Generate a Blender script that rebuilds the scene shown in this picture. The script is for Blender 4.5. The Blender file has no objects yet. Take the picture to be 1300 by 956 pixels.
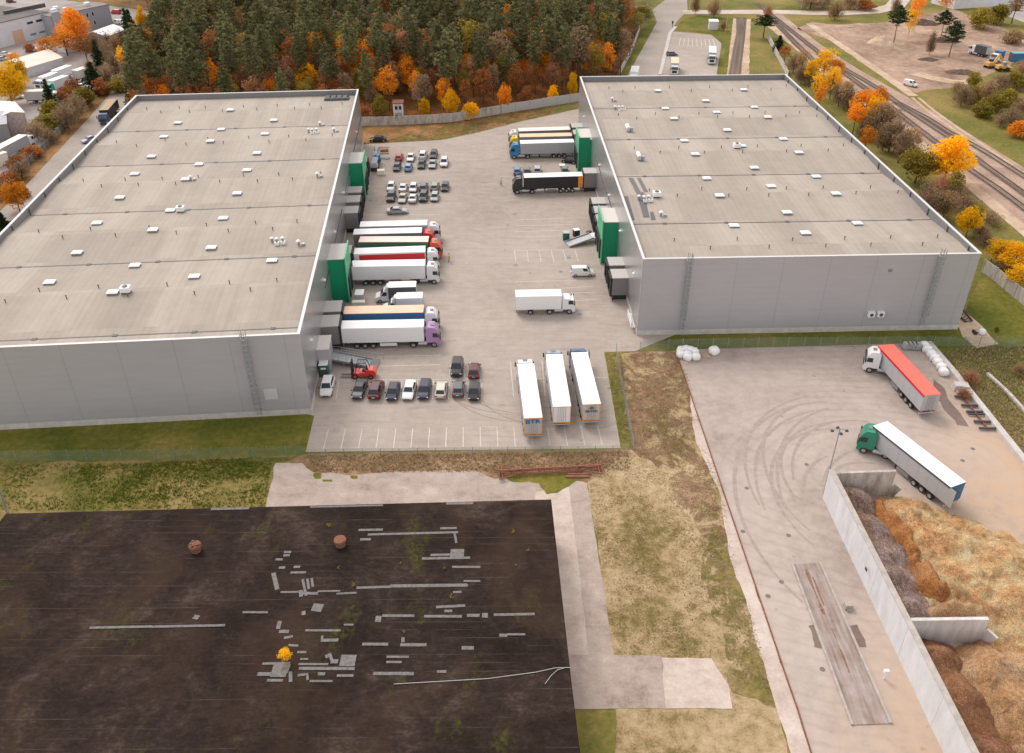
import bpy, bmesh, math, random
import numpy as np
from mathutils import Vector, Matrix, noise
from mathutils.geometry import tessellate_polygon
random.seed(7)
PI = math.pi
R = math.radians
scene = bpy.context.scene
col = scene.collection

# ---------------------------------------------------------------- camera
cd = bpy.data.cameras.new('camera')
cam = bpy.data.objects.new('camera', cd)
col.objects.link(cam)
scene.camera = cam
cd.sensor_width = 36.0
cd.lens = 1091.6 / 1300 * 36.0
cd.shift_y = -45.0 / 1300
cd.clip_start = 0.5
cd.clip_end = 6000
pitch, roll = 0.5645, -0.0045
fw = Vector((0, math.cos(pitch), -math.sin(pitch)))
up = Vector((0, math.sin(pitch), math.cos(pitch)))
rt = Vector((1, 0, 0))
c_, s_ = math.cos(roll), math.sin(roll)
r2 = c_ * rt + s_ * up
u2 = -s_ * rt + c_ * up
m = Matrix(((r2.x, u2.x, -fw.x, 0), (r2.y, u2.y, -fw.y, 0), (r2.z, u2.z, -fw.z, 77.0), (0, 0, 0, 1)))
cam.matrix_world = m

# ---------------------------------------------------------------- light
SUN_EL, SUN_AZ = 48.0, 325.0       # degrees, azimuth clockwise from +Y (the sun stands behind the scene, left)
world = bpy.data.worlds.new('World')
scene.world = world
world.use_nodes = True
nt = world.node_tree
for n in list(nt.nodes): nt.nodes.remove(n)
wo = nt.nodes.new('ShaderNodeOutputWorld')
bg = nt.nodes.new('ShaderNodeBackground')
sky = nt.nodes.new('ShaderNodeTexSky')
sky.sky_type = 'NISHITA'
sky.sun_disc = False
sky.sun_elevation = R(SUN_EL)
sky.sun_rotation = R(SUN_AZ)
sky.air_density = 1.0
sky.dust_density = 1.0
sky.ozone_density = 1.0
hs = nt.nodes.new('ShaderNodeHueSaturation')
hs.inputs['Saturation'].default_value = 0.22
tint = nt.nodes.new('ShaderNodeMix'); tint.data_type = 'RGBA'; tint.blend_type = 'MULTIPLY'
tint.inputs[0].default_value = 1.0
tint.inputs[7].default_value = (1.0, 0.925, 0.87, 1)
nt.links.new(sky.outputs[0], hs.inputs['Color'])
nt.links.new(hs.outputs[0], tint.inputs[6])
nt.links.new(tint.outputs[2], bg.inputs['Color'])
bg.inputs['Strength'].default_value = 0.15
nt.links.new(bg.outputs[0], wo.inputs['Surface'])
sl = bpy.data.lights.new('sun', 'SUN')
sl.energy = 0.7
sl.angle = R(22)
sl.color = (1.0, 0.95, 0.89)
so = bpy.data.objects.new('sun', sl)
col.objects.link(so)
az, el = R(SUN_AZ), R(SUN_EL)
sd = Vector((math.sin(az) * math.cos(el), math.cos(az) * math.cos(el), math.sin(el)))
so.rotation_euler = sd.to_track_quat('Z', 'Y').to_euler()
so.location = (0, 100, 120)
vs = scene.view_settings
vs.view_transform = 'Standard'
vs.look = 'None'
vs.gamma = 1.0
vs.exposure = 1.12
vs.use_curve_mapping = False

# ---------------------------------------------------------------- materials
def nodes(name):
    mt = bpy.data.materials.new(name); mt.use_nodes = True
    t = mt.node_tree
    b = t.nodes['Principled BSDF']
    return mt, t, b
def sc(c): return (c[0], c[1], c[2], 1)
def coord(t, scale=(1, 1, 1), rot=(0, 0, 0), world_=False):
    tc = t.nodes.new('ShaderNodeTexCoord'); mp = t.nodes.new('ShaderNodeMapping')
    mp.inputs['Scale'].default_value = scale; mp.inputs['Rotation'].default_value = rot
    t.links.new(tc.outputs['Object'], mp.inputs['Vector'])
    return mp.outputs[0]
def noi(t, v, scale, detail=4, rough=0.6, dist=0.0):
    n = t.nodes.new('ShaderNodeTexNoise')
    n.inputs['Scale'].default_value = scale; n.inputs['Detail'].default_value = detail
    n.inputs['Roughness'].default_value = rough; n.inputs['Distortion'].default_value = dist
    t.links.new(v, n.inputs['Vector'])
    return n.outputs[0]
def ramp(t, f, stops, interp='LINEAR'):
    r = t.nodes.new('ShaderNodeValToRGB'); r.color_ramp.interpolation = interp
    e = r.color_ramp.elements
    while len(e) < len(stops): e.new(0.5)
    for i, (p, c) in enumerate(stops):
        e[i].position = p
        e[i].color = sc(c) if isinstance(c, tuple) else (c, c, c, 1)
    t.links.new(f, r.inputs[0])
    return r.outputs[0]
def mix(t, f, a, b, mode='MIX'):
    n = t.nodes.new('ShaderNodeMix'); n.data_type = 'RGBA'; n.blend_type = mode
    for k, v in ((0, f), (6, a), (7, b)):
        if isinstance(v, (int, float)): n.inputs[k].default_value = v
        elif isinstance(v, tuple): n.inputs[k].default_value = sc(v)
        else: t.links.new(v, n.inputs[k])
    return n.outputs[2]
def mth(t, op, a, b=None):
    n = t.nodes.new('ShaderNodeMath'); n.operation = op
    for k, v in ((0, a), (1, b)):
        if v is None: continue
        if isinstance(v, (int, float)): n.inputs[k].default_value = v
        else: t.links.new(v, n.inputs[k])
    return n.outputs[0]
def bump(t, b, h, strength=0.3, dist=0.05):
    n = t.nodes.new('ShaderNodeBump'); n.inputs['Strength'].default_value = strength; n.inputs['Distance'].default_value = dist
    t.links.new(h, n.inputs['Height']); t.links.new(n.outputs[0], b.inputs['Normal'])
def plain(name, c, rough=0.5, metal=0.0, var=0.08, scale=3.0, coat=0.0):
    mt, t, b = nodes(name)
    v = coord(t)
    n = noi(t, v, scale, 3)
    k = ramp(t, n, [(0.3, 1 - var), (0.7, 1.0)])
    t.links.new(mix(t, 1.0, c, k, 'MULTIPLY'), b.inputs['Base Color'])
    b.inputs['Roughness'].default_value = rough
    b.inputs['Metallic'].default_value = metal
    if coat: b.inputs['Coat Weight'].default_value = coat
    return mt
M = {}
def P(key, *a, **k):
    if key not in M: M[key] = plain(key, *a, **k)
    return M[key]
# common plain materials
P('white_paint', (0.8, 0.8, 0.8), 0.4, var=0.06)
P('white_roof', (0.84, 0.84, 0.83), 0.5, var=0.05, scale=0.8)
P('grey_side', (0.42, 0.42, 0.43), 0.4, var=0.1)
P('silver', (0.5, 0.51, 0.52), 0.35, 0.4)
P('peach_roof', (0.85, 0.58, 0.4), 0.6, var=0.12, scale=0.6)
P('pale_peach_roof', (0.86, 0.68, 0.6), 0.6, var=0.1, scale=0.6)
P('cream_roof', (0.85, 0.78, 0.66), 0.6, var=0.1, scale=0.6)
P('blue_curtain', (0.03, 0.13, 0.3), 0.5, var=0.2)
P('green_curtain', (0.06, 0.22, 0.12), 0.5, var=0.2)
P('red_curtain', (0.65, 0.03, 0.03), 0.45, var=0.12)
P('black_curtain', (0.025, 0.02, 0.025), 0.45, var=0.3)
P('orange_panel', (0.8, 0.3, 0.02), 0.5)
P('red_tarp', (0.85, 0.16, 0.11), 0.55, var=0.12, scale=0.5)
P('red_edge', (0.6, 0.01, 0.03), 0.4)
P('chassis_black', (0.03, 0.03, 0.03), 0.7)
P('tyre', (0.025, 0.025, 0.025), 0.85)
P('rim', (0.45, 0.45, 0.46), 0.35, 0.6)
P('glass', (0.02, 0.03, 0.035), 0.08, coat=0.3)
P('glass_pale', (0.2, 0.23, 0.23), 0.12, coat=0.3)
P('lamp_white', (0.75, 0.75, 0.72), 0.15)
P('lamp_red', (0.55, 0.02, 0.02), 0.3)
P('dark_grey', (0.08, 0.08, 0.085), 0.6)
P('mid_grey', (0.22, 0.215, 0.21), 0.6)
P('light_grey', (0.5, 0.49, 0.48), 0.6)
P('galvanised', (0.4, 0.42, 0.43), 0.45, 0.5, var=0.2)
P('rust', (0.26, 0.1, 0.055), 0.85, var=0.5, scale=4)
P('wood_pale', (0.5, 0.36, 0.22), 0.8, var=0.3)
P('concrete', (0.48, 0.43, 0.38), 0.85, var=0.3, scale=1.2)
P('concrete_pale', (0.6, 0.57, 0.53), 0.85, var=0.25, scale=0.9)
P('bark', (0.11, 0.075, 0.05), 0.9, var=0.4, scale=6)
P('pine_bark', (0.25, 0.12, 0.06), 0.9, var=0.4, scale=6)
P('birch_bark', (0.6, 0.56, 0.5), 0.8, var=0.4, scale=8)
P('skin', (0.45, 0.27, 0.2), 0.6)

GAIN = {'grass_mat': 1.35, 'lawn_mat': 1.5, 'weed_mat': 1.35, 'scrub_mat': 1.18, 'brown_scrub_mat': 1.3, 'leaf_litter_mat': 0.95, 'forest_floor_mat': 1.2, 'ballast': 1.3, 'old_concrete': 0.98, 'bare_soil': 1.1, 'sand_track': 1.1, 'asphalt_grey': 1.12}
def ground_mat(name, stops, s1=0.05, s2=1.2, s3=6.0, wts=(0.5, 0.3, 0.2), bmp=0.4, rough=0.95):
    """three octaves of noise blended, run through a colour ramp"""
    g_ = GAIN.get(name, 1.0); stops = [(p, tuple(x * g_ for x in c)) for p, c in stops]
    mt, t, b = nodes(name)
    v = coord(t)
    a = noi(t, v, s1, 6, 0.62, 0.4); c = noi(t, v, s2, 5, 0.6); d = noi(t, v, s3, 3, 0.7)
    f = mth(t, 'ADD', mth(t, 'ADD', mth(t, 'MULTIPLY', a, wts[0]), mth(t, 'MULTIPLY', c, wts[1])), mth(t, 'MULTIPLY', d, wts[2]))
    t.links.new(ramp(t, f, stops), b.inputs['Base Color'])
    b.inputs['Roughness'].default_value = rough; b.inputs['Specular IOR Level'].default_value = 0.5 if rough < 0.5 else 0.12
    bump(t, b, d, bmp, 0.08)
    M[name] = mt
    return mt
ground_mat('grass_mat', [(0.36, (0.055, 0.065, 0.014)), (0.45, (0.1, 0.1, 0.022)), (0.52, (0.15, 0.125, 0.035)), (0.6, (0.23, 0.16, 0.06)), (0.68, (0.16, 0.09, 0.04))])
ground_mat('lawn_mat', [(0.36, (0.045, 0.055, 0.009)), (0.47, (0.075, 0.08, 0.012)), (0.56, (0.12, 0.105, 0.022)), (0.66, (0.2, 0.14, 0.05))], s1=0.09)
ground_mat('weed_mat', [(0.36, (0.05, 0.058, 0.014)), (0.45, (0.105, 0.095, 0.025)), (0.53, (0.17, 0.13, 0.045)), (0.62, (0.25, 0.175, 0.085))], s1=0.1, s3=4)
ground_mat('scrub_mat', [(0.35, (0.09, 0.085, 0.02)), (0.43, (0.17, 0.125, 0.05)), (0.5, (0.3, 0.22, 0.12)), (0.6, (0.42, 0.32, 0.2)), (0.7, (0.5, 0.39, 0.27))], s1=0.1, s2=0.8, s3=4.5, wts=(0.46, 0.32, 0.22))
ground_mat('brown_scrub_mat', [(0.36, (0.1, 0.09, 0.025)), (0.46, (0.15, 0.09, 0.05)), (0.55, (0.24, 0.15, 0.09)), (0.66, (0.33, 0.22, 0.14))], s1=0.15, s2=1.2, s3=5)
ground_mat('leaf_litter_mat', [(0.36, (0.1, 0.085, 0.025)), (0.46, (0.19, 0.11, 0.04)), (0.55, (0.33, 0.17, 0.07)), (0.66, (0.42, 0.27, 0.15))], s1=0.15, s2=1.0)
ground_mat('forest_floor_mat', [(0.38, (0.05, 0.035, 0.015)), (0.5, (0.14, 0.06, 0.02)), (0.62, (0.3, 0.12, 0.03))], s1=0.08)
ground_mat('asphalt_grey', [(0.38, (0.27, 0.23, 0.2)), (0.5, (0.33, 0.285, 0.25)), (0.62, (0.38, 0.33, 0.29))], s1=0.05, bmp=0.1)
ground_mat('far_tarmac', [(0.38, (0.27, 0.24, 0.22)), (0.5, (0.36, 0.32, 0.3)), (0.62, (0.43, 0.39, 0.37))], s1=0.06, bmp=0.1)
ground_mat('old_concrete', [(0.38, (0.27, 0.21, 0.17)), (0.46, (0.38, 0.305, 0.26)), (0.54, (0.44, 0.36, 0.31)), (0.64, (0.54, 0.46, 0.4))], s1=0.12, s2=0.6, s3=3, bmp=0.15)
ground_mat('pale_concrete', [(0.36, (0.38, 0.3, 0.24)), (0.5, (0.52, 0.43, 0.37)), (0.62, (0.62, 0.54, 0.48))], s1=0.12, s2=0.8, s3=3, bmp=0.15)
ground_mat('bare_soil', [(0.36, (0.15, 0.095, 0.065)), (0.46, (0.27, 0.18, 0.13)), (0.54, (0.36, 0.25, 0.18)), (0.64, (0.48, 0.36, 0.27))], s1=0.06, s2=0.5, s3=3, bmp=0.6)
ground_mat('sand_track', [(0.36, (0.3, 0.21, 0.13)), (0.5, (0.46, 0.34, 0.24)), (0.62, (0.56, 0.44, 0.33))], s1=0.12, s2=0.8)
ground_mat('ballast', [(0.36, (0.19, 0.13, 0.1)), (0.5, (0.3, 0.21, 0.16)), (0.62, (0.4, 0.3, 0.24))], s1=0.12, s2=1.5, s3=8)
ground_mat('puddle_mat', [(0.4, (0.13, 0.08, 0.06)), (0.6, (0.2, 0.14, 0.11))], rough=0.35, bmp=0.0)
ground_mat('soil_dark', [(0.4, (0.08, 0.055, 0.045)), (0.6, (0.16, 0.11, 0.085))], s1=0.3)

def soften(src, name, scale=0.35, lo=0.42, hi=0.56):
    """the same ground cover growing in patches with bare gaps between"""
    mt = M[src].copy(); mt.name = name; t = mt.node_tree; b = t.nodes['Principled BSDF']
    tr = t.nodes.new('ShaderNodeBsdfTransparent'); ms = t.nodes.new('ShaderNodeMixShader')
    k = ramp(t, noi(t, coord(t), scale, 7, 0.72, 0.5), [(lo, 0.0), (hi, 1.0)])
    t.links.new(k, ms.inputs[0]); t.links.new(tr.outputs[0], ms.inputs[1]); t.links.new(b.outputs[0], ms.inputs[2])
    t.links.new(ms.outputs[0], t.nodes['Material Output'].inputs[0]); M[name] = mt
soften('brown_scrub_mat', 'brown_patches', 0.22, 0.44, 0.56)
soften('leaf_litter_mat', 'litter_patches', 0.2, 0.42, 0.56)
soften('weed_mat', 'weed_patches', 0.3, 0.44, 0.58)
soften('lawn_mat', 'lawn_patches', 0.4, 0.45, 0.56)
soften('old_concrete', 'concrete_patches', 0.5, 0.42, 0.5)

def yard_mat():
    mt, t, b = nodes('yard_pavers')
    v = coord(t)
    a = noi(t, v, 0.03, 6, 0.65, 0.5); c = noi(t, v, 0.5, 5, 0.7); d = noi(t, v, 5, 2, 0.6)
    f = mth(t, 'ADD', mth(t, 'ADD', mth(t, 'MULTIPLY', a, 0.55), mth(t, 'MULTIPLY', c, 0.3)), mth(t, 'MULTIPLY', d, 0.15))
    base = ramp(t, f, [(0.36, (0.33, 0.275, 0.235)), (0.47, (0.4, 0.34, 0.29)), (0.55, (0.44, 0.375, 0.325)), (0.65, (0.49, 0.42, 0.365))])
    # dark tyre scuffs drawn out along the driving direction
    v2 = coord(t, (0.12, 0.6, 1), (0, 0, R(8)))
    g = noi(t, v2, 1.1, 5, 0.7, 0.6)
    k = ramp(t, g, [(0.52, 1.0), (0.68, 0.86)])
    base = mix(t, 1.0, base, k, 'MULTIPLY')
    # paver rows
    v3 = coord(t, (1, 1, 1), (0, 0, R(3)))
    w = t.nodes.new('ShaderNodeTexBrick'); w.inputs['Scale'].default_value = 1.0
    w.inputs['Brick Width'].default_value = 2.4; w.inputs['Row Height'].default_value = 1.2; w.inputs['Mortar Size'].default_value = 0.05
    w.inputs['Color1'].default_value = (1, 1, 1, 1); w.inputs['Color2'].default_value = (0.95, 0.95, 0.95, 1); w.inputs['Mortar'].default_value = (0.92, 0.92, 0.92, 1)
    t.links.new(v3, w.inputs['Vector'])
    base = mix(t, 1.0, base, w.outputs[0], 'MULTIPLY')
    # oil spots
    o = noi(t, v, 0.45, 2, 0.5)
    base = mix(t, 1.0, base, ramp(t, o, [(0.7, 1.0), (0.78, 0.6)]), 'MULTIPLY')
    t.links.new(base, b.inputs['Base Color']); b.inputs['Roughness'].default_value = 0.85; b.inputs['Specular IOR Level'].default_value = 0.15
    bump(t, b, d, 0.1, 0.03)
    M['yard'] = mt
yard_mat()

def truck_yard_mat():
    mt, t, b = nodes('turning_yard')
    v = coord(t)
    a = noi(t, v, 0.05, 6, 0.65, 0.4); c = noi(t, v, 0.6, 5, 0.7)
    f = mth(t, 'ADD', mth(t, 'MULTIPLY', a, 0.65), mth(t, 'MULTIPLY', c, 0.35))
    base = ramp(t, f, [(0.36, (0.31, 0.25, 0.215)), (0.48, (0.41, 0.34, 0.295)), (0.58, (0.47, 0.395, 0.345)), (0.68, (0.52, 0.445, 0.39))])
    # rings of tyre wear round the corner of the chip store where lorries swing round
    tc = t.nodes.new('ShaderNodeTexCoord'); mp = t.nodes.new('ShaderNodeMapping')
    mp.inputs['Location'].default_value = (-50, -88, 0); mp.inputs['Scale'].default_value = (1, 1, 0)
    t.links.new(tc.outputs['Object'], mp.inputs['Vector'])
    mp2 = t.nodes.new('ShaderNodeMapping'); mp2.inputs['Scale'].default_value = (0.8, 1.25, 1)
    t.links.new(mp.outputs[0], mp2.inputs['Vector'])
    wv = t.nodes.new('ShaderNodeTexWave'); wv.wave_type = 'RINGS'; wv.rings_direction = 'Z'
    wv.inputs['Scale'].default_value = 0.16; wv.inputs['Distortion'].default_value = 7.0; wv.inputs['Detail'].default_value = 3; wv.inputs['Detail Scale'].default_value = 0.35
    t.links.new(mp2.outputs[0], wv.inputs['Vector'])
    msk = ramp(t, noi(t, v, 0.045, 3, 0.5), [(0.4, 0.0), (0.6, 1.0)])
    k = ramp(t, wv.outputs[1], [(0.0, 0.93), (0.3, 1.0), (1.0, 1.01)])
    base = mix(t, msk, base, mix(t, 1.0, base, k, 'MULTIPLY'))
    # sawdust spread towards the heaps
    gx = t.nodes.new('ShaderNodeSeparateXYZ'); t.links.new(tc.outputs['Object'], gx.inputs[0])
    e = mth(t, 'ADD', mth(t, 'MULTIPLY', mth(t, 'SUBTRACT', gx.outputs[0], 52), 0.05), mth(t, 'MULTIPLY', mth(t, 'SUBTRACT', 92, gx.outputs[1]), 0.03))
    e2 = mth(t, 'MULTIPLY', ramp(t, e, [(0.05, 0.0), (0.75, 0.85)]), ramp(t, noi(t, v, 0.3, 6, 0.7), [(0.35, 0.4), (0.6, 1.0)]))
    base = mix(t, e2, base, (0.52, 0.36, 0.24))
    o = noi(t, v, 0.5, 2, 0.5)
    base = mix(t, 1.0, base, ramp(t, o, [(0.7, 1.0), (0.78, 0.6)]), 'MULTIPLY')
    t.links.new(base, b.inputs['Base Color']); b.inputs['Roughness'].default_value = 0.8; b.inputs['Specular IOR Level'].default_value = 0.15
    bump(t, b, c, 0.12, 0.03)
    M['turning_yard'] = mt
truck_yard_mat()

def roof_mat():
    mt, t, b = nodes('membrane_roof')
    v = coord(t)
    tc_ = t.nodes.new('ShaderNodeTexCoord'); sep = t.nodes.new('ShaderNodeSeparateXYZ'); t.links.new(tc_.outputs['Object'], sep.inputs[0])
    # every slope of the roof was laid on its own: shift the streaks from bay to bay
    bay = mth(t, 'FLOOR', mth(t, 'DIVIDE', mth(t, 'ADD', sep.outputs[1], 5.0), 11.2))
    cmb = t.nodes.new('ShaderNodeCombineXYZ'); t.links.new(mth(t, 'ADD', sep.outputs[0], mth(t, 'MULTIPLY', bay, 37.3)), cmb.inputs[0]); t.links.new(mth(t, 'MULTIPLY', sep.outputs[1], 0.03), cmb.inputs[1]); t.links.new(bay, cmb.inputs[2])
    st = cmb.outputs[0]
    s = noi(t, st, 0.16, 4, 0.62)
    base = ramp(t, s, [(0.34, (0.31, 0.268, 0.225)), (0.44, (0.345, 0.3, 0.25)), (0.5, (0.36, 0.312, 0.26)), (0.54, (0.395, 0.345, 0.29)), (0.66, (0.435, 0.385, 0.325))])
    n = noi(t, v, 0.35, 5, 0.7)
    base = mix(t, 0.35, base, ramp(t, n, [(0.35, (0.3, 0.255, 0.21)), (0.65, (0.4, 0.35, 0.295))]))
    w = t.nodes.new('ShaderNodeTexWave'); w.bands_direction = 'X'; w.inputs['Scale'].default_value = 0.3; w.inputs['Distortion'].default_value = 0.3
    t.links.new(v, w.inputs['Vector'])
    base = mix(t, 1.0, base, ramp(t, w.outputs[1], [(0.0, 0.93), (0.12, 1.0)]), 'MULTIPLY')
    t.links.new(base, b.inputs['Base Color']); b.inputs['Roughness'].default_value = 0.75; b.inputs['Specular IOR Level'].default_value = 0.2
    M['membrane'] = mt
roof_mat()

def cladding(name, c, rough, metal, pitch_z=1.1, pitch_x=7.6, spec=0.5):
    mt, t, b = nodes(name)
    v = coord(t)
    sx = t.nodes.new('ShaderNodeSeparateXYZ'); t.links.new(v, sx.inputs[0])
    zl = mth(t, 'FRACT', mth(t, 'DIVIDE', sx.outputs[2], pitch_z))
    kz = ramp(t, zl, [(0.0, 0.93), (0.06, 1.0)], 'CONSTANT')
    xl = mth(t, 'FRACT', mth(t, 'DIVIDE', mth(t, 'ADD', sx.outputs[0], sx.outputs[1]), pitch_x))
    kx = ramp(t, xl, [(0.0, 0.88), (0.02, 1.0)], 'CONSTANT')
    n = noi(t, coord(t, (0.2, 0.2, 1.0)), 1.0, 3)
    kn = ramp(t, n, [(0.3, 0.93), (0.7, 1.0)])
    base = mix(t, 1.0, mix(t, 1.0, mix(t, 1.0, c, kz, 'MULTIPLY'), kx, 'MULTIPLY'), kn, 'MULTIPLY')
    t.links.new(base, b.inputs['Base Color'])
    b.inputs['Roughness'].default_value = rough; b.inputs['Metallic'].default_value = metal
    bump(t, b, noi(t, coord(t, (0.25, 0.25, 0.12)), 1.0, 2), 0.25, 0.1)
    M[name] = mt
cladding('cladding', (0.43, 0.42, 0.44), 0.45, 0.15)
cladding('cladding_shiny', (0.44, 0.43, 0.43), 0.28, 0.55)
P('coping', (0.62, 0.61, 0.6), 0.5)
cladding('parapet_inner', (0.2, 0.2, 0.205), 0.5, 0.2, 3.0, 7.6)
P('dock_green', (0.0, 0.25, 0.115), 0.45, var=0.06)
P('dock_green_sheen', (0.13, 0.5, 0.28), 0.45, var=0.1)  # dock green made paler: grazing sky sheen of the yard face put into the colour
P('dock_grey', (0.2, 0.19, 0.19), 0.6)
P('dock_roof', (0.5, 0.47, 0.44), 0.6, var=0.15)
P('dock_roof_white', (0.66, 0.62, 0.57), 0.6, var=0.08)

def bitumen_mat():
    mt, t, b = nodes('bitumen_roof')
    v = coord(t)
    a = noi(t, v, 0.13, 7, 0.68, 0.6); c = noi(t, coord(t, (0.8, 1.3, 1)), 1.4, 6, 0.8)
    f = mth(t, 'ADD', mth(t, 'MULTIPLY', a, 0.6), mth(t, 'MULTIPLY', c, 0.4))
    base = ramp(t, f, [(0.36, (0.013, 0.0085, 0.007)), (0.47, (0.022, 0.0145, 0.012)), (0.55, (0.036, 0.024, 0.019)), (0.66, (0.085, 0.06, 0.047))])
    # felt strip seams
    sx = t.nodes.new('ShaderNodeSeparateXYZ'); t.links.new(v, sx.inputs[0])
    wob = mth(t, 'MULTIPLY', noi(t, v, 0.2, 2), 0.25)
    yl = mth(t, 'FRACT', mth(t, 'ADD', mth(t, 'DIVIDE', sx.outputs[1], 0.98), wob))
    ln = ramp(t, yl, [(0.0, 1.0), (0.07, 0.0)], 'CONSTANT')
    lm = ramp(t, noi(t, coord(t, (0.12, 1.0, 1)), 0.9, 4, 0.7), [(0.5, 0.0), (0.62, 1.0)])
    base = mix(t, mth(t, 'MULTIPLY', mth(t, 'MULTIPLY', ln, lm), 0.38), base, (0.14, 0.115, 0.1))
    # moss
    ms = noi(t, coord(t, (1, 0.5, 1)), 0.16, 6, 0.72)
    ms2 = noi(t, v, 2.2, 4, 0.7)
    mk = mth(t, 'MULTIPLY', ramp(t, ms, [(0.56, 0.0), (0.68, 1.0)]), ramp(t, ms2, [(0.42, 0.0), (0.6, 1.0)]))
    base = mix(t, mth(t, 'MULTIPLY', mk, 0.75), base, (0.075, 0.08, 0.008))
    # fine lighter scuffs and brown stains
    sc_ = noi(t, coord(t, (1.0, 1.8, 1)), 1.6, 7, 0.85, 0.5)
    base = mix(t, ramp(t, sc_, [(0.55, 0.0), (0.72, 0.5)]), base, (0.1, 0.075, 0.06))
    st_ = noi(t, v, 0.07, 4, 0.6, 0.8)
    base = mix(t, ramp(t, st_, [(0.5, 0.0), (0.64, 0.45)]), base, (0.06, 0.036, 0.022))
    t.links.new(base, b.inputs['Base Color']); b.inputs['Roughness'].default_value = 0.9; b.inputs['Specular IOR Level'].default_value = 0.08
    bump(t, b, a, 0.3, 0.1)
    M['bitumen'] = mt
bitumen_mat()
P('felt_patch', (0.2, 0.185, 0.175), 0.8, var=0.5, scale=3)

def leaf_mat(name, cols, tr=0.38):
    g_ = {'needles': 1.5, 'needles_dark': 1.25, 'leaf_yellow': 1.15, 'leaf_orange': 1.2, 'leaf_rust': 1.35, 'leaf_olive': 1.4, 'leaf_tan': 1.5, 'leaf_brown': 1.6, 'leaf_pinkbrown': 1.35, 'dry_grass': 1.5, 'weeds': 1.5}.get(name, 1.0); cols = [tuple(min(0.9, x * g_) for x in c) for c in cols]
    mt, t, b = nodes(name)
    g = t.nodes.new('ShaderNodeNewGeometry')
    oi = t.nodes.new('ShaderNodeObjectInfo')
    n = len(cols)
    cr = ramp(t, g.outputs['Random Per Island'], [(i / max(1, n - 1), c) for i, c in enumerate(cols)])
    k = ramp(t, oi.outputs['Random'], [(0.0, 0.72), (1.0, 1.2)])
    cc = mix(t, 1.0, cr, k, 'MULTIPLY')
    t.links.new(cc, b.inputs['Base Color']); b.inputs['Roughness'].default_value = 0.7
    b.inputs['Specular IOR Level'].default_value = 0.05
    tl = t.nodes.new('ShaderNodeBsdfTranslucent'); t.links.new(cc, tl.inputs[0])
    ms = t.nodes.new('ShaderNodeMixShader'); ms.inputs[0].default_value = tr
    t.links.new(b.outputs[0], ms.inputs[1]); t.links.new(tl.outputs[0], ms.inputs[2])
    t.links.new(ms.outputs[0], t.nodes['Material Output'].inputs[0])
    M[name] = mt
leaf_mat('needles', [(0.055, 0.06, 0.026), (0.1, 0.1, 0.042), (0.14, 0.138, 0.06), (0.19, 0.18, 0.095)])
leaf_mat('needles_dark', [(0.018, 0.035, 0.016), (0.035, 0.055, 0.022), (0.055, 0.075, 0.03)])
leaf_mat('leaf_yellow', [(0.66, 0.36, 0.008), (0.8, 0.47, 0.01), (0.76, 0.42, 0.015), (0.8, 0.52, 0.02)])
leaf_mat('leaf_orange', [(0.5, 0.17, 0.015), (0.72, 0.27, 0.015), (0.8, 0.34, 0.03), (0.6, 0.22, 0.03)])
leaf_mat('leaf_rust', [(0.2, 0.075, 0.025), (0.33, 0.12, 0.035), (0.42, 0.18, 0.06), (0.26, 0.13, 0.06)])
leaf_mat('leaf_olive', [(0.12, 0.11, 0.02), (0.22, 0.17, 0.03), (0.33, 0.24, 0.04), (0.16, 0.14, 0.03)])
leaf_mat('leaf_tan', [(0.22, 0.14, 0.07), (0.33, 0.21, 0.11), (0.28, 0.2, 0.12)])
leaf_mat('leaf_brown', [(0.15, 0.1, 0.065), (0.25, 0.17, 0.1), (0.22, 0.165, 0.1)])
leaf_mat('leaf_pinkbrown', [(0.3, 0.15, 0.09), (0.42, 0.2, 0.11), (0.35, 0.19, 0.1)])
leaf_mat('weeds', [(0.08, 0.12, 0.015), (0.13, 0.16, 0.02), (0.2, 0.19, 0.03)])
leaf_mat('dry_grass', [(0.3, 0.22, 0.13), (0.38, 0.3, 0.2), (0.2, 0.16, 0.07), (0.11, 0.11, 0.035)])

def chip_mat(name, stops):
    g_ = {'bark_grey': 1.5, 'chip_tan': 2.6, 'chip_orange': 1.05, 'chip_pale': 1.15, 'chip_brown': 1.5}[name]; stops = [(p, (min(0.85, c[0] * g_ * 1.03), min(0.8, c[1] * g_ * 0.91), c[2] * g_ * 0.93)) for p, c in stops]
    mt, t, b = nodes(name)
    v = coord(t)
    a = noi(t, v, 0.25, 6, 0.7, 0.5); c = noi(t, v, 3.0, 6, 0.85)
    f = mth(t, 'ADD', mth(t, 'MULTIPLY', a, 0.45), mth(t, 'MULTIPLY', c, 0.55))
    base = ramp(t, f, stops)
    big = noi(t, v, 0.22, 5, 0.7, 0.8)
    base = mix(t, ramp(t, big, [(0.5, 0.0), (0.66, 0.55)]), base, (0.42, 0.2, 0.075))
    big2 = noi(t, coord(t, (1, 1, 1), (0, 0, 1.0)), 0.3, 6, 0.75, 0.5)
    base = mix(t, ramp(t, big2, [(0.52, 0.0), (0.66, 0.6)]), base, (0.2, 0.12, 0.07))
    fine = noi(t, v, 9, 3, 0.8)
    base = mix(t, 1.0, base, ramp(t, fine, [(0.38, 0.55), (0.5, 1.0), (0.64, 1.35)]), 'MULTIPLY')
    t.links.new(base, b.inputs['Base Color']); b.inputs['Roughness'].default_value = 0.95; b.inputs['Specular IOR Level'].default_value = 0.1
    bump(t, b, c, 1.0, 0.5)
    M[name] = mt
chip_mat('bark_grey', [(0.38, (0.09, 0.065, 0.05)), (0.47, (0.22, 0.17, 0.135)), (0.53, (0.34, 0.29, 0.25)), (0.6, (0.5, 0.45, 0.42))])
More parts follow.
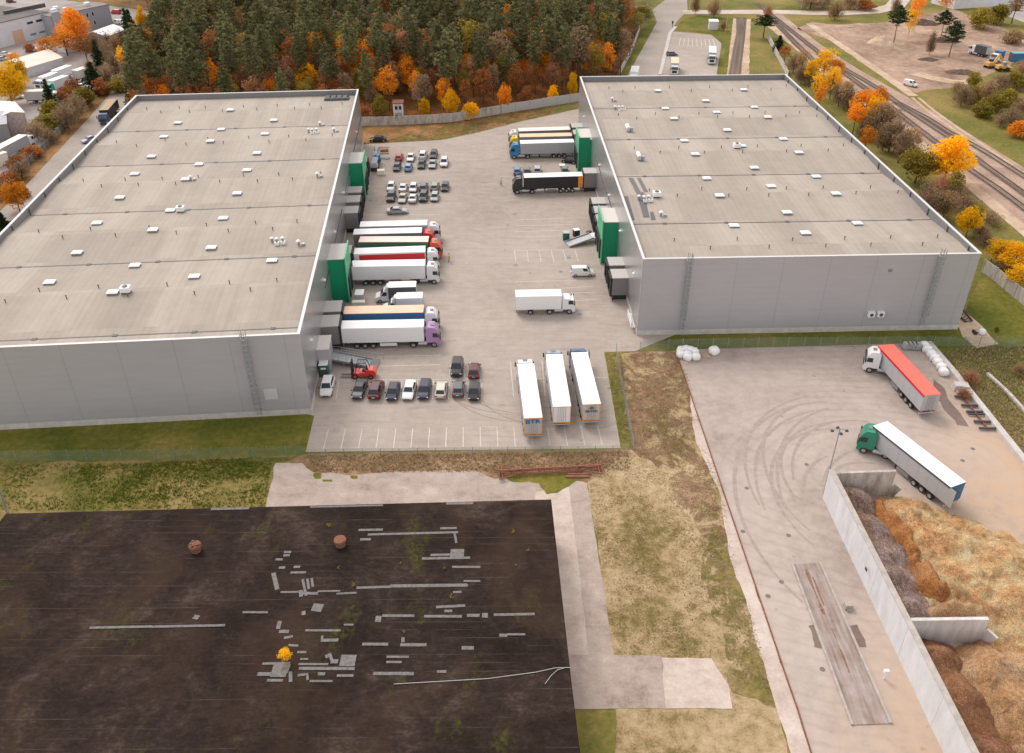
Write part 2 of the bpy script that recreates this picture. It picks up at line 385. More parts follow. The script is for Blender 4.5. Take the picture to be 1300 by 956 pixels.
chip_mat('chip_tan', [(0.36, (0.15, 0.085, 0.035)), (0.46, (0.3, 0.185, 0.085)), (0.54, (0.43, 0.28, 0.145)), (0.66, (0.6, 0.43, 0.26))])
chip_mat('chip_orange', [(0.36, (0.3, 0.12, 0.035)), (0.48, (0.55, 0.26, 0.085)), (0.56, (0.68, 0.38, 0.16)), (0.66, (0.78, 0.54, 0.3))])
chip_mat('chip_pale', [(0.36, (0.35, 0.2, 0.09)), (0.48, (0.6, 0.4, 0.2)), (0.58, (0.75, 0.56, 0.33)), (0.68, (0.8, 0.66, 0.45))])
chip_mat('chip_brown', [(0.36, (0.1, 0.05, 0.025)), (0.48, (0.24, 0.13, 0.07)), (0.56, (0.36, 0.21, 0.12)), (0.66, (0.5, 0.33, 0.2))])
def fence_mesh_mat(name, c, f):
    mt, t, b = nodes(name)
    b.inputs['Base Color'].default_value = sc(c); b.inputs['Roughness'].default_value = 0.6
    tr = t.nodes.new('ShaderNodeBsdfTransparent')
    ms = t.nodes.new('ShaderNodeMixShader')
    v = coord(t)
    sx = t.nodes.new('ShaderNodeSeparateXYZ'); t.links.new(v, sx.inputs[0])
    zl = mth(t, 'FRACT', mth(t, 'MULTIPLY', sx.outputs[2], 5.0))
    kk = ramp(t, zl, [(0.0, f * 1.5), (0.15, f * 0.9)], 'CONSTANT')
    t.links.new(kk, ms.inputs[0])
    t.links.new(tr.outputs[0], ms.inputs[1]); t.links.new(b.outputs[0], ms.inputs[2])
    t.links.new(ms.outputs[0], t.nodes['Material Output'].inputs[0])
    M[name] = mt
fence_mesh_mat('mesh_green', (0.2, 0.3, 0.22), 0.26)
fence_mesh_mat('mesh_grey', (0.36, 0.38, 0.38), 0.45)

# ---------------------------------------------------------------- helpers
class MB:
    def __init__(s): s.v = []; s.f = []; s.m = []
    def quad(s, pts, m=0):
        i = len(s.v); s.v += [tuple(p) for p in pts]; s.f.append(tuple(range(i, i + len(pts)))); s.m.append(m); return s
    def box(s, x0, x1, y0, y1, z0, z1, m=0, rz=0.0, c=None, top=1.0):
        cx, cy = (x0 + x1) / 2, (y0 + y1) / 2
        i = len(s.v)
        ca, sa = math.cos(rz), math.sin(rz)
        for z, k in ((z0, 1.0), (z1, top)):
            for x, y in ((x0, y0), (x1, y0), (x1, y1), (x0, y1)):
                dx, dy = (x - cx) * k, (y - cy) * k
                s.v.append((cx + dx * ca - dy * sa, cy + dx * sa + dy * ca, z))
        for f in ((3, 2, 1, 0), (4, 5, 6, 7), (0, 1, 5, 4), (1, 2, 6, 5), (2, 3, 7, 6), (3, 0, 4, 7)):
            s.f.append(tuple(i + k for k in f)); s.m.append(m)
        return s
    def tube(s, p0, p1, r0, r1=None, n=8, m=0, caps=True):
        r1 = r0 if r1 is None else r1
        p0, p1 = Vector(p0), Vector(p1)
        d = (p1 - p0)
        if d.length < 1e-6: return s
        d.normalize()
        a = d.orthogonal().normalized(); b = d.cross(a)
        i = len(s.v)
        for p, r in ((p0, r0), (p1, r1)):
            for k in range(n):
                t = 2 * PI * k / n
                s.v.append(tuple(p + a * (r * math.cos(t)) + b * (r * math.sin(t))))
        for k in range(n):
            s.f.append((i + k, i + (k + 1) % n, i + n + (k + 1) % n, i + n + k)); s.m.append(m)
        if caps:
            s.f.append(tuple(i + n - 1 - k for k in range(n))); s.m.append(m)
            s.f.append(tuple(i + n + k for k in range(n))); s.m.append(m)
        return s
    def beam(s, p0, p1, w, h, m=0):
        """rectangular bar along p0-p1, w wide, h high"""
        p0, p1 = Vector(p0), Vector(p1)
        d = (p1 - p0).normalized()
        up_ = Vector((0, 0, 1)) if abs(d.z) < 0.95 else Vector((1, 0, 0))
        sd_ = d.cross(up_).normalized(); u_ = sd_.cross(d)
        i = len(s.v)
        for p in (p0, p1):
            for a, b in ((-1, -1), (1, -1), (1, 1), (-1, 1)):
                s.v.append(tuple(p + sd_ * (a * w / 2) + u_ * (b * h / 2)))
        for f in ((0, 1, 2, 3), (7, 6, 5, 4), (0, 4, 5, 1), (1, 5, 6, 2), (2, 6, 7, 3), (3, 7, 4, 0)):
            s.f.append(tuple(i + k for k in f)); s.m.append(m)
        return s
    def profile(s, prof, w0, w1=None, zlo=None, zhi=None, m=0, y0=0.0):
        """closed (x, z) outline extruded across y; half width goes from w0 at zlo to w1 at zhi"""
        w1 = w0 if w1 is None else w1
        zs = [p[1] for p in prof]; zlo = min(zs) if zlo is None else zlo; zhi = max(zs) if zhi is None else zhi
        def hw(z): t = min(1, max(0, (z - zlo) / max(1e-6, zhi - zlo))); return w0 + (w1 - w0) * t
        i = len(s.v); n = len(prof)
        for sg in (-1, 1):
            for x, z in prof: s.v.append((x, y0 + sg * hw(z), z))
        for k in range(n):
            s.f.append((i + k, i + (k + 1) % n, i + n + (k + 1) % n, i + n + k)); s.m.append(m)
        s.f.append(tuple(i + n - 1 - k for k in range(n))); s.m.append(m)
        s.f.append(tuple(i + n + k for k in range(n))); s.m.append(m)
        return s
    def prism(s, poly, z0, z1, m=0, mt=None):
        i = len(s.v); n = len(poly)
        for z in (z0, z1):
            for p in poly: s.v.append((p[0], p[1], z))
        for k in range(n):
            s.f.append((i + k, i + (k + 1) % n, i + n + (k + 1) % n, i + n + k)); s.m.append(m)
        s.f.append(tuple(i + n + k for k in range(n))); s.m.append(m if mt is None else mt)
        s.f.append(tuple(i + n - 1 - k for k in range(n))); s.m.append(m)
        return s
    def build(s, name, mats, parent=None, smooth=False, fix=True):
        me = bpy.data.meshes.new(name)
        me.from_pydata(s.v, [], s.f)
        if not isinstance(mats, (list, tuple)): mats = [mats]
        for q in mats: me.materials.append(M[q] if isinstance(q, str) else q)
        me.polygons.foreach_set('material_index', s.m)
        if fix and len(s.f) < 20000:
            bm = bmesh.new(); bm.from_mesh(me); bmesh.ops.recalc_face_normals(bm, faces=bm.faces); bm.to_mesh(me); bm.free()
        if smooth: me.polygons.foreach_set('use_smooth', [True] * len(me.polygons))
        o = bpy.data.objects.new(name, me); col.objects.link(o)
        if parent: o.parent = parent
        return o
def tag(o, label=None, cat=None, group=None, kind=None):
    if label: o['label'] = label
    if cat: o['category'] = cat
    if group: o['group'] = group
    if kind: o['kind'] = kind
    return o
def empty(name, loc=(0, 0, 0), rz=0.0, label=None, cat=None, group=None):
    o = bpy.data.objects.new(name, None); col.objects.link(o)
    o.location = loc if len(loc) == 3 else (loc[0], loc[1], 0); o.rotation_euler = (0, 0, rz)
    o.empty_display_size = 0.5
    return tag(o, label, cat, group)
def dup(root, loc, rz=None, label=None, group=None, scale=None):
    r = root.copy(); col.objects.link(r); r.location = loc if len(loc) == 3 else (loc[0], loc[1], 0)
    if rz is not None: r.rotation_euler = (0, 0, rz)
    if scale is not None: r.scale = scale if isinstance(scale, tuple) else (scale,) * 3
    if label: r['label'] = label
    if group: r['group'] = group
    for ch in list(root.children):
        c = ch.copy(); col.objects.link(c); c.parent = r
        for g in list(ch.children):
            d = g.copy(); col.objects.link(d); d.parent = c
    return r
def setmat(o, mat, i=0):
    o.material_slots[i].link = 'OBJECT'; o.material_slots[i].material = M[mat] if isinstance(mat, str) else mat
def sheet(name, pts, z, mat, parent=None, kind='structure'):
    """a flat sheet of ground"""
    me = bpy.data.meshes.new(name)
    vs_ = [Vector((p[0], p[1], 0)) for p in pts]
    tris = tessellate_polygon([vs_])
    me.from_pydata([(p[0], p[1], z) for p in pts], [], [tuple(t) for t in tris])
    me.materials.append(M[mat])
    bm = bmesh.new(); bm.from_mesh(me)
    for f in bm.faces:
        if f.normal.z < 0: f.normal_flip()
    bm.to_mesh(me); bm.free()
    o = bpy.data.objects.new(name, me); col.objects.link(o)
    if parent: o.parent = parent
    if kind: o['kind'] = kind
    return o
def wavy(pts, amp=0.5, step=1.5, seed=0, closed=True):
    """break a straight outline into an uneven natural edge"""
    rr = random.Random(seed); out = []
    n = len(pts)
    for i in range(n if closed else n - 1):
        a, b = Vector(pts[i]), Vector(pts[(i + 1) % n])
        k = max(1, int((b - a).length / step))
        nn = Vector((-(b - a).y, (b - a).x)).normalized()
        for j in range(k):
            p = a.lerp(b, j / k)
            if j: p = p + nn * (amp * (noise.noise(Vector((p.x * 0.35, p.y * 0.35, seed))) * 1.6 + rr.uniform(-0.3, 0.3)))
            out.append((p.x, p.y))
    if not closed: out.append(tuple(pts[-1]))
    return out
def strip(pts, w):
    """polygon along a polyline, w wide"""
    L, Rr = [], []
    for i, p in enumerate(pts):
        a = Vector(pts[max(0, i - 1)]); b = Vector(pts[min(len(pts) - 1, i + 1)])
        d = (b - a).normalized(); n = Vector((-d.y, d.x)) * (w / 2)
        L.append((p[0] + n.x, p[1] + n.y)); Rr.append((p[0] - n.x, p[1] - n.y))
    return L + Rr[::-1]
def text_mesh(name, txt, size, mat, parent, loc, rot, extr=0.01, sx=1.0):
    cu = bpy.data.curves.new(name, 'FONT'); cu.body = txt; cu.size = size; cu.extrude = extr; cu.align_x = 'CENTER'; cu.align_y = 'CENTER'; cu.offset = 0.012
    tmp = bpy.data.objects.new(name, cu); col.objects.link(tmp)
    dg = bpy.context.evaluated_depsgraph_get(); dg.update()
    me = bpy.data.meshes.new_from_object(tmp.evaluated_get(dg))
    bpy.data.objects.remove(tmp); bpy.data.curves.remove(cu)
    me.name = name
    me.materials.clear(); me.materials.append(M[mat])
    o = bpy.data.objects.new(name, me); col.objects.link(o); o.parent = parent
    o.location = loc; o.rotation_euler = rot; o.scale = (sx, 1, 1)
    return o

# ================================================================ ground
sheet('ground', [(-2500, -600), (2500, -600), (2500, 3500), (-2500, 3500)], 0.0, 'grass_mat')
sheet('forest_floor', wavy([(-273.89,553.30), (-145.01,365.59), (-127.76,323.61), (-117.99,271.15), (-78.15,240.81), (-44, 238.5), (-20, 240), (10, 255), (24, 262), (34.65,284.04), (43.07,318.18), (50.26,347.77), (56.34,414.96), (74.31,543.09)], 0.8, 6), 0.012, 'forest_floor_mat')
sheet('industrial_ground', [(-301.90,380.78), (-219.32,388.48), (-204.14,384.97), (-139.65,358.37), (-126.39,312.24), (-123.76,281.96), (-125.91,266.17), (-123.86,242.89), (-120.45,215.52), (-117.55,185.20), (-111.91,103.39)], 0.016, 'far_tarmac')
sheet('far_road', [(-357.07,437.90), (-231.33,412.46), (-202.49,411.81), (-148.34,383.79), (-139.65,358.37), (-204.14,384.97), (-219.32,388.48), (-301.90,380.78)], 0.02, 'far_tarmac')
sheet('leaf_litter_verge', wavy([(-315.41,381.06), (-282.37,452.42), (-203.28,413.62), (-172.61,399.00), (-149.23,385.39), (-305.04,621.88), (-469.51,591.33)], 0.4, 9), 0.024, 'leaf_litter_mat')
sheet('side_road', [(-123.17,289.51), (-125.21,281.07), (-123.62,265.30), (-120.25,240.34), (-117.37,215.48), (-114.18,189.26), (-113.07,176.26), (-107.83,123.25), (-92, 95), (-99, 212), (-98, 238), (-117.47,283.72)], 0.02, 'asphalt_grey')
sheet('leaf_litter', wavy([(-124.03,264.48), (-120.47,240.70), (-114.30,189.40), (-113.50,177.13), (-108.15,123.76), (-112.14,125.82), (-118.90,184.30), (-118.96,196.36), (-124.46,242.18), (-126.89,266.19)], 0.35, 2.5, 3), 0.028, 'leaf_litter_mat')
sheet('lawn', [(-95.19,95.83), (-84, 97.5), (-29.34,101.42), (-28.48,92.43), (-70.16,90.55), (-91.39,90.04)], 0.016, 'lawn_mat')
sheet('weedy_grass', wavy([(-91.82,90.70), (-70.32,90.88), (-28.60,91.92), (-32.15,90.29), (-31.66,81.10), (-30.60,74.32), (-79.62,72.09)], 0.3, 1.5, 2), 0.02, 'weed_mat')
sheet('lawn', wavy([(21.53,122.91), (75.87,124.72), (89.86,145.58), (90.97,124.08), (89.78,87.84), (72.86,73.69), (68.62,119.80), (28.03,118.94)], 0.15, 2, 5), 0.016, 'lawn_mat')
sheet('rough_grass', wavy([(67.96,112.40), (72.48,114.15), (73.26,105.98), (78.47,104.93), (81.36,87.90), (74.41,76.29), (69.52,89.59), (69.26,103.01)], 0.5, 2, 9), 0.02, 'weed_mat')
sheet('sandy_patch', wavy([(78.21,131.64), (79.88,131.63), (80.40,127.29), (80.69,119.94), (76.50,118.77), (75.69,122.20)], 0.25, 0.8, 4), 0.024, 'sand_track')
sheet('loading_yard', [(-28.80,92.94), (15.12,93.48), (15.10,118.09), (20.16,118.29), (30, 125), (30, 226), (21.04,248.87), (0.27,234.83), (-10.39,226.36), (-18.58,221.43), (-38.26,218.62), (-55, 220), (-40, 105), (-29.19,101.23)], 0.024, 'yard')
sheet('leaf_litter', wavy([(-42.62,235.43), (-27.61,234.88), (-16.30,236.78), (-2.88,244.04), (11.94,251.67), (11.59,243.10), (0.27,235.51), (-10.42,227.01), (-18.62,222.05), (-38.34,219.23), (-41.25,219.27)], 0.15, 1.5, 8), 0.034, 'litter_patches')
sheet('leaf_litter', wavy([(-42.52,234.74), (-31.49,234.25), (-27.45,226.60), (-35.02,219.19), (-41.25,219.27)], 0.4, 1.5, 9), 0.038, 'leaf_litter_mat')
sheet('grass_bank', wavy([(-43.72,235.44), (-27.61,234.88), (-16.30,236.78), (-2.88,244.04), (21.54,255.80), (21.04,248.87), (0.27,234.83), (-10.39,226.36), (-18.58,221.43), (-41.16,218.66)], 0.2, 1.5, 8), 0.028, 'weed_mat')
sheet('grass_strip', wavy([(-28.92,92.43), (-16.49,92.68), (16.62,93.13), (15.97,87.70), (9.31,86.18), (-5.36,87.53), (-26.60,88.31), (-32.07,89.96)], 0.3, 1.2, 6), 0.028, 'brown_scrub_mat')
sheet('old_pavement', wavy([(-32.44,90.62), (-28.76,90.59), (-26.88,88.63), (-21.27,88.11), (-16.04,88.72), (-5.41,88.97), (-2.40,87.20), (5.18,87.15), (9.55,86.49), (8.83,79.43), (3.78,76.73), (-31.24,76.94)], 0.2, 1.0, 3), 0.034, 'old_concrete')
sheet('pale_path', wavy([(3.01,84.55), (7.42,85.89), (7.80,71.57), (7.99,58.62), (5.67,58.63), (0.68,58.66)], 0.06, 1.0, 3), 0.038, 'pale_concrete')
sheet('path', wavy([(7.42,85.89), (9.85,86.34), (10.31,71.56), (10.67,58.80), (7.99,58.62), (7.80,71.57)], 0.06, 1.0, 4), 0.042, 'old_concrete')
sheet('moss_patch', wavy([(-2.42,88.46), (5.23,88.41), (9.28,88.71), (9.62,87.43), (7.40,85.58), (5.89,84.38), (4.43,84.08), (3.47,86.22), (-0.08,86.56)], 0.35, 0.7, 5), 0.046, 'lawn_mat')
for q, (x_, y_) in enumerate(((402, 604), (415, 610), (450, 606))):
    pass
sheet('moss_patch', wavy([(-26.85,88.47), (-25.78,88.46), (-25.68,87.35), (-26.42,87.36)], 0.2, 0.4, 5), 0.048, 'lawn_mat')
sheet('moss_patch', wavy([(-25.44,87.20), (-24.18,87.19), (-23.99,86.72), (-25.25,86.73)], 0.15, 0.4, 6), 0.048, 'lawn_mat')
sheet('moss_patch', wavy([(-21.88,87.96), (-20.82,87.95), (-20.73,87.32), (-21.57,87.33)], 0.15, 0.4, 7), 0.048, 'lawn_mat')
sheet('scrub_ground', wavy([(9.85,86.34), (16.38,92.96), (17.89,117.60), (27.95,118.46), (27.74,94.96), (27.54,76.58), (27.04,64.51), (26.63,54.56), (25.97,47.78), (9.54,47.86), (10.67,58.80)], 0.25, 1.2, 11), 0.03, 'scrub_mat')
sheet('brown_scrub', wavy([(20.07,117.58), (27.91,118.22), (27.81,106.33), (25.90,94.62), (26.65,86.69), (26.19,75.27), (23.64,73.99), (22.35,80.75), (20.08,88.31), (16.42,93.30), (16.78,106.42), (17.24,117.60)], 0.8, 0.9, 12), 0.034, 'brown_patches')
sheet('weedy_grass', wavy([(25.18,79.32), (26.29,73.97), (26.60,65.61), (26.45,56.03), (26.55,52.78), (22.23,54.58), (22.74,62.39), (21.76,69.08)], 0.6, 1.0, 13), 0.04, 'weed_patches')
sheet('grass_strip', wavy([(15.19,117.62), (16.99,117.60), (17.04,92.96), (15.33,93.31)], 0.15, 1.0, 14), 0.038, 'weed_patches')
sheet('concrete_slab', wavy([(5.71,59.32), (15.70,59.02), (15.17,52.83), (5.34,52.88)], 0.08, 1.0, 15), 0.050, 'old_concrete')
sheet('concrete_slab', wavy([(15.68,58.87), (20.90,58.75), (22.03,55.50), (21.84,52.80), (15.17,52.83)], 0.1, 1.0, 16), 0.056, 'pale_concrete')
sheet('turning_yard', [(27.21,118.70), (67.25,120.30), (68.76,115.78), (69.84,84.11), (72.80,62.12), (63.35,37.67), (24.60,37.83), (28.17,56.12), (27.48,88.42), (26.93,115.43)], 0.036, 'turning_yard')
sheet('concrete_margin', wavy([(27.00,107.16), (25.86,94.97), (27.01,84.39), (25.94,73.21), (26.31,65.50), (26.18,55.94), (26.35,47.78), (28.21,47.77), (28.17,56.12), (27.48,88.42), (27.21,106.34)], 0.15, 1.0, 17), 0.044, 'pale_concrete')
sheet('puddle', wavy([(65.68,110.23), (66.26,108.11), (65.77,103.63), (65.91,99.21), (65.79,97.92), (64.25,98.29), (63.93,102.08), (64.25,105.64)], 0.2, 0.8, 18), 0.044, 'puddle_mat')
sheet('puddle', wavy([(32.34,62.87), (33.10,63.08), (33.33,60.48), (32.98,59.87), (32.20,60.08)], 0.15, 0.5, 19), 0.048, 'puddle_mat')
sheet('puddle', wavy([(36.83,62.84), (37.76,63.05), (37.93,61.06), (37.75,60.05), (36.91,60.05)], 0.15, 0.5, 20), 0.048, 'puddle_mat')
# centre-top road, parking and railway land
sheet('access_road', [(22.58,239.37), (38.46,284.92), (48.70,322.72), (58.99,361.44), (60.33,384.58), (71.15,410.99), (80.38,465.14), (91.46,464.86), (79.35,409.01), (75.01,382.20), (68.25,365.60), (61.56,344.10), (48.92,284.75), (37.05,239.17)], 0.016, 'asphalt_grey')
sheet('parking_ground', [(61.36,342.27), (63.29,344.85), (76.43,338.88), (77.59,325.74), (67.64,285.39), (60.00,253.66), (40.15,253.95), (49.58,285.69)], 0.02, 'yard')
sheet('grass_island', wavy([(64.03,347.50), (69.85,365.56), (77.29,372.85), (92.72,373.29), (82.37,331.72), (76.46,317.57), (77.55,326.94), (76.96,340.02)], 0.15, 2, 3), 0.024, 'lawn_mat')
sheet('grass_verge', wavy([(35.22,282.15), (45.63,325.14), (51.53,350.44), (58.47,360.02), (48.50,322.72), (37.77,282.11)], 0.1, 2, 3), 0.024, 'lawn_mat')
sheet('grass_verge', wavy([(68.15,285.38), (78.08,319.85), (91.25,369.56), (96.41,369.45), (73.30,285.29)], 0.1, 2, 3), 0.02, 'lawn_mat')
sheet('cross_road', strip([(72.94,379.88), (110.10,379.87), (135.47,376.22), (152.52,379.75), (165.66,389.93), (184.84,425.11)], 8), 0.028, 'pale_concrete')
sheet('railway_ballast', strip([(108.38,378.34), (108.62,334.96), (109.17,310.47), (111.08,288.51), (114.05,265.81), (117.47,238.02), (119.40,215.35), (121.28,191.97), (125.03,160.88)], 9), 0.02, 'ballast')
sheet('railway_ballast', strip([(108.49,309.17), (109.51,283.75), (109.86,260.88), (110.94,233.28), (111.36,216.65), (111.38,197.66), (112.59,177.20), (114.40,143.12)], 9), 0.024, 'ballast')
sheet('sand_track', wavy(strip([(102.81,357.71), (103.70,321.71), (103.66,291.57), (103.83,259.35), (105.33,234.04), (107.01,212.56), (107.05,190.18), (107.20,164.12), (106.57,134.77)], 3.2), 0.15, 3, 2), 0.028, 'sand_track')
sheet('branch_line_ballast', wavy(strip([(70.90,269.91), (82.91,319.76), (94.44,366.53)], 7), 0.2, 3, 1), 0.028, 'sand_track')
sheet('bare_ground', wavy([(112.06,349.24), (120.85,360.19), (128.94,355.78), (148.61,358.20), (166.29,370.99), (187.75,382.96), (191.15,361.62), (193.36,317.74), (158.41,284.83), (142.44,270.51), (132.06,266.38), (123.61,262.32), (122.06,270.84), (121.29,289.31), (120.52,307.86), (118.09,331.05)], 0.8, 3, 4), 0.02, 'bare_soil')
sheet('sand_track', wavy(strip([(119.39,357.38), (119.64,336.01), (120.42,316.77), (120.96,297.31), (121.61,281.67), (121.84,259.07)], 3.0), 0.3, 3, 3), 0.03, 'sand_track')
sheet('sand_track', wavy(strip([(122.62,257.45), (122.00,245.16), (122.27,229.77), (122.66,217.11), (123.30,195.97), (123.76,176.21)], 0.9), 0.08, 2, 6), 0.034, 'sand_track')
sheet('sand_track', wavy(strip([(120.73,257.48), (120.04,243.72), (120.56,227.81), (121.02,215.33), (121.78,194.47), (122.03,176.23)], 0.9), 0.08, 2, 6), 0.034, 'sand_track')
sheet('sand_track', wavy(strip([(132.38,284.31), (135.95,278.66), (140.29,274.07), (145.75,273.99)], 5.0), 0.5, 2, 6), 0.034, 'sand_track')
sheet('far_yard', [(199.47,409.86), (198.47,385.95), (203.45,379.45), (206.22,342.07), (283.67,438.61), (221.99,461.53)], 0.024, 'far_tarmac')

# kerbs
kb = MB()
kp = [(27.03,116.82), (26.93,115.43), (27.48,88.42), (28.17,56.12), (28.28,52.77), (28.25,45.45)]
for a, b in zip(kp, kp[1:]): kb.beam((*a, 0.08), (*b, 0.08), 0.14, 0.16)
kb.build('kerb', 'rust'); bpy.data.objects['kerb']['kind'] = 'structure'
kw = MB()
kp = [(68.98,120.04), (69.38,111.95), (69.53,103.60), (69.74,89.59), (69.81,75.00), (70.04,63.19)]
for a, b in zip(kp, kp[1:]): kw.beam((*a, 0.3), (*b, 0.3), 0.9, 0.6)
tag(kw.build('retaining_wall', 'concrete_pale'), 'low pale concrete retaining wall between the turning yard and the grass bank', 'wall')
kb = MB()
kp = [(48.78,283.80), (61.27,342.27), (65.22,352.90)]
for a, b in zip(kp, kp[1:]): kb.beam((*a, 0.1), (*b, 0.1), 1.2, 0.16)
o = kb.build('pavement', 'concrete_pale'); o['kind'] = 'structure'

# painted markings, one object per painted layout
P('line_paint', (0.66, 0.62, 0.56), 0.6, var=0.35, scale=2.5)
def lines(name, segs, w=0.13, z=0.03):
    mb = MB()
    for a, b in segs:
        a, b = Vector(a), Vector(b); d = (b - a).normalized(); n = Vector((-d.y, d.x)) * (w / 2)
        mb.quad([(a.x + n.x, a.y + n.y, z), (a.x - n.x, a.y - n.y, z), (b.x - n.x, b.y - n.y, z), (b.x + n.x, b.y + n.y, z)])
    o = mb.build(name, 'line_paint'); o['kind'] = 'structure'; return o
seg = []
A, B, C_, D_ = Vector((-26.53,97.98)), Vector((12.34,98.76)), Vector((-26.43,93.52)), Vector((12.59,94.19))
for k in range(17):
    seg.append((A.lerp(B, k / 16), C_.lerp(D_, k / 16)))
lines('bay_markings', seg)
A, B, C_, D_ = Vector((-27.03,110.32)), Vector((-4.91,110.57)), Vector((-26.71,105.33)), Vector((-4.76,105.16))
seg = [(A.lerp(B, k / 9), C_.lerp(D_, k / 9)) for k in range(10)] + [(Vector((-27.85,110.32)), Vector((-4.71,110.57))), ((-9.94,114.59), (-9.72,109.75)), ((-7.60,114.57), (-7.39,109.74)), ((-5.21,114.78), (-4.80,105.16))]
lines('bay_markings', seg)
lines('lane_markings', [((-25.10,120.10), (-12.04,120.23)), ((-21.82,116.99), (-11.58,117.37)), ((-21.46,114.23), (-11.40,114.60)), ((-29.14,141.68), (-13.52,141.84)), ((-32.87,173.27), (-15.69,173.29)), ((-31.45,177.95), (-26.18,177.89)), ((-30.07,195.54), (-16.98,197.68)), ((-29.86,193.78), (-24.27,194.21)), ((-19.53,193.65), (-16.37,194.12)), ((0.15,185.24), (14.33,186.01))])
lines('lane_markings', [((-0.27,115.20), (0.20,105.93)), ((4.82,115.61), (4.99,105.89)), ((-0.27,110.32), (14.80,110.85))])
lines('lane_markings', [((0.96,170.22), (12.88,171.11)), ((0.78,167.21), (12.69,167.87)), ((0.76,164.28), (13.84,165.11)), ((1.07,161.80), (10.22,162.27)), ((0.79,142.48), (15.17,142.81)), ((9.09,139.80), (14.97,140.35)), ((10.44,137.84), (15.24,138.24)), ((11.13,135.07), (15.44,135.60))])
lines('bay_markings', [((0.56,155.59), (13.54,155.81))] + [((0.56,155.59), (0.84,150.40)), ((3.09,155.56), (3.31,150.38)), ((5.54,155.54), (5.77,150.35)), ((7.99,155.52), (8.24,150.33)), ((10.37,155.67), (10.72,150.64)), ((12.75,155.82), (13.03,150.62))])
seg = []
A, B, C_, D_ = Vector((64.00,334.56)), Vector((75.62,331.85)), Vector((61.40,322.48)), Vector((74.10,319.92))
for k in range(9): seg.append((A.lerp(B, k / 8), C_.lerp(D_, k / 8)))
lines('bay_markings', seg, 0.2)
P('rubber_mark', (0.17, 0.135, 0.115), 0.8, var=0.5, scale=1.5)
def tyre_marks(arcs, name='tyre_mark', mat='rubber_mark', z=0.027, w=0.22):
    mb = MB()
    for cx, cy, rx, ry, a0, a1 in arcs:
        pr = None; z += 0.0004
        n = 26
        for k in range(n + 1):
            a = R(a0 + (a1 - a0) * k / n)
            ww = w * (0.5 + 0.5 * math.sin(PI * k / n))
            p = ((cx + (rx - ww) * math.cos(a), cy + (ry - ww) * math.sin(a), z), (cx + (rx + ww) * math.cos(a), cy + (ry + ww) * math.sin(a), z))
            if pr: mb.quad([pr[0], pr[1], p[1], p[0]])
            pr = p
    o = mb.build(name, mat); o['kind'] = 'structure'; return o
mx = plain('rubber_faint', (0.33, 0.265, 0.215), 0.8, var=0.3, scale=1.2); M['rubber_faint'] = mx
M['rubber_faint2'] = plain('rubber_faint2', (0.395, 0.325, 0.28), 0.8, var=0.25, scale=1.2)
tyre_marks([(2.0, 110, 12, 10.5, 185, 285), (2.2, 110.5, 10, 9, 180, 275), (3, 112, 9.2, 12.6, 200, 300), (3.5, 109, 14, 8, 190, 262)], mat='rubber_faint', w=0.09)
tyre_marks([(12, 112, 7, 14, 255, 330), (10, 113, 9, 12, 235, 300)], mat='rubber_faint', w=0.08)
tyre_marks([(49 + random.uniform(-3.5, 2.5), 86 + random.uniform(-6, 5), r * random.uniform(0.65, 0.9), r, 75 + random.uniform(0, 40), 215 + random.uniform(-50, 40)) for r in (8.5, 9.5, 11, 12, 13, 14.2, 15.4, 16.6, 19, 20.3, 22, 24)], 'tyre_mark', 'rubber_faint2', z=0.0405, w=0.26)
# manholes and drains
mh = MB()
for p in ((5.40,133.98), (11.94,130.30), (11.80,145.69), (9.42,146.36), (0.81,173.32), (0.83,149.06), (11.28,152.34)):
    mh.tube((*p, 0.026), (*p, 0.034), 0.45, n=12)
o = mh.build('drain_cover', 'mid_grey'); o['kind'] = 'structure'
P('cover_brown', (0.2, 0.15, 0.13), 0.8)
mh = MB()
for p in ((29.00,67.06), (28.47,77.24), (30.79,85.12), (33.93,76.54), (31.08,69.14), (40.03,89.79), (32.20,57.33), (35.64,56.36), (64.10,92.97), (61.56,90.46)):
    mh.tube((*p, 0.038), (*p, 0.05), 0.3, n=12)
o = mh.build('drain_cover', 'cover_brown'); o['kind'] = 'structure'

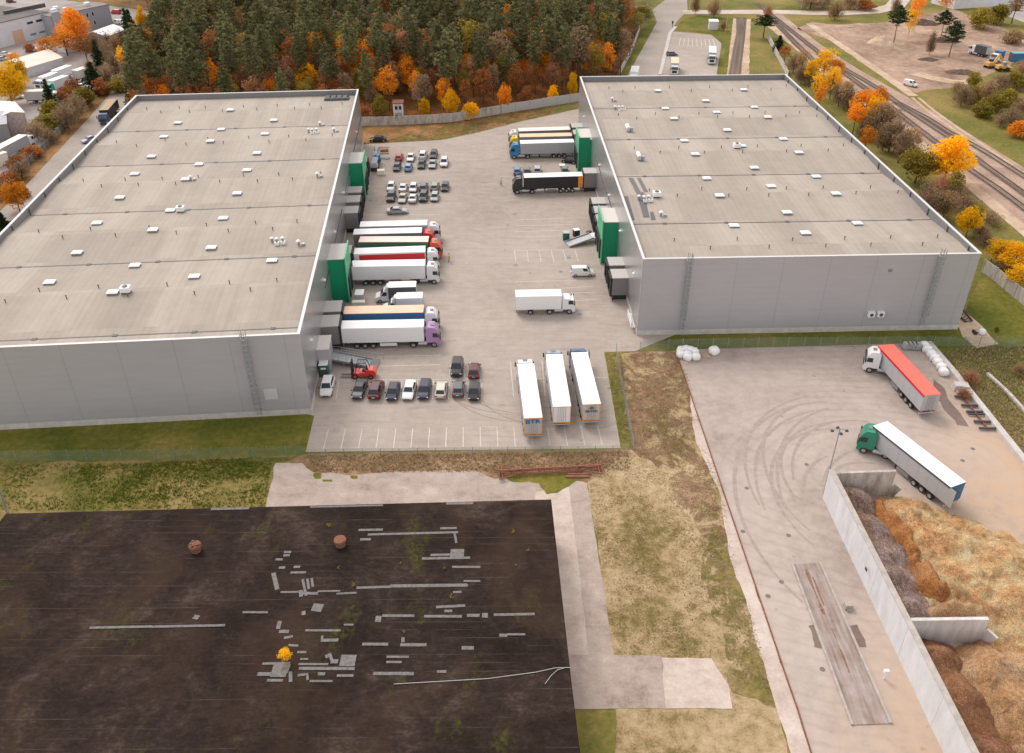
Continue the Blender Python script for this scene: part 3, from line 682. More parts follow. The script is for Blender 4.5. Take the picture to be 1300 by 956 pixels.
# ================================================================ warehouses
def warehouse(name, o, rot, w, d, h, label, docks, shelters, bside, skylights, units, valleys, ridges, ladders, bands):
    """local x runs along the front wall, local y towards the back; bside = +1 when the docks are on the high-x wall"""
    T = empty(name, (o[0], o[1], 0), rot, label, 'warehouse')
    t = 0.35
    mb = MB()
    # four walls as boxes butted at the corners
    mb.box(0, w, 0, t, 0.9, h, 0)
    mb.box(0, w, d - t, d, 0.9, h, 0)
    mb.box(0, t, t, d - t, 0.9, h, 1)
    mb.box(w - t, w, t, d - t, 0.9, h, 1)
    mb.build('wall', ['cladding', 'cladding_shiny'], T)
    mb = MB(); mb.box(-0.06, w + 0.06, -0.06, d + 0.06, 0, 0.9)
    mb.build('plinth', 'concrete_pale', T)
    mb = MB()
    mb.box(-0.1, w + 0.1, -0.1, 0.32, h, h + 0.07); mb.box(-0.1, w + 0.1, d - 0.32, d + 0.1, h, h + 0.07)
    mb.box(-0.1, 0.32, 0.32, d - 0.32, h, h + 0.07); mb.box(w - 0.32, w + 0.1, 0.32, d - 0.32, h, h + 0.07)
    mb.build('coping', 'coping', T)
    zr, zv = h - 0.85, h - 1.5
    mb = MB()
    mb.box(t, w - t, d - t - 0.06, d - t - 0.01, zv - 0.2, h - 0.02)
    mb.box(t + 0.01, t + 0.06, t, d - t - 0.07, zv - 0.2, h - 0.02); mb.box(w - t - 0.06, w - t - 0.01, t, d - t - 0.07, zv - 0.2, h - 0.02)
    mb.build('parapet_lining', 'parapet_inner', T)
    st = MB(); st.box(-0.07, 0.07, 0, 0.16, 0, 1.25); stm = None
    xs = t + 0.07 if bside > 0 else w - t - 0.07
    b0 = 3.0; k = 0
    while b0 < d - 2:
        if stm is None:
            stm = st.build('brace', 'dark_grey', T); q = stm
        else:
            q = stm.copy(); col.objects.link(q); q.parent = T
        q.location = (xs, b0, h - 1.4); q.rotation_euler = (0, 0, -PI / 2 if bside > 0 else PI / 2)
        b0 += 7.6; k += 1
    # roof
    pts = sorted([(v, 0) for v in valleys] + [(r, 1) for r in ridges] + [(t, 0.75), (d - t, 0.35)])
    prof = [(b, zv + (zr - zv) * q) for b, q in pts]
    mb = MB(); n = 1
    for (b0, z0), (b1, z1) in zip(prof, prof[1:]):
        mb.quad([(t, b0, z0), (w - t, b0, z0), (w - t, b1, z1), (t, b1, z1)])
    roof = mb.build('roof', 'membrane', T)
    def rz_(b):
        for (b0, z0), (b1, z1) in zip(prof, prof[1:]):
            if b0 <= b <= b1: return z0 + (z1 - z0) * (b - b0) / max(1e-6, b1 - b0)
        return zr
    for v in valleys:
        g = MB(); g.box(t + 0.1, w - t - 0.1, v - 0.11, v + 0.11, zv + 0.005, zv + 0.05)
        for kx in range(5): 
            x = w * (0.12 + 0.2 * kx); g.box(x - 0.35, x + 0.35, v - 0.3, v + 0.3, zv + 0.02, zv + 0.12)
        g.build('gutter', 'dark_grey', roof)
    # skylights
    s0 = None
    for (a, b) in skylights:
        if s0 is None:
            mb = MB(); mb.box(-1.1, 1.1, -0.85, 0.85, 0, 0.4, 1); mb.box(-1.15, 1.15, -0.9, 0.9, 0.4, 0.5, 0); mb.box(-1.0, 1.0, -0.75, 0.75, 0.502, 0.66, 0, top=0.8)
            s0 = mb.build('skylight', ['white_roof', 'mid_grey'], roof); q = s0
        else:
            q = s0.copy(); col.objects.link(q); q.parent = roof
        q.location = (a, b, rz_(b)); q.scale = (0.72, 0.72, 0.72)
    # vent pipes in two staggered rows along every ridge
    v0 = None; rr = random.Random(int(w * 100))
    cnt = 0
    for r_ in ridges:
        x = 4.0 + rr.uniform(0, 3); side = 1
        while x < w - 2 and cnt < 96:
            if v0 is None:
                mb = MB(); mb.tube((0, 0, 0), (0, 0, 0.5), 0.075, n=7); mb.tube((0, 0, 0.5), (0, 0, 0.6), 0.15, 0.11, n=7)
                v0 = mb.build('vent_pipe', 'dark_grey', roof); q = v0
            else:
                q = v0.copy(); col.objects.link(q); q.parent = roof
            b = r_ + side * (1.5 + rr.uniform(-0.3, 0.3)); q.location = (x, b, rz_(b)); side = -side; x += 4.3 + rr.uniform(-1.2, 1.2); cnt += 1
    for (kind, a, b) in units:
        z = rz_(b); mb = MB()
        if kind == 'box':
            mb.box(-0.7, 0.7, -0.6, 0.6, 0.25, 1.05, 0); mb.box(-0.6, 0.6, -0.5, 0.5, 0, 0.25, 1); mb.tube((0, 0, 1.05), (0, 0, 1.15), 0.4, n=10, m=1)
            nm = 'roof_fan'
        elif kind == 'cluster':
            for i_, (x, y) in enumerate(((0, 0), (1.3, 0.3), (-1.2, 0.4), (0.2, -1.3), (1.6, -1.0))):
                if i_ > 2: mb.box(x - 0.5, x + 0.5, y - 0.4, y + 0.4, 0.1, 0.8, 0); mb.tube((x, y, 0.8), (x, y, 0.86), 0.3, n=10, m=1)
                else: mb.tube((x, y, 0), (x, y, 1.1), 0.33, n=10, m=2); mb.tube((x, y, 1.1), (x, y, 1.3), 0.5, 0.3, n=10, m=0)
            nm = 'air_unit'
        elif kind == 'duct':
            mb.tube((0, 1.6, 0.5), (0, -1.2, 0.6), 0.42, n=10, m=0); mb.tube((0, -1.2, 0.6), (0, -1.5, 0), 0.42, n=10, m=2); mb.tube((0.7, -1.4, 0), (0.7, -1.4, 0.9), 0.3, n=10, m=2)
            nm = 'duct'
        elif kind == 'rack':
            for x in range(4):
                for y in range(3): mb.box(x * 1.45 - 2.9, x * 1.45 - 1.75, y * 0.95 - 1.4, y * 0.95 - 0.7, 0.5, 0.62, 1)
            mb.box(-3.0, 3.0, -1.6, -1.5, 0, 0.5, 1); mb.box(-3.0, 3.0, 1.4, 1.5, 0, 0.5, 1); mb.box(-3, -2.9, -1.5, 1.4, 0, 0.5, 1); mb.box(2.9, 3.0, -1.5, 1.4, 0, 0.5, 1)
            nm = 'condenser_rack'
        else:
            mb.tube((0, 0, 0), (0, 0, 0.8), 0.2, n=8, m=2); mb.tube((0, 0, 0.8), (0, 0, 1.05), 0.42, 0.2, n=10, m=0); mb.box(0.5, 1.0, -0.3, 0.3, 0, 0.4, 2)
            nm = 'roof_cowl'
        q = mb.build(nm, ['white_paint', 'dark_grey', 'galvanised'], roof); q.location = (a, b, z); q.scale = (0.72, 0.72, 0.72) if kind == 'cluster' else (1, 1, 1)
    # dock houses
    X = (lambda a: w + a) if bside > 0 else (lambda a: -a)
    def bx(mb, a0, a1, b0, b1, z0, z1, m=0):
        x0, x1 = sorted((X(a0), X(a1))); mb.box(x0, x1, b0, b1, z0, z1, m)
    for b0, b1 in docks:
        mb = MB(); bx(mb, 0.0, 2.95, b0, b1, 0, 8.6, 0)
        dk = mb.build('dock_house', 'dock_green', T)
        mb = MB(); bx(mb, 2.95, 3.15, b0 - 0.35, b1 + 0.35, 0, 9.15, 0)
        for k in range(1, 5): bx(mb, 3.15, 3.2, b0 - 0.35 + k * 1.48, b0 - 0.25 + k * 1.48, 0.1, 9.1, 0)
        mb.build('facade', 'dock_green_sheen', dk)
        mb = MB(); bx(mb, 0.0, 2.93, b0 + 0.05, b1 - 0.05, 8.602, 8.72, 0); mb.build('roof', 'dock_roof_white', dk)
        for k in range(2):
            mb = MB(); c = b0 + 1.75 + k * 3.4
            bx(mb, 3.155, 3.45, c - 1.5, c - 1.2, 1.0, 4.6, 0); bx(mb, 3.155, 3.45, c + 1.2, c + 1.5, 1.0, 4.6, 0); bx(mb, 3.155, 3.45, c - 1.5, c + 1.5, 4.6, 4.9, 0)
            bx(mb, 3.153, 3.25, c - 1.2, c + 1.2, 1.0, 4.6, 1)
            mb.build('dock_door', ['chassis_black', 'dark_grey'], dk)
    for b0, b1, pz in shelters:
        mb = MB(); c = (b0 + b1) / 2
        bx(mb, 0.0, 2.8, b0, b1, 1.15, 4.55, 0)
        bx(mb, 0.1, 2.6, b0 + 0.5, b1 - 0.5, 0.0, 1.15, 2)
        bx(mb, 2.5, 2.7, b0 + 0.05, b0 + 0.25, 0.0, 1.15, 2); bx(mb, 2.5, 2.7, b1 - 0.25, b1 - 0.05, 0.0, 1.15, 2)
        sh = mb.build('dock_shelter', ['dock_grey', 'dock_roof', 'chassis_black'], T)
        mb = MB(); bx(mb, -0.0, 2.85, b0 - 0.05, b1 + 0.05, 4.553, 4.68, 0); mb.build('roof', 'dock_roof', sh)
        mb = MB(); bx(mb, 2.802, 3.2, b0, b0 + 0.35, 1.15, 4.5, 0); bx(mb, 2.802, 3.2, b1 - 0.35, b1, 1.15, 4.5, 0); bx(mb, 2.802, 3.2, b0, b1, 4.15, 4.55, 0)
        bx(mb, 2.8, 2.83, b0 + 0.35, b1 - 0.35, 1.15, 4.15, 1)
        mb.build('curtain', ['chassis_black', 'mid_grey'], sh)
        mb = MB(); bx(mb, 2.75, 3.15, b0 + 0.1, b1 - 0.1, 0.85, 1.12, 0)
        mb.build('bumper', 'tyre', sh)
    # caged ladders
    for a, zb in ladders:
        mb = MB()
        for s_ in (-0.3, 0.3): mb.tube((a + s_, -0.35, zb), (a + s_, -0.35, h + 1.3), 0.05, n=6)
        z = zb + 0.2
        while z < h + 1.1: mb.tube((a - 0.3, -0.35, z), (a + 0.3, -0.35, z), 0.03, n=5, caps=False); z += 0.35
        z = zb + 2.2
        while z < h + 1.3:
            pp = [(a - 0.42, -0.35), (a - 0.42, -0.85), (a - 0.2, -1.1), (a + 0.2, -1.1), (a + 0.42, -0.85), (a + 0.42, -0.35)]
            for p_, q_ in zip(pp, pp[1:]): mb.tube((*p_, z), (*q_, z), 0.04, n=5, caps=False)
            z += 0.8
        for p_ in pp[1:5]: mb.tube((*p_, zb + 2.2), (*p_, h + 1.25), 0.035, n=5, caps=False)
        for z in (zb + 1, zb + 5, zb + 9, h - 0.6):
            for s_ in (-0.3, 0.3): mb.tube((a + s_, -0.35, z), (a + s_, -0.02, z), 0.04, n=5, caps=False)
        mb.build('ladder', 'galvanised', T)
    for b0, b1, z in bands:
        mb = MB(); bx(mb, 0.01, 0.12, b0, b1, z, z + 0.22, 0)
        mb.build('cable_tray', 'dark_grey', T)
    # wall lamps along the dock wall
    for k in range(6):
        b = d * (0.06 + 0.16 * k)
        mb = MB(); bx(mb, 0.01, 0.4, b - 0.25, b + 0.25, 8.3, 8.5, 0); bx(mb, 0.01, 0.1, b - 0.1, b + 0.1, 8.5, 8.8, 0)
        mb.build('floodlight', 'white_paint', T)
    return T
LS = [(25.43,106.71), (14.77,99.14), (25.80,93.75), (14.24,88.90), (25.46,84.27), (14.71,76.77), (25.74,71.48), (14.22,66.37), (36.69,76.81), (36.46,66.43), (25.37,61.89),
      (36.90,99.00), (36.52,88.76), (36.69,54.47), (36.40,42.78), (36.72,31.05), (47.65,25.56), (14.80,54.37), (25.74,47.93), (14.32,42.68), (25.28,38.23), (14.71,31.10),
      (25.60,25.76), (36.36,20.39), (14.17,20.40), (25.24,15.83)]
LU = [('box', *(27.67,47.76)), ('box', *(27.17,15.93)), ('cluster', *(47.48,32.30)), ('cluster', *(46.98,89.42)), ('rack', *(50.24,114.85)), ('cowl', *(48.07,95.18)), ('cowl', *(26.37,61.80)), ('cowl', *(51.30,31.03)), ('cowl', *(51.20,61.22)), ('cowl', *(51.85,89.51))]
WL = warehouse('warehouse', (-84.9, 97.43), 0.0786, 55.42, 118.8, 13.88, 'grey metal warehouse on the left with two green dock houses on its right wall', [(33.0, 39.4), (80.0, 86.9)],
    [(73.1, 76.5, 0), (67.9, 71.4, 0), (62.2, 65.7, 0), (43.6, 47.0, 0), (21.9, 25.5, 0), (17.1, 20.7, 0), (91.6, 95.0, 0)], 1, LS, LU,
    [4.2, 27.3, 48.5, 73.0, 95.0], [16.2, 38.2, 61.5, 84.5, 108.0], [(47.95, 0.5)], [(27, 60, 6.4), (69, 118, 6.8)])
RS = [(18.80,95.03), (40.77,94.94), (29.40,87.33), (18.37,81.78), (29.75,77.21), (18.72,72.71), (29.40,65.11), (18.36,58.60), (18.77,49.23), (18.42,36.62), (18.68,27.01), (18.38,14.60), (40.07,81.95), (29.33,41.97), (29.79,53.88),
      (40.72,72.80), (40.29,58.90), (40.72,49.36), (40.28,36.78), (29.70,31.37), (40.73,27.08), (29.29,19.75), (40.33,14.77), (29.73,10.63)]
RU = [('duct', *(7.12,66.82)), ('duct', *(6.76,48.21)), ('box', *(6.88,27.34)), ('cowl', *(6.35,19.43)), ('cluster', *(7.14,82.00)), ('cowl', *(6.35,88.41)), ('box', *(28.45,53.06)), ('cluster', *(4.22,25.95))]
WR = warehouse('warehouse', (21.09, 123.28), 0.0264, 54.79, 106.24, 14.34, 'grey metal warehouse on the right with two green dock houses on its left wall', [(26.6, 33.4), (74.6, 81.2)],
    [(94.2, 97.6, 0), (88.9, 92.3, 0), (62.2, 65.5, 0), (44.9, 48.2, 0), (40.2, 43.6, 0), (36.0, 39.3, 0), (16.7, 20.0, 0), (11.8, 15.2, 0)], -1, RS, RU,
    [16.5, 39.0, 60.8, 83.2], [6.5, 28.6, 51.8, 74.6, 96.3], [(7.4, 1.0), (48.2, 1.0)], [(28, 66, 7.2)])
# dark patches of fresh membrane on the right roof
roofR = [o for o in WR.children if o.name.startswith('roof')][0]
for i, q in enumerate(([(3.20,38.22), (4.11,38.18), (4.25,29.57), (3.36,29.61)], [(3.36,29.61), (4.80,27.72), (4.25,19.08), (3.16,19.12)],
          [(4.68,21.16), (5.26,21.14), (5.18,17.97), (4.33,18.00)], [(4.88,38.15), (5.60,38.12), (5.68,29.67), (4.89,29.70)], [(0.81,27.68), (1.52,27.66), (1.45,18.11), (0.75,18.14)])):
    mb = MB()
    zz = lambda b: (12.84 + 0.65 * ((b - 16.5) / 12.1 if b < 28.6 else (39.0 - b) / 10.4)) + 0.06
    # split at the ridge
    bs = sorted(p[1] for p in q); blo, bhi = bs[0], bs[-1]
    cuts = [blo] + ([28.6] if blo < 28.6 < bhi else []) + [bhi]
    top = sorted(q, key=lambda p: -p[1])[:2]; bot = sorted(q, key=lambda p: p[1])[:2]
    top.sort(); bot.sort()
    for c0, c1 in zip(cuts, cuts[1:]):
        t0 = (c0 - blo) / (bhi - blo); t1 = (c1 - blo) / (bhi - blo)
        l = lambda t, k: bot[k][0] + (top[k][0] - bot[k][0]) * t
        mb.quad([(l(t0, 0), c0, zz(c0)), (l(t0, 1), c0, zz(c0)), (l(t1, 1), c1, zz(c1)), (l(t1, 0), c1, zz(c1))])
    P('fresh_felt', (0.13, 0.125, 0.125), 0.7, var=0.2)
    mb.build('patch', 'fresh_felt', roofR)
# small fittings of the walls
mb = MB()
for k in (0, 1.6): mb.box(38.6 + k, 39.7 + k, -0.55, -0.02, 3.0, 3.9, 0); mb.tube((39.15 + k, -0.56, 3.45), (39.15 + k, -0.58, 3.45), 0.33, n=12, m=1)
mb.build('air_conditioner', ['white_paint', 'dark_grey'], WR)
mb = MB(); mb.box(40.3, 40.9, -0.12, -0.01, 11.3, 11.8); mb.build('vent', 'mid_grey', WR)
mb = MB(); mb.box(49.1, 51.0, -0.12, -0.01, 3.0, 4.9); mb.build('notice_board', 'light_grey', WL)
mb = MB(); mb.box(55.43, 57.3, 10.7, 14.75, 0, 4.3); e_ = mb.build('entrance_porch', 'cladding', WL)
mb = MB(); mb.box(55.43, 57.4, 10.6, 14.85, 4.302, 4.42); mb.build('roof', 'dock_roof_white', e_)
mb = MB(); mb.box(-0.9, -0.2, 1.0, 5.4, 0.9, 1.1); mb.box(-0.9, -0.82, 1.0, 5.4, 1.1, 2.0); mb.build('side_step', 'white_paint', WR)
tag(WL, None, None)

# ---- bitumen-roofed building in the foreground
T = empty('low_building', (0, 0, 0), 0, 'low building in the foreground with a patched black felt roof', 'building')
rp = [(-59.6, 74.7), (4.6, 76.7), (5.5, 51.7), (6.3, 34.0), (-62.5, 32.0)]
mb = MB(); mb.prism([(x * 0.998 - (0.1 if x > 0 else -0.15), y - (0.1 if y > 60 else 0)) for x, y in rp], 0, 5.86)
mb.build('wall', 'concrete', T)
mb = MB(); mb.prism(rp, 5.862, 6.0); rf = mb.build('roof', 'bitumen', T)
patches = []
def zp(x, y): return (330 + x / 3.085, 560 + y / 3.085)
patches = [(-16.3,71.8,2.8,0.33,0.02), (-11.4,71.2,10.3,0.32,0.03), (-7.4,72.0,1.9,0.33,0.02), (-16.7,70.3,1.2,0.36,0.02), (-6.5,70.4,1.5,0.26,-1.39), (-7.4,67.4,5.3,0.34,0.02), (-7.8,67.9,2.7,0.34,0.02), (-6.2,68.1,1.5,1.30,-0.01), (-5.1,66.1,3.1,0.29,-0.01), (-4.4,64.1,1.8,0.25,-0.01), (-9.0,63.5,8.2,0.42,0.01), (-5.5,63.5,1.4,0.35,-0.01), (-5.9,62.6,0.9,0.28,0.02), (-6.5,60.7,3.0,0.33,0.06), (-6.7,60.1,0.8,0.33,-0.01), (-6.3,76.1,3.2,0.39,0.02), (-19.7,75.7,8.6,0.26,0.03), (-14.8,63.3,3.7,0.32,0.04), (-17.6,62.5,2.1,0.24,0.06), (-19.5,62.8,2.4,0.21,0.02), (-23.4,62.7,2.4,0.25,0.02), (-21.4,62.5,1.6,0.35,-0.01), (-22.2,63.3,2.4,0.27,-1.22), (-21.9,63.8,1.5,0.27,-1.27), (-21.5,64.0,1.3,0.27,-1.28), (-22.4,62.5,0.9,0.38,-1.37), (-25.5,64.2,2.5,0.47,-1.18), (-25.1,68.4,0.8,0.35,0.02), (-25.1,67.9,0.7,0.31,0.02), (-25.8,67.3,0.8,0.31,-0.01), (-25.2,66.1,0.7,0.34,0.02), (-23.6,66.2,0.7,0.34,0.02), (-23.3,65.4,1.7,0.30,0.02), (-25.8,60.0,1.0,0.30,-0.01), (-20.3,60.6,1.1,1.02,-0.17), (-21.6,59.9,0.4,0.54,0.22), (-23.8,58.4,1.0,0.42,-1.54), (-23.1,57.6,1.0,0.39,0.02), (-22.5,56.9,0.9,0.29,0.25), (-13.8,59.1,0.6,0.78,-0.01), (-11.8,59.5,3.3,0.33,-0.01), (-7.2,59.4,3.9,0.33,-0.01), (-4.1,59.5,1.3,0.39,-0.01), (-2.9,59.5,0.6,0.59,-0.01), (0.1,59.6,4.2,0.33,0.02), (-19.2,57.7,3.6,0.26,-0.01), (-16.7,58.4,1.0,0.23,-0.01), (-21.8,55.9,1.0,0.28,-0.11), (-20.8,55.1,0.9,0.27,-0.01), (-20.4,54.3,0.8,0.21,-0.01), (-18.3,56.5,1.7,0.37,0.02), (-19.1,56.7,0.7,0.23,-1.46), (-13.7,56.0,2.6,0.34,-0.01), (-9.9,55.9,2.6,0.37,-0.01), (-11.0,56.5,0.6,0.33,-1.47), (-11.3,54.5,2.2,0.27,-0.01), (-11.6,53.9,1.5,0.26,-0.01), (-11.5,52.6,3.9,0.37,-0.01), (-4.5,55.5,1.2,0.42,-0.01), (-1.0,57.0,0.8,0.37,-0.01), (0.3,57.1,1.8,0.25,-0.01), (-6.9,52.8,0.9,0.31,-0.01), (-16.1,54.1,1.5,1.31,-0.01), (-18.0,53.2,5.4,0.35,-0.01), (-19.4,53.7,2.9,0.24,-0.01), (-16.1,52.4,1.6,0.29,-0.01), (-18.4,52.6,0.7,0.35,-0.01), (-20.3,52.5,0.7,0.29,0.16), (-19.7,52.3,0.8,0.24,-1.26), (-18.3,51.8,2.2,0.23,-0.01), (-17.4,54.0,0.7,0.47,-0.01), (-17.8,54.4,1.2,0.30,-1.14), (-18.2,54.6,0.4,0.42,0.41), (-23.0,53.8,2.7,0.27,0.02), (-22.5,53.0,1.5,1.47,-0.01), (-23.8,52.6,1.5,0.41,-0.01), (-22.7,51.9,1.5,0.29,-0.01), (-21.8,53.2,1.0,0.39,-1.65), (-21.3,52.3,1.2,0.34,-1.36), (-39.8,58.2,6.2,0.30,0.02), (-33.0,58.3,7.5,0.29,0.02), (-26.6,60.0,2.6,0.26,-0.01), (-33.4,75.3,4.5,0.35,0.03), (-32.5,59.4,0.6,0.53,-0.24)]
pc = MB()
for (x, y, L_, wd, an) in patches:
    ca, sa = math.cos(an) * L_ / 2, math.sin(an) * L_ / 2; na, nb = -math.sin(an) * wd / 2, math.cos(an) * wd / 2
    pc.quad([(x - ca - na, y - sa - nb, 6.004 + 0.0007 * len(pc.f)), (x + ca - na, y + sa - nb, 6.004 + 0.0007 * len(pc.f)), (x + ca + na, y + sa + nb, 6.004 + 0.0007 * len(pc.f)), (x - ca + na, y - sa + nb, 6.004 + 0.0007 * len(pc.f))])
pc.build('felt_patches', 'felt_patch', rf)['kind'] = 'stuff'
for (x, y), nm in (((-35.36,68.68), 0), ((-19.35,69.42), 1)):
    mb = MB(); mb.tube((0, 0, 0), (0, 0, 0.75), 0.55, 0.6, n=14, m=0); mb.tube((0, 0, 0.75), (0, 0, 0.95), 0.72, 0.66, n=14, m=1)
    if nm == 0:
        for k in range(26): a = random.uniform(0, 2 * PI); r = random.uniform(0, 0.6); mb.box(r * math.cos(a) - 0.12, r * math.cos(a) + 0.12, r * math.sin(a) - 0.12, r * math.sin(a) + 0.12, 0.93, 1.0 + random.uniform(0.02, 0.16), random.choice((0, 1, 2)), rz=a)
    P('red_brick', (0.2, 0.1, 0.065), 0.9, var=0.4, scale=5)
    q = mb.build('vent_stack', ['red_brick', 'rust', 'red_brick'], rf); q.location = (x, y, 6.0)
mb = MB()
cpts = [(-11.33,51.44), (-6.87,51.71), (-2.39,51.99), (2.12,52.67), (4.03,53.14), (5.48,53.18)]
for a, b in zip(cpts, cpts[1:]): mb.tube((*a, 6.05), (*b, 6.05), 0.03, n=6)
cpts = [(2.98,51.36), (3.62,52.31), (4.25,52.92), (4.86,53.09)]
for a, b in zip(cpts, cpts[1:]): mb.tube((*a, 6.07), (*b, 6.07), 0.025, n=6)
tag(mb.build('cable', 'light_grey'), 'white cable lying across the near right corner of the black roof', 'cable')

# ================================================================ vegetation
def leaf_arrays(cl, rng, flat=0.6):
    """cl = list of (cx, cy, cz, rx, ry, rz, n, size); returns vertices of loose leaf-sized quads"""
    V = []
    for cx, cy, cz, rx, ry, rz, n, size in cl:
        n = int(n)
        d = rng.normal(size=(n, 3)); d /= np.linalg.norm(d, axis=1)[:, None]
        rr = rng.uniform(0.45, 1.0, (n, 1)) ** 0.6
        c = d * rr * np.array([rx, ry, rz]) + np.array([cx, cy, cz])
        a = rng.normal(size=(n, 3)); a[:, 2] *= flat; a /= np.linalg.norm(a, axis=1)[:, None]
        b = np.cross(a, rng.normal(size=(n, 3))); b /= np.linalg.norm(b, axis=1)[:, None]
        s = size * rng.uniform(0.55, 1.25, (n, 1))
        a = a * s; b = b * s * 0.55
        q = np.stack([c - a - b * 0.4, c + a * 0.2 - b, c + a + b * 0.4, c - a * 0.2 + b], 1)
        V.append(q.reshape(-1, 3))
    return np.concatenate(V)
def quad_mesh(name, V, mat):
    n = len(V) // 4
    me = bpy.data.meshes.new(name)
    me.vertices.add(len(V)); me.vertices.foreach_set('co', V.astype(np.float32).ravel())
    me.loops.add(n * 4); me.loops.foreach_set('vertex_index', np.arange(n * 4, dtype=np.int32))
    me.polygons.add(n); me.polygons.foreach_set('loop_start', np.arange(0, n * 4, 4, dtype=np.int32)); me.polygons.foreach_set('loop_total', np.full(n, 4, np.int32))
    me.materials.append(M[mat]); me.update(calc_edges=True)
    return me
def pine_clusters(rng, H, Rm, lo=0.45, whorls=13, n=20, size=0.42, cone=False):
    cl = []
    for k in range(whorls):
        t = k / (whorls - 1)
        z = H * (lo + (1 - lo) * t) - 0.3
        if cone: r = Rm * (1 - t) ** 0.9 + 0.25
        else: r = Rm * (0.55 + 0.45 * math.sin(min(1, t * 1.9) * PI / 2)) * (1 - max(0, t - 0.35) / 0.65) ** 0.62 + 0.3
        m_ = max(2, int(rng.integers(4, 7) * (0.5 + r / Rm * 0.6)))
        a0 = rng.uniform(0, 6.28)
        for j in range(m_):
            a = a0 + j * 2 * PI / m_ + rng.uniform(-0.35, 0.35); L_ = r * rng.uniform(0.6, 1.1)
            for q in ((0.45, 0.92) if r > 1 else (0.6,)):
                zz = z + rng.uniform(-0.35, 0.35) + (0.25 if not cone else -0.35) * q * L_ * 0.4
                cl.append((math.cos(a) * L_ * q, math.sin(a) * L_ * q, zz, 0.5 + 0.11 * r, 0.5 + 0.11 * r, 0.36, n, size))
    return cl
def add_tree_proto(key, crown_V, mat, trunk_fn, bark):
    root = bpy.data.objects.new(key, None)
    me = quad_mesh('crown', crown_V, mat)
    c = bpy.data.objects.new('crown', me); c.parent = root
    mb = MB(); trunk_fn(mb)
    tm = bpy.data.meshes.new('trunk'); tm.from_pydata(mb.v, [], mb.f); tm.materials.append(M[bark])
    tr = bpy.data.objects.new('trunk', tm); tr.parent = root
    return (root, c, tr)
def place_tree(proto, name, loc, s, rz, label, cat, group=None, mat=None, bark=None):
    root, c, tr = proto
    r = bpy.data.objects.new(name, None); col.objects.link(r)
    r.location = (loc[0], loc[1], 0); r.rotation_euler = (0, 0, rz); r.scale = s if isinstance(s, tuple) else (s, s, s)
    for ch, mm in ((c, mat), (tr, bark)):
        q = ch.copy(); col.objects.link(q); q.parent = r
        if mm: setmat(q, mm)
    return tag(r, label, cat, group)
def straight_trunk(H, r0, lean=0.0, branches=0, lo=0.5, seed=0, bl=1.6):
    def fn(mb):
        rr = random.Random(seed)
        p = Vector((0, 0, -0.1)); n = 5; pts = [p]
        for k in range(n):
            pts.append(Vector((rr.uniform(-0.12, 0.12) + lean * k, rr.uniform(-0.12, 0.12), H * 0.96 * (k + 1) / n)))
        for k in range(n):
            mb.tube(pts[k], pts[k + 1], r0 * (1 - 0.85 * k / n), r0 * (1 - 0.85 * (k + 1) / n), n=6, caps=False)
        for k in range(branches):
            z = H * rr.uniform(lo, 0.92); a = rr.uniform(0, 6.28)
            mb.tube((0, 0, z), (math.cos(a) * bl, math.sin(a) * bl, z + 0.5), 0.07, 0.02, n=4, caps=False)
    return fn
PINES = []
for i in range(6):
    rng = np.random.default_rng(20 + i)
    H = 20 + (i % 3) * 0.8; Rm = (3.2, 3.7, 2.9, 3.9, 3.4, 3.0)[i]
    PINES.append(add_tree_proto('pine', leaf_arrays(pine_clusters(rng, H, Rm, lo=(0.48, 0.56, 0.45, 0.6, 0.52, 0.42)[i], whorls=11, n=19, size=0.38), rng), 'needles', straight_trunk(H, 0.2, 0, 16, 0.35, i), 'pine_bark'))
SPRUCE = []
for i in range(2):
    rng = np.random.default_rng(40 + i); H = 12
    SPRUCE.append(add_tree_proto('spruce', leaf_arrays(pine_clusters(rng, H, 2.7, lo=0.1, whorls=16, n=20, size=0.36, cone=True), rng), 'needles_dark', straight_trunk(H, 0.18, 0, 0, 0.4, i), 'bark'))
def lobes(rng, W, H, lo, k, n, size, fill=0.55):
    cl = []
    for i in range(k):
        d = rng.normal(size=3); d /= np.linalg.norm(d); q = rng.uniform(0.3, 1.0) ** 0.5
        z = lo + (H - lo) * (0.5 + 0.42 * d[2] * q)
        rr = W / 2 * (0.95 - 0.25 * max(0, d[2]))
        s = W * rng.uniform(0.13, 0.24)
        cl.append((d[0] * q * rr * 0.8, d[1] * q * rr * 0.8, z, s, s, s * 0.85, n, size))
    return cl
def limbs(H, W, r0, k=7, seed=0, z0=0.2, twigs=0):
    def fn(mb):
        rr = random.Random(seed)
        mb.tube((0, 0, -0.1), (0, 0, H * z0), r0, r0 * 0.8, n=7, caps=False)
        mb.tube((0, 0, H * z0), (rr.uniform(-0.2, 0.2), rr.uniform(-0.2, 0.2), H * 0.85), r0 * 0.8, 0.03, n=6, caps=False)
        for i in range(k):
            a = 2 * PI * i / k + rr.uniform(-0.4, 0.4); zs = H * rr.uniform(z0, 0.55); L_ = W * rr.uniform(0.28, 0.42)
            e = Vector((math.cos(a) * L_, math.sin(a) * L_, zs + H * rr.uniform(0.12, 0.3)))
            mb.tube((0, 0, zs), e, r0 * 0.4, 0.03, n=5, caps=False)
            for j in range(2 + twigs):
                t = rr.uniform(0.4, 0.9); p = Vector((0, 0, zs)).lerp(e, t)
                mb.tube(p, p + Vector((rr.uniform(-1, 1), rr.uniform(-1, 1), rr.uniform(0.4, 1.4))) * (W * 0.1), 0.04, 0.012, n=4, caps=False)
    return fn
BROAD, SPARSE, SHRUB, BARE = [], [], [], []
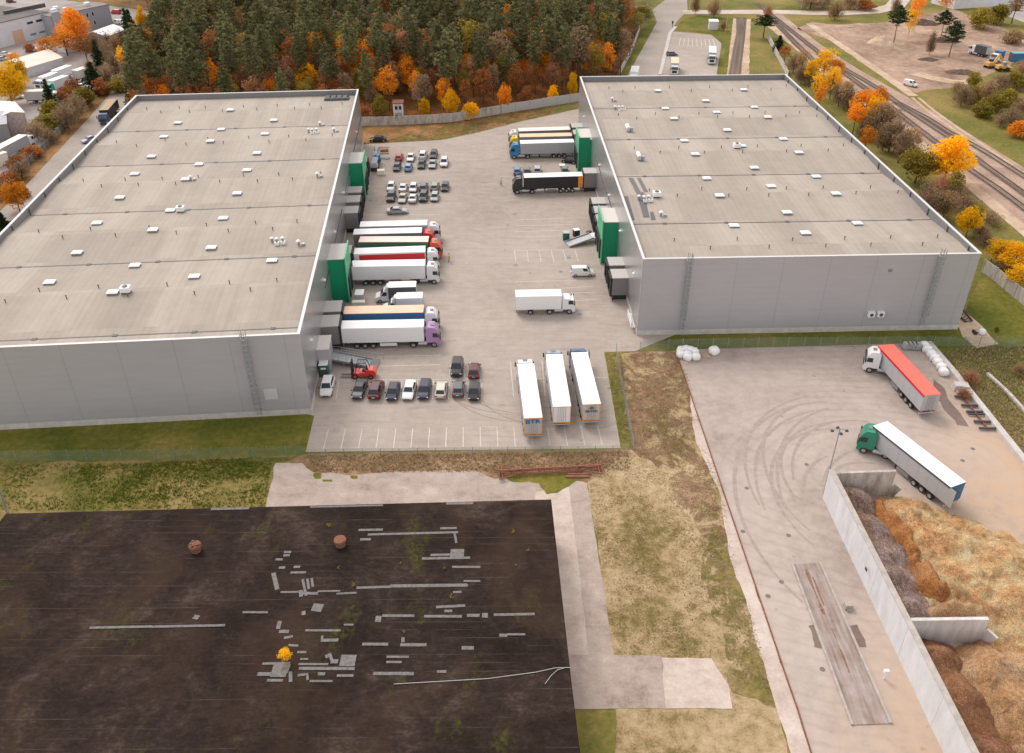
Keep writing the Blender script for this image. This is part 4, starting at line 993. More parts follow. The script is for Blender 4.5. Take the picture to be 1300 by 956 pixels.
for i in range(4):
    rng = np.random.default_rng(60 + i)
    BROAD.append(add_tree_proto('broad', leaf_arrays(lobes(rng, 8, 9, 1.2, 34, 105, 0.27), rng, 1.0), 'leaf_yellow', limbs(9, 8, 0.2, 7, i), 'bark'))
for i in range(3):
    rng = np.random.default_rng(80 + i)
    SPARSE.append(add_tree_proto('sparse', leaf_arrays(lobes(rng, 6, 12, 3.0, 34, 45, 0.24), rng, 1.0), 'leaf_orange', limbs(12, 6, 0.16, 9, i + 9, 0.2, 3), 'bark'))
for i in range(3):
    rng = np.random.default_rng(90 + i)
    SHRUB.append(add_tree_proto('shrub', leaf_arrays(lobes(rng, 5, 4, 0.1, 30, 75, 0.2), rng, 1.0), 'leaf_olive', limbs(4, 5, 0.1, 9, i + 19, 0.05, 2), 'bark'))
def twig_cloud(rng, W, H, n):
    V = []
    for k in range(n):
        a = rng.uniform(0, 6.28); r = rng.uniform(0.0, 0.5) * W; top = H * rng.uniform(0.45, 1.0) * (1 - 0.5 * (2 * r / W) ** 2)
        p0 = np.array([math.cos(a) * r * 0.25, math.sin(a) * r * 0.25, 0.0]); p1 = np.array([math.cos(a) * r, math.sin(a) * r, top])
        q0 = p0 + (p1 - p0) * rng.uniform(0.2, 0.7); w = rng.normal(size=3) ; w /= np.linalg.norm(w); w *= 0.035
        V += [q0 - w, q0 + w, p1 + w * 0.3, p1 - w * 0.3]
    return np.array(V)
for i in range(3):
    rng = np.random.default_rng(110 + i)
    tw = twig_cloud(rng, 5, 5.5, 520)
    lf = leaf_arrays(lobes(rng, 5, 5.5, 0.3, 26, 26, 0.16), rng, 1.0)
    BARE.append(add_tree_proto('bare', np.concatenate([tw, lf]), 'leaf_brown', limbs(5, 4.5, 0.12, 9, i + 29, 0.05, 4), 'bark'))

SEED = []
for i in range(2):
    rng = np.random.default_rng(130 + i)
    SEED.append(add_tree_proto('seedling', leaf_arrays([(rng.uniform(-1.6, 1.6), rng.uniform(-1.6, 1.6), rng.uniform(0.3, 3.5), 0.9, 0.9, 0.9, 7, 0.6) for _ in range(7)], rng, 1.0), 'leaf_olive', limbs(3.5, 4, 0.12, 5, i + 40, 0.1, 0), 'bark'))

# ---- pine forest behind the warehouses
def inside(p, poly):
    x, y = p; c = False; n = len(poly)
    for i in range(n):
        x1, y1 = poly[i]; x2, y2 = poly[(i + 1) % n]
        if (y1 > y) != (y2 > y) and x < (x2 - x1) * (y - y1) / (y2 - y1) + x1: c = not c
    return c
FOREST = [(-141.13,365.51), (-124.86,323.55), (-118.99,286.57), (-104, 232), (-60, 238), (-43, 244.5), (-15, 245.5), (8, 258), (22, 268), (36, 281), (33.05,296.78), (41.23,332.50), (47.78,366.02), (55.65,424.31), (80, 440), (-180, 440), (-178, 400)]
rf_ = random.Random(5)
cand = []
tries = 0
grid = {}
def sample(poly, dmin, n, x0, x1, y0, y1, seed):
    r_ = random.Random(seed); pts = []; gd = {}
    for _ in range(n):
        p = (r_.uniform(x0, x1), r_.uniform(y0, y1))
        if not inside(p, poly): continue
        k = (int(p[0] // dmin), int(p[1] // dmin))
        if any((p[0] - q[0]) ** 2 + (p[1] - q[1]) ** 2 < dmin * dmin for i in (-1, 0, 1) for j in (-1, 0, 1) for q in gd.get((k[0] + i, k[1] + j), ())): continue
        gd.setdefault(k, []).append(p); pts.append(p)
    return pts
pp = sample(FOREST, 7.1, 16000, -185, 90, 228, 425, 3)
# keep a few gaps at the very front where only broad-leaved trees stand
pp = [p for p in pp if not (p[1] < 256 and -75 < p[0] < -2 and rf_.random() < 0.75)]
pp.sort(key=lambda p: p[1])
near, far = pp[:285], pp[285:]
FL = 'tall grey-green pine in the dense wood behind the warehouses'
for i, p in enumerate(near):
    s = rf_.uniform(0.72, 1.12)
    place_tree(PINES[rf_.randrange(6)], 'pine_tree', p, (s * rf_.uniform(0.9, 1.15), s * rf_.uniform(0.9, 1.15), s), rf_.uniform(0, 6.28), FL, 'pine tree', 'pines of the wood behind the warehouses')
rng = np.random.default_rng(5)
base = [leaf_arrays(pine_clusters(rng, 20, 3.5, 0.5, 10, 11, 0.52), rng) for _ in range(4)]
VV = []
for p in far:
    b = base[rf_.randrange(4)]; a = rf_.uniform(0, 6.28); s = rf_.uniform(0.85, 1.1)
    ca, sa = math.cos(a) * s, math.sin(a) * s
    VV.append(np.stack([b[:, 0] * ca - b[:, 1] * sa + p[0], b[:, 0] * sa + b[:, 1] * ca + p[1], b[:, 2] * s], 1))
o = bpy.data.objects.new('pine_wood', quad_mesh('pine_wood', np.concatenate(VV), 'needles')); col.objects.link(o)
tag(o, 'far grey-green pines of the wood reading as one mass at the top of the picture', 'wood', None, 'stuff')
# broad-leaved understorey
us = sample(FOREST, 5.0, 14000, -120, 70, 238, 400, 11)
us.sort(key=lambda p: p[1]); us = us[:150] + us[150:][::3][:145]
for p in us:
    front = p[1] < 268
    k = rf_.random()
    mats = ['leaf_rust', 'leaf_rust', 'leaf_brown', 'leaf_orange', 'leaf_olive', 'leaf_pinkbrown']
    mt_ = mats[min(5, int(k * 6))]
    H = rf_.uniform(6.5, 14) if front else rf_.uniform(9, 19)
    pr = SPARSE[rf_.randrange(3)] if H > 7.5 else SHRUB[rf_.randrange(3)]
    h0 = 12 if H > 7.5 else 4.4
    s = H / h0
    wn = {'leaf_rust': 'rust-coloured', 'leaf_brown': 'half-bare brown', 'leaf_orange': 'dull orange', 'leaf_olive': 'olive-yellow', 'leaf_pinkbrown': 'pinkish-brown'}[mt_]
    place_tree(pr, 'young_tree', p, (s * rf_.uniform(0.8, 1.25), s * rf_.uniform(0.8, 1.25), s), rf_.uniform(0, 6.28), wn + ' young tree growing among the pines of the wood', 'young tree', wn + ' young trees in the wood', mt_)

# ---- single trees: (centre of crown, its height, crown width, total height, proto, leaf, label)
def T1(loc, W, H, proto, mat, label, name='autumn_tree', cat='tree', bark=None, group=None, h0=9, w0=8):
    s = (W / w0, W / w0, H / h0)
    return place_tree(proto, name, loc, s, random.uniform(0, 6.28), label, cat, group, mat, bark)
B, S_, Q, N = BROAD, SPARSE, SHRUB, BARE
T1((-61.46,262.77), 8.5, 9.5, B[0], 'leaf_yellow', 'round orange-yellow tree at the edge of the wood behind the left warehouse')
T1((-66.33,266.16), 4.5, 9, B[1], 'leaf_orange', 'narrow orange tree pressed against the round yellow one at the edge of the wood')
T1((-53.10,274.85), 5.5, 13, B[2], 'leaf_olive', 'greenish-yellow tree in front of the pines left of the tall orange tree')
T1((-47.85,265.66), 5.5, 14, B[3], 'leaf_orange', 'tall bright orange tree behind the back right corner of the left warehouse')
T1((-44.22,276.62), 7, 13, S_[0], 'leaf_pinkbrown', 'large pinkish-brown tree right of the tall orange tree', h0=12, w0=6)
T1((-32.55,270.87), 6, 11, S_[1], 'leaf_orange', 'deep orange tree above the white watch hut', h0=12, w0=6)
T1((-35.81,260.43), 7, 10, S_[2], 'leaf_pinkbrown', 'faded pinkish-brown tree just above the white watch hut', h0=12, w0=6)
T1((-26.39,244.40), 3.5, 9, S_[0], 'leaf_tan', 'thin pale straw-coloured birch right of the watch hut', bark='birch_bark', h0=12, w0=6)
T1((-24.52,242.03), 3.5, 6, Q[0], 'leaf_yellow', 'small dull yellow bush right of the pale straw-coloured birch', name='bush', cat='bush', h0=4.4, w0=5)
T1((-16.88,241.75), 5.5, 7.5, B[0], 'leaf_yellow', 'low bright yellow tree behind the middle of the concrete fence')
T1((-11.70,239.81), 6, 5, Q[1], 'leaf_yellow', 'spreading yellow bush right behind the concrete fence', name='bush', cat='bush', h0=4.4, w0=5)
T1((-37.29,242.22), 5, 6.5, Q[2], 'leaf_olive', 'olive-yellow bush left of the white watch hut', name='bush', cat='bush', h0=4.4, w0=5)
T1((-41.09,236.84), 5, 5, Q[0], 'leaf_rust', 'rusty bush at the left end of the concrete fence', name='bush', cat='bush', h0=4.4, w0=5)
T1((-1.72,245.26), 4, 8, B[1], 'leaf_orange', 'small orange tree at the join of the concrete and metal fences')
T1((12.66,253.74), 4, 5.5, Q[1], 'leaf_yellow', 'yellow bush above the grey metal fence', name='bush', cat='bush', h0=4.4, w0=5)
T1((18.49,258.31), 3.5, 8, B[2], 'leaf_yellow', 'slim golden tree left of the back corner of the right warehouse')
T1((4.47,250.70), 5, 6, Q[2], 'leaf_rust', 'rust-brown bush above the middle of the metal fence', name='bush', cat='bush', h0=4.4, w0=5)
T1((34.28,293.39), 3.5, 9, B[3], 'leaf_orange', 'slim orange-yellow tree beside the fence of the access road')
T1((31.62,289.17), 5, 6, Q[0], 'leaf_olive', 'olive bush at the bottom of the access road fence', name='bush', cat='bush', h0=4.4, w0=5)
T1((51.27,349.08), 9, 9, S_[1], 'leaf_olive', 'yellowish birch clump at the bend of the access road', bark='birch_bark', h0=12, w0=6)
T1((47.80,340.82), 7, 8, S_[2], 'leaf_olive', 'smaller yellow-green birch against the pines by the access road', bark='birch_bark', h0=12, w0=6)
# top left
T1((-156.72,321.74), 12, 14, B[0], 'leaf_orange', 'big golden-orange tree in front of the grey office building')
T1((-156.99,311.95), 11, 10, S_[0], 'leaf_orange', 'sparse orange tree left of the big golden-orange tree', h0=12, w0=6)
T1((-158.71,302.86), 8, 9, S_[1], 'leaf_orange', 'thin rusty-orange tree over the white tarpaulin hall', h0=12, w0=6)
T1((-145.08,300.69), 9, 10, S_[2], 'leaf_rust', 'rusty half-bare tree at the foot of the big golden-orange tree', h0=12, w0=6)
T1((-148.13,254.14), 12, 12, B[1], 'leaf_yellow', 'big yellow-orange tree at the left edge above the striped shed')
T1((-154.92,273.28), 7, 9, B[2], 'leaf_yellow', 'smaller yellow-orange tree behind the big one at the left edge')
T1((-164.86,291.67), 5, 7, S_[0], 'leaf_orange', 'thin orange tree beside the long white hall', h0=12, w0=6)
T1((-134.57,327.70), 5, 14, B[3], 'leaf_yellow', 'tall pointed yellow tree at the upper left edge of the wood')
T1((-134.20,328.74), 9, 10, B[0], 'leaf_orange', 'wide orange tree under the tall pointed yellow tree')
T1((-128.26,291.03), 5, 8, B[1], 'leaf_yellow', 'narrow yellow tree beside the side road')
T1((-117.77,274.49), 6, 8, B[2], 'leaf_orange', 'orange tree above the back left corner of the left warehouse')
T1((-116.46,281.95), 6, 10, B[3], 'leaf_yellow', 'yellow-orange tree against the dark pines at the left of the wood')
T1((-111.49,263.92), 6, 6, Q[0], 'leaf_brown', 'brown bush behind the back left corner of the left warehouse', name='bush', cat='bush', h0=4.4, w0=5)
T1((-108.61,176.18), 6, 7, B[1], 'leaf_orange', 'bright orange tree beside the side road left of the warehouse roof')
T1((-110.93,184.01), 2.2, 3.4, SPRUCE[0], 'needles_dark', 'small dark spruce next to the bright orange tree by the road', name='spruce', cat='spruce', h0=12, w0=5.4)
T1((-105.47,164.00), 4, 5, SPRUCE[1], 'needles_dark', 'dark spruce at the left edge below the bright orange tree', name='spruce', cat='spruce', h0=12, w0=5.4)
T1((-133.16,314.15), 6, 15, SPRUCE[0], 'needles_dark', 'dark spruce left of the wide orange tree at the edge of the wood', name='spruce', cat='spruce', h0=12, w0=5.4)
T1((-141.88,331.44), 5, 12, SPRUCE[1], 'needles_dark', 'dark spruce beside the white tent hall', name='spruce', cat='spruce', h0=12, w0=5.4)
T1((-135.45,288.14), 5, 11, SPRUCE[0], 'needles_dark', 'slender dark spruce in the belt right of the parked refuse lorries', name='spruce', cat='spruce', h0=12, w0=5.4)
T1((-128.81,267.50), 7, 9, SPRUCE[1], 'needles_dark', 'dark spruce above the blue curtain lorry', name='spruce', cat='spruce', h0=12, w0=5.4)
T1((-136.07,252.85), 4, 8, SPRUCE[0], 'needles_dark', 'small spruce in front of the flat white trailer', name='spruce', cat='spruce', h0=12, w0=5.4)
T1((-113.23,255.68), 4, 7, SPRUCE[1], 'needles_dark', 'dark spruce behind the corner of the left warehouse', name='spruce', cat='spruce', h0=12, w0=5.4)
k = 0
for (loc, W, H, mt_, pi) in (((-128.20,282.15), 8, 8, 'leaf_brown', 0), ((-127.08,272.90), 7, 7, 'leaf_brown', 1), ((-120.96,266.63), 7, 6, 'leaf_olive', 2), ((-137.66,298.26), 8, 8, 'leaf_brown', 2), ((-136.96,306.81), 8, 8, 'leaf_tan', 0), ((-146.50,311.43), 8, 8, 'leaf_brown', 1), ((-135.89,282.28), 6, 6, 'leaf_brown', 0),
        ((-128.11,239.19), 9, 7, 'leaf_olive', 1), ((-121.92,232.09), 8, 7, 'leaf_brown', 2), ((-126.95,230.80), 8, 6, 'leaf_olive', 0), ((-122.94,240.55), 8, 7, 'leaf_brown', 0), ((-126.26,252.70), 8, 7, 'leaf_olive', 1), ((-132.09,255.97), 7, 6, 'leaf_rust', 2), ((-134.02,264.27), 6, 6, 'leaf_rust', 2), ((-126.35,223.33), 7, 5, 'leaf_brown', 1), ((-121.83,220.75), 7, 4, 'leaf_brown', 2), ((-121.33,209.97), 6, 4, 'leaf_rust', 0),
        ((-121.27,201.63), 6, 4, 'leaf_rust', 1), ((-118.10,191.28), 6, 4, 'leaf_rust', 2), ((-117.75,196.32), 6, 4, 'leaf_brown', 0), ((-116.34,184.07), 6, 4, 'leaf_brown', 1), ((-125.61,264.28), 6, 6, 'leaf_rust', 2), ((-143.39,315.55), 7, 7, 'leaf_brown', 0), ((-173.02,317.64), 4, 4, 'leaf_rust', 0), ((-167.97,325.88), 5, 4, 'leaf_rust', 1), ((-121.91,278.29), 6, 8, 'leaf_brown', 1), ((-138.64,317.00), 6, 8, 'leaf_brown', 1)):
    wn = {'leaf_rust': 'rusty', 'leaf_brown': 'bare brown', 'leaf_olive': 'olive-green', 'leaf_tan': 'pale tan'}[mt_]
    pr = (N if mt_ in ('leaf_brown', 'leaf_tan') else Q)[pi]
    T1(loc, W, H, pr, mt_, wn + ' bush in the thicket between the industrial estate and the side road', name='bush', cat='bush', group=wn + ' bushes left of the side road', h0=5.0, w0=5)
# railway side
T1((101.52,190.32), 11.5, 11, B[0], 'leaf_yellow', 'big round bright yellow tree beside the railway')
T1((94.71,190.01), 9, 8.5, B[1], 'leaf_olive', 'olive-yellow tree left of the big bright yellow tree')
T1((95.70,180.07), 5, 6, N[0], 'leaf_pinkbrown', 'pinkish-brown bush in front of the big yellow tree', name='bush', cat='bush', h0=5, w0=5)
T1((95.67,229.51), 9, 11, B[2], 'leaf_orange', 'orange tree behind the middle of the right warehouse wall')
T1((104.18,242.40), 6, 8, B[3], 'leaf_orange', 'orange-yellow tree overhanging the rails right of the orange tree')
T1((98.18,272.50), 8.5, 12, S_[0], 'leaf_yellow', 'tall sparse yellow tree near the back right corner of the right warehouse', h0=12, w0=6)
T1((100.66,268.92), 7, 9, S_[1], 'leaf_orange', 'sparse yellow-orange tree leaning over the rails beside the tall one', h0=12, w0=6)
T1((91.70,257.37), 5, 8, S_[2], 'leaf_yellow', 'thin yellow tree right against the right warehouse', h0=12, w0=6)
T1((93.16,298.37), 5, 6, S_[1], 'leaf_rust', 'small rusty-orange tree behind the back right corner of the right warehouse', h0=12, w0=6)
T1((95.17,313.46), 5, 5.5, SPRUCE[0], 'needles_dark', 'small dark spruce beside the rusty-orange tree', name='spruce', cat='spruce', h0=12, w0=5.4)
T1((94.97,333.90), 8, 8, PINES[1], 'needles_dark', 'dark green pine between the two railway lines', name='pine_tree', cat='pine tree', h0=20, w0=6)
T1((93.51,160.85), 5.4, 7, B[3], 'leaf_yellow', 'pointed orange-yellow tree near the front corner of the right warehouse')
T1((93.61,149.96), 4.5, 5, S_[2], 'leaf_yellow', 'small sparse yellow tree behind the concrete fence', h0=12, w0=6)
T1((94.90,144.59), 6.5, 6.5, B[0], 'leaf_yellow', 'yellow-orange tree behind the concrete fence at the right edge')
T1((92.72,169.96), 7, 6.5, N[1], 'leaf_tan', 'pale tan bush below the big yellow tree', name='bush', cat='bush', h0=5, w0=5)
k = 0
for (loc, W, H, mt_, pi) in (((92.83,286.07), 6, 6, 'leaf_brown', 0), ((91.65,272.98), 6, 6, 'leaf_brown', 1), ((94.65,274.75), 6, 6, 'leaf_brown', 2), ((98.27,264.13), 6, 7, 'leaf_brown', 0), ((95.96,249.57), 6, 7, 'leaf_brown', 1), ((97.19,244.98), 6, 6, 'leaf_brown', 2), ((96.53,222.39), 8, 8, 'leaf_brown', 0), ((99.85,222.34), 8, 8, 'leaf_brown', 1), ((97.72,211.26), 8, 8, 'leaf_brown', 2), ((93.52,220.33), 6, 6, 'leaf_brown', 1),
        ((94.94,211.79), 6, 7, 'leaf_brown', 2), ((98.30,205.99), 6, 6, 'leaf_brown', 0), ((98.90,177.94), 6, 4, 'leaf_brown', 0), ((92.65,178.01), 6, 5, 'leaf_brown', 1), ((98.58,173.03), 6, 4, 'leaf_brown', 2), ((96.21,160.57), 5, 3, 'leaf_brown', 1), ((94.95,156.16), 4, 3, 'leaf_brown', 0), ((101.21,166.72), 5, 3, 'leaf_brown', 2), ((92.97,143.65), 4, 3, 'leaf_brown', 1), ((100.09,170.80), 4, 3, 'leaf_olive', 1), ((95.04,148.52), 4, 3, 'leaf_rust', 1)):
    wn = {'leaf_rust': 'rusty', 'leaf_brown': 'bare grey-brown', 'leaf_olive': 'olive-green'}[mt_]
    T1(loc, W, H, N[pi], mt_, wn + ' bush in the strip between the right warehouse and the railway', name='bush', cat='bush', group=wn + ' bushes beside the railway', h0=5.0, w0=4.4)
for i, (loc, W, H, mt_, nm) in enumerate((((94.09,282.18), 5, 9, 'leaf_tan', 'thin tan tree'), ((92.91,269.05), 5, 9, 'leaf_yellow', 'feathery yellow tree'), ((95.57,256.59), 6, 10, 'leaf_yellow', 'tall feathery yellow tree'), ((88.98,246.02), 4, 8, 'leaf_orange', 'slim orange tree'), ((96.10,245.59), 5, 9, 'leaf_tan', 'bare tan tree'), ((91.66,224.61), 5, 9, 'leaf_orange', 'slim rusty-orange tree'), ((96.36,224.93), 6, 11, 'leaf_yellow', 'golden feathery tree'), ((98.28,222.73), 6, 10, 'leaf_tan', 'pale bare tree'),
        ((88.94,208.50), 5, 8, 'leaf_orange', 'orange-tinged small tree'), ((96.51,211.42), 6, 9, 'leaf_brown', 'bare brown tree'), ((95.75,203.26), 6, 9, 'leaf_brown', 'grey-brown tree'), ((99.86,207.20), 5, 8, 'leaf_tan', 'thin pale tree'), ((89.79,169.67), 6, 7, 'leaf_brown', 'half-bare brown tree'), ((99.05,180.33), 5, 7, 'leaf_olive', 'olive-yellow small tree'), ((93.52,147.24), 5, 6, 'leaf_yellow', 'loose yellow tree'), ((92.62,137.71), 6, 6, 'leaf_yellow', 'golden tree at the very edge'))):
    T1(loc, W, H, S_[i % 3], mt_, nm + ' in the strip between the right warehouse and the rails', h0=12, w0=6, group='mixed young trees beside the railway')
# top right
T1((154.19,341.37), 7, 17, S_[0], 'leaf_orange', 'tall orange birch standing on the bare building ground', bark='birch_bark', h0=12, w0=6)
T1((146.68,327.76), 5, 12, S_[1], 'leaf_yellow', 'lower golden birch beside the tall orange birch', bark='birch_bark', h0=12, w0=6)
T1((175.21,365.22), 8, 14, S_[2], 'leaf_orange', 'orange birch behind the pines of the bare ground', bark='birch_bark', h0=12, w0=6)
T1((139.45,322.53), 6.5, 13, PINES[1], 'needles_dark', 'dark pine left of the tall orange birch', name='pine_tree', cat='pine tree', h0=20, w0=6)
T1((158.07,326.46), 6, 11, PINES[3], 'needles_dark', 'dark pine standing between the birches and the green bush mass', name='pine_tree', cat='pine tree', h0=20, w0=6)
T1((152.08,304.54), 7, 12, PINES[0], 'needles_dark', 'dark leaning pine in the middle of the bare ground', name='pine_tree', cat='pine tree', h0=20, w0=6)
T1((146.37,307.47), 4, 9, N[0], 'leaf_brown', 'bare brown tree left of the leaning pine', name='bare_tree', h0=5.5, w0=5)
T1((131.43,364.07), 9, 8, N[1], 'leaf_tan', 'wide bare tree on the grass by the cross road', name='bare_tree', h0=5.5, w0=5)
T1((158.88,372.78), 5, 9, N[2], 'leaf_brown', 'bare tree at the junction of the cross road', name='bare_tree', h0=5.5, w0=5)
T1((76.95,375.81), 5, 9, N[0], 'leaf_brown', 'slender bare tree on the grass island', name='bare_tree', h0=5.5, w0=5)
T1((83.46,369.28), 7, 8, N[2], 'leaf_tan', 'forked bare tree above the white kiosk', name='bare_tree', h0=5.5, w0=5)
T1((82.48,346.05), 4, 4, N[1], 'leaf_pinkbrown', 'low reddish-brown bush right of the white kiosk', name='bush', cat='bush', h0=5.5, w0=5)
T1((182.19,347.57), 11, 9, Q[0], 'leaf_olive', 'large olive-green bush mass left edge at the top of the bare ground', name='bush', cat='bush', h0=4.4, w0=5)
T1((191.96,355.87), 11, 8, Q[1], 'leaf_olive', 'large olive-green bush mass right half at the top of the bare ground', name='bush', cat='bush', h0=4.4, w0=5)
T1((198.96,355.53), 7, 11, PINES[2], 'leaf_tan', 'leaning tan-crowned pine at the top right', name='pine_tree', cat='pine tree', bark='bark', h0=20, w0=6)
T1((183.72,323.56), 9, 5, Q[2], 'leaf_tan', 'tan bush at the right edge above the blue container', name='bush', cat='bush', h0=4.4, w0=5)
for (loc, W, H, mt_, pi) in (((131.59,249.03), 8, 6, 'leaf_brown', 0), ((135.80,251.83), 7, 6, 'leaf_olive', 1), ((141.82,255.17), 8, 6, 'leaf_tan', 2), ((143.87,268.47), 5, 6, 'leaf_olive', 0), ((138.55,244.36), 9, 6, 'leaf_olive', 1), ((132.70,238.59), 7, 5, 'leaf_olive', 2), ((145.18,249.59), 8, 6, 'leaf_olive', 0), ((155.53,265.79), 8, 6, 'leaf_olive', 1), ((137.18,231.51), 7, 5, 'leaf_brown', 2), ((150.31,265.01), 8, 5, 'leaf_brown', 0),
        ((134.82,221.66), 7, 5, 'leaf_orange', 1), ((144.00,238.80), 7, 6, 'leaf_brown', 2), ((133.95,230.20), 5, 4, 'leaf_brown', 0), ((135.12,260.18), 5, 4, 'leaf_tan', 1), ((163.44,277.25), 7, 6, 'leaf_tan', 2)):
    wn = {'leaf_orange': 'orange', 'leaf_brown': 'brown', 'leaf_olive': 'olive-green', 'leaf_tan': 'tan'}[mt_]
    T1(loc, W, H, (Q if mt_ in ('leaf_olive', 'leaf_orange') else N)[pi], mt_, wn + ' bush in the thicket right of the railway', name='bush', cat='bush', group=wn + ' bushes right of the railway', h0=5, w0=5)
T1((150.67,383.27), 10, 4.5, Q[1], 'leaf_rust', 'rust-orange bush inside the bend of the cross road', name='bush', cat='bush', h0=4.4, w0=5)
T1((144.30,384.79), 12, 6, N[0], 'leaf_brown', 'wide brown bush left of the bend of the cross road', name='bush', cat='bush', h0=5.5, w0=5)
T1((127.71,385.16), 14, 6, N[2], 'leaf_brown', 'wide brown bush above the railway crossing', name='bush', cat='bush', h0=5.5, w0=5)
T1((134.05,388.36), 12, 6, N[1], 'leaf_brown', 'dark brown bush right of the railway crossing', name='bush', cat='bush', h0=5.5, w0=5)
T1((105.70,369.65), 5, 5, N[0], 'leaf_pinkbrown', 'reddish-brown bush above the dark green pine at the rails', name='bush', cat='bush', h0=5.5, w0=5)
# on the near right bank
T1((70.63,108.62), 3.4, 2.6, N[1], 'leaf_pinkbrown', 'reddish-brown bush behind the retaining wall', name='bush', cat='bush', h0=5.5, w0=5)
T1((68.01,104.92), 2.6, 2.0, N[2], 'leaf_pinkbrown', 'small reddish-brown bush lower down behind the retaining wall', name='bush', cat='bush', h0=5.5, w0=5)
T1((79.67,111.13), 3.5, 2.0, N[0], 'leaf_tan', 'pale dry bush on the grass at the right edge', name='bush', cat='bush', h0=5.5, w0=5)
T1((69.49,120.96), 0.9, 1.3, Q[0], 'weeds', 'small green shrub by the mesh fence near the stacked wrapped blocks', name='shrub', cat='shrub', h0=4.4, w0=5)
T1((82.15,123.86), 0.9, 1.0, Q[1], 'leaf_olive', 'small yellow-green shrub on the grass beside the wrapped bale', name='shrub', cat='shrub', h0=4.4, w0=5)
sd_ = T1((-22.09,54.05), 1.5, 1.8, S_[1], 'leaf_yellow', 'small orange birch growing out of the black roof among the felt patches', name='seedling', cat='seedling', h0=12, w0=6)
sd_.location.z = 6.0
for i, (loc, s) in enumerate((((-21.17,72.40), 0.55), ((-18.99,65.92), 0.4), ((-17.07,63.48), 0.55), ((-12.37,66.57), 0.35), ((-7.49,65.85), 0.5), ((-6.48,61.82), 0.5), ((-0.01,71.26), 0.5), ((1.65,68.34), 0.45), ((-10.99,57.42), 0.45), ((0.32,66.26), 0.3))):
    q = T1(loc, s, s, SEED[i % 2], 'leaf_olive', 'tiny yellow seedling growing in the felt of the black roof', name='seedling', cat='seedling', group='yellow seedlings on the black roof', h0=4.4, w0=5)
    q.location.z = 6.0

for q in [o for o in bpy.data.objects if o.name.startswith('seedling')]:
    pass
# ---- tufts of grass and weeds, one object per kind of growth
def tufts(name, polys, n, mat, size, seed, label, hgt=1.0, clump=0.0):
    r_ = np.random.default_rng(seed); V = []
    for poly, share in polys:
        xs = [p[0] for p in poly]; ys = [p[1] for p in poly]; k = 0; m_ = int(n * share)
        while k < m_:
            x, y = r_.uniform(min(xs), max(xs)), r_.uniform(min(ys), max(ys))
            if not inside((x, y), poly): continue
            if clump and noise.noise(Vector((x * 0.25, y * 0.25, seed))) < clump * r_.uniform(-1, 1): continue
            k += 1
            for j in range(3):
                a = r_.uniform(0, 6.28); s = size * r_.uniform(0.5, 1.3); c, d = math.cos(a), math.sin(a)
                ox, oy = r_.normal() * size * 0.3, r_.normal() * size * 0.3
                b0 = np.array([x + ox, y + oy, 0.03]); w = np.array([c, d, 0]) * s * 0.22; tip = np.array([-d * s * 0.7 * r_.uniform(-1, 1), c * s * 0.7 * r_.uniform(-1, 1), s * hgt * r_.uniform(0.5, 1)])
                V += [b0 - w, b0 + w, b0 + tip + w * 0.4, b0 + tip - w * 0.4]
    o = bpy.data.objects.new(name, quad_mesh(name, np.array(V), mat)); col.objects.link(o)
    tag(o, label, 'grass', None, 'stuff'); return o
SC = [(10.14,86.02), (16.58,92.79), (18.19,116.89), (27.61,117.99), (27.52,94.96), (27.26,82.16), (26.48,73.97), (26.60,64.51), (26.46,55.48), (20.61,56.44), (20.86,58.94), (10.94,58.99)]
tufts('dry_grass', [(SC, 1)], 9000, 'dry_grass', 0.15, 3, 'dry straw-coloured grass tufts on the waste ground between the yards', 0.6, 0.5)
tufts('weeds', [([(-59.20,90.14), (-38.11,91.65), (-32.90,90.29), (-32.13,84.78), (-54.01,82.69)], 0.5), ([(-70.16,90.55), (-33.05,90.95), (-31.93,81.82), (-65.68,81.60)], 0.5)], 5000, 'weeds', 0.28, 4, 'green and yellow weeds on the strip behind the black roof', 0.8, 0.6)
tufts('grass', [([(-28.45,92.26), (16.36,92.79), (15.87,88.66), (-26.66,88.63)], 1)], 3000, 'dry_grass', 0.25, 5, 'rough brownish grass along the foot of the mesh fence', 0.8)
tufts('grass', [([(69.24,116.94), (75.42,119.26), (84.48,119.19), (69.94,90.41)], 1)], 3500, 'dry_grass', 0.3, 6, 'rough yellow-green grass on the bank right of the retaining wall', 0.8)

# ================================================================ vehicles
def inset(q, mu0, mu1, mv0, mv1, off=0.012):
    """shrink a quad (a, b, c, d) by fractions along its two directions and lift it off its surface"""
    a, b, c, d = [Vector(p) for p in q]
    def bl(u, v): return a.lerp(b, u).lerp(d.lerp(c, u), v)
    n = (b - a).cross(d - a).normalized() * off
    return [bl(mu0, mv0) + n, bl(1 - mu1, mv0) + n, bl(1 - mu1, 1 - mv1) + n, bl(mu0, 1 - mv1) + n]
def thick(mb, q, t=0.03, m=0):
    """a thin solid plate under quad q"""
    a, b, c, d = [Vector(p) for p in q]
    n = (b - a).cross(d - a).normalized() * t
    i = len(mb.v); mb.v += [tuple(p) for p in (a - n, b - n, c - n, d - n, a, b, c, d)]
    for f in ((3, 2, 1, 0), (4, 5, 6, 7), (0, 1, 5, 4), (1, 2, 6, 5), (2, 3, 7, 6), (3, 0, 4, 7)):
        mb.f.append(tuple(i + k for k in f)); mb.m.append(m)
def wheel(parent, x, y, r, w, s=1, twin=False):
    """y = outer face, s = side (+1 left)"""
    mb = MB(); yi = y - s * w
    mb.tube((x, yi, r), (x, y, r), r, n=16, m=0)
    mb.tube((x, y, r), (x, y + s * 0.012, r), r * 0.6, n=12, m=1)
    return mb.build('wheel', ['tyre', 'rim'], parent)
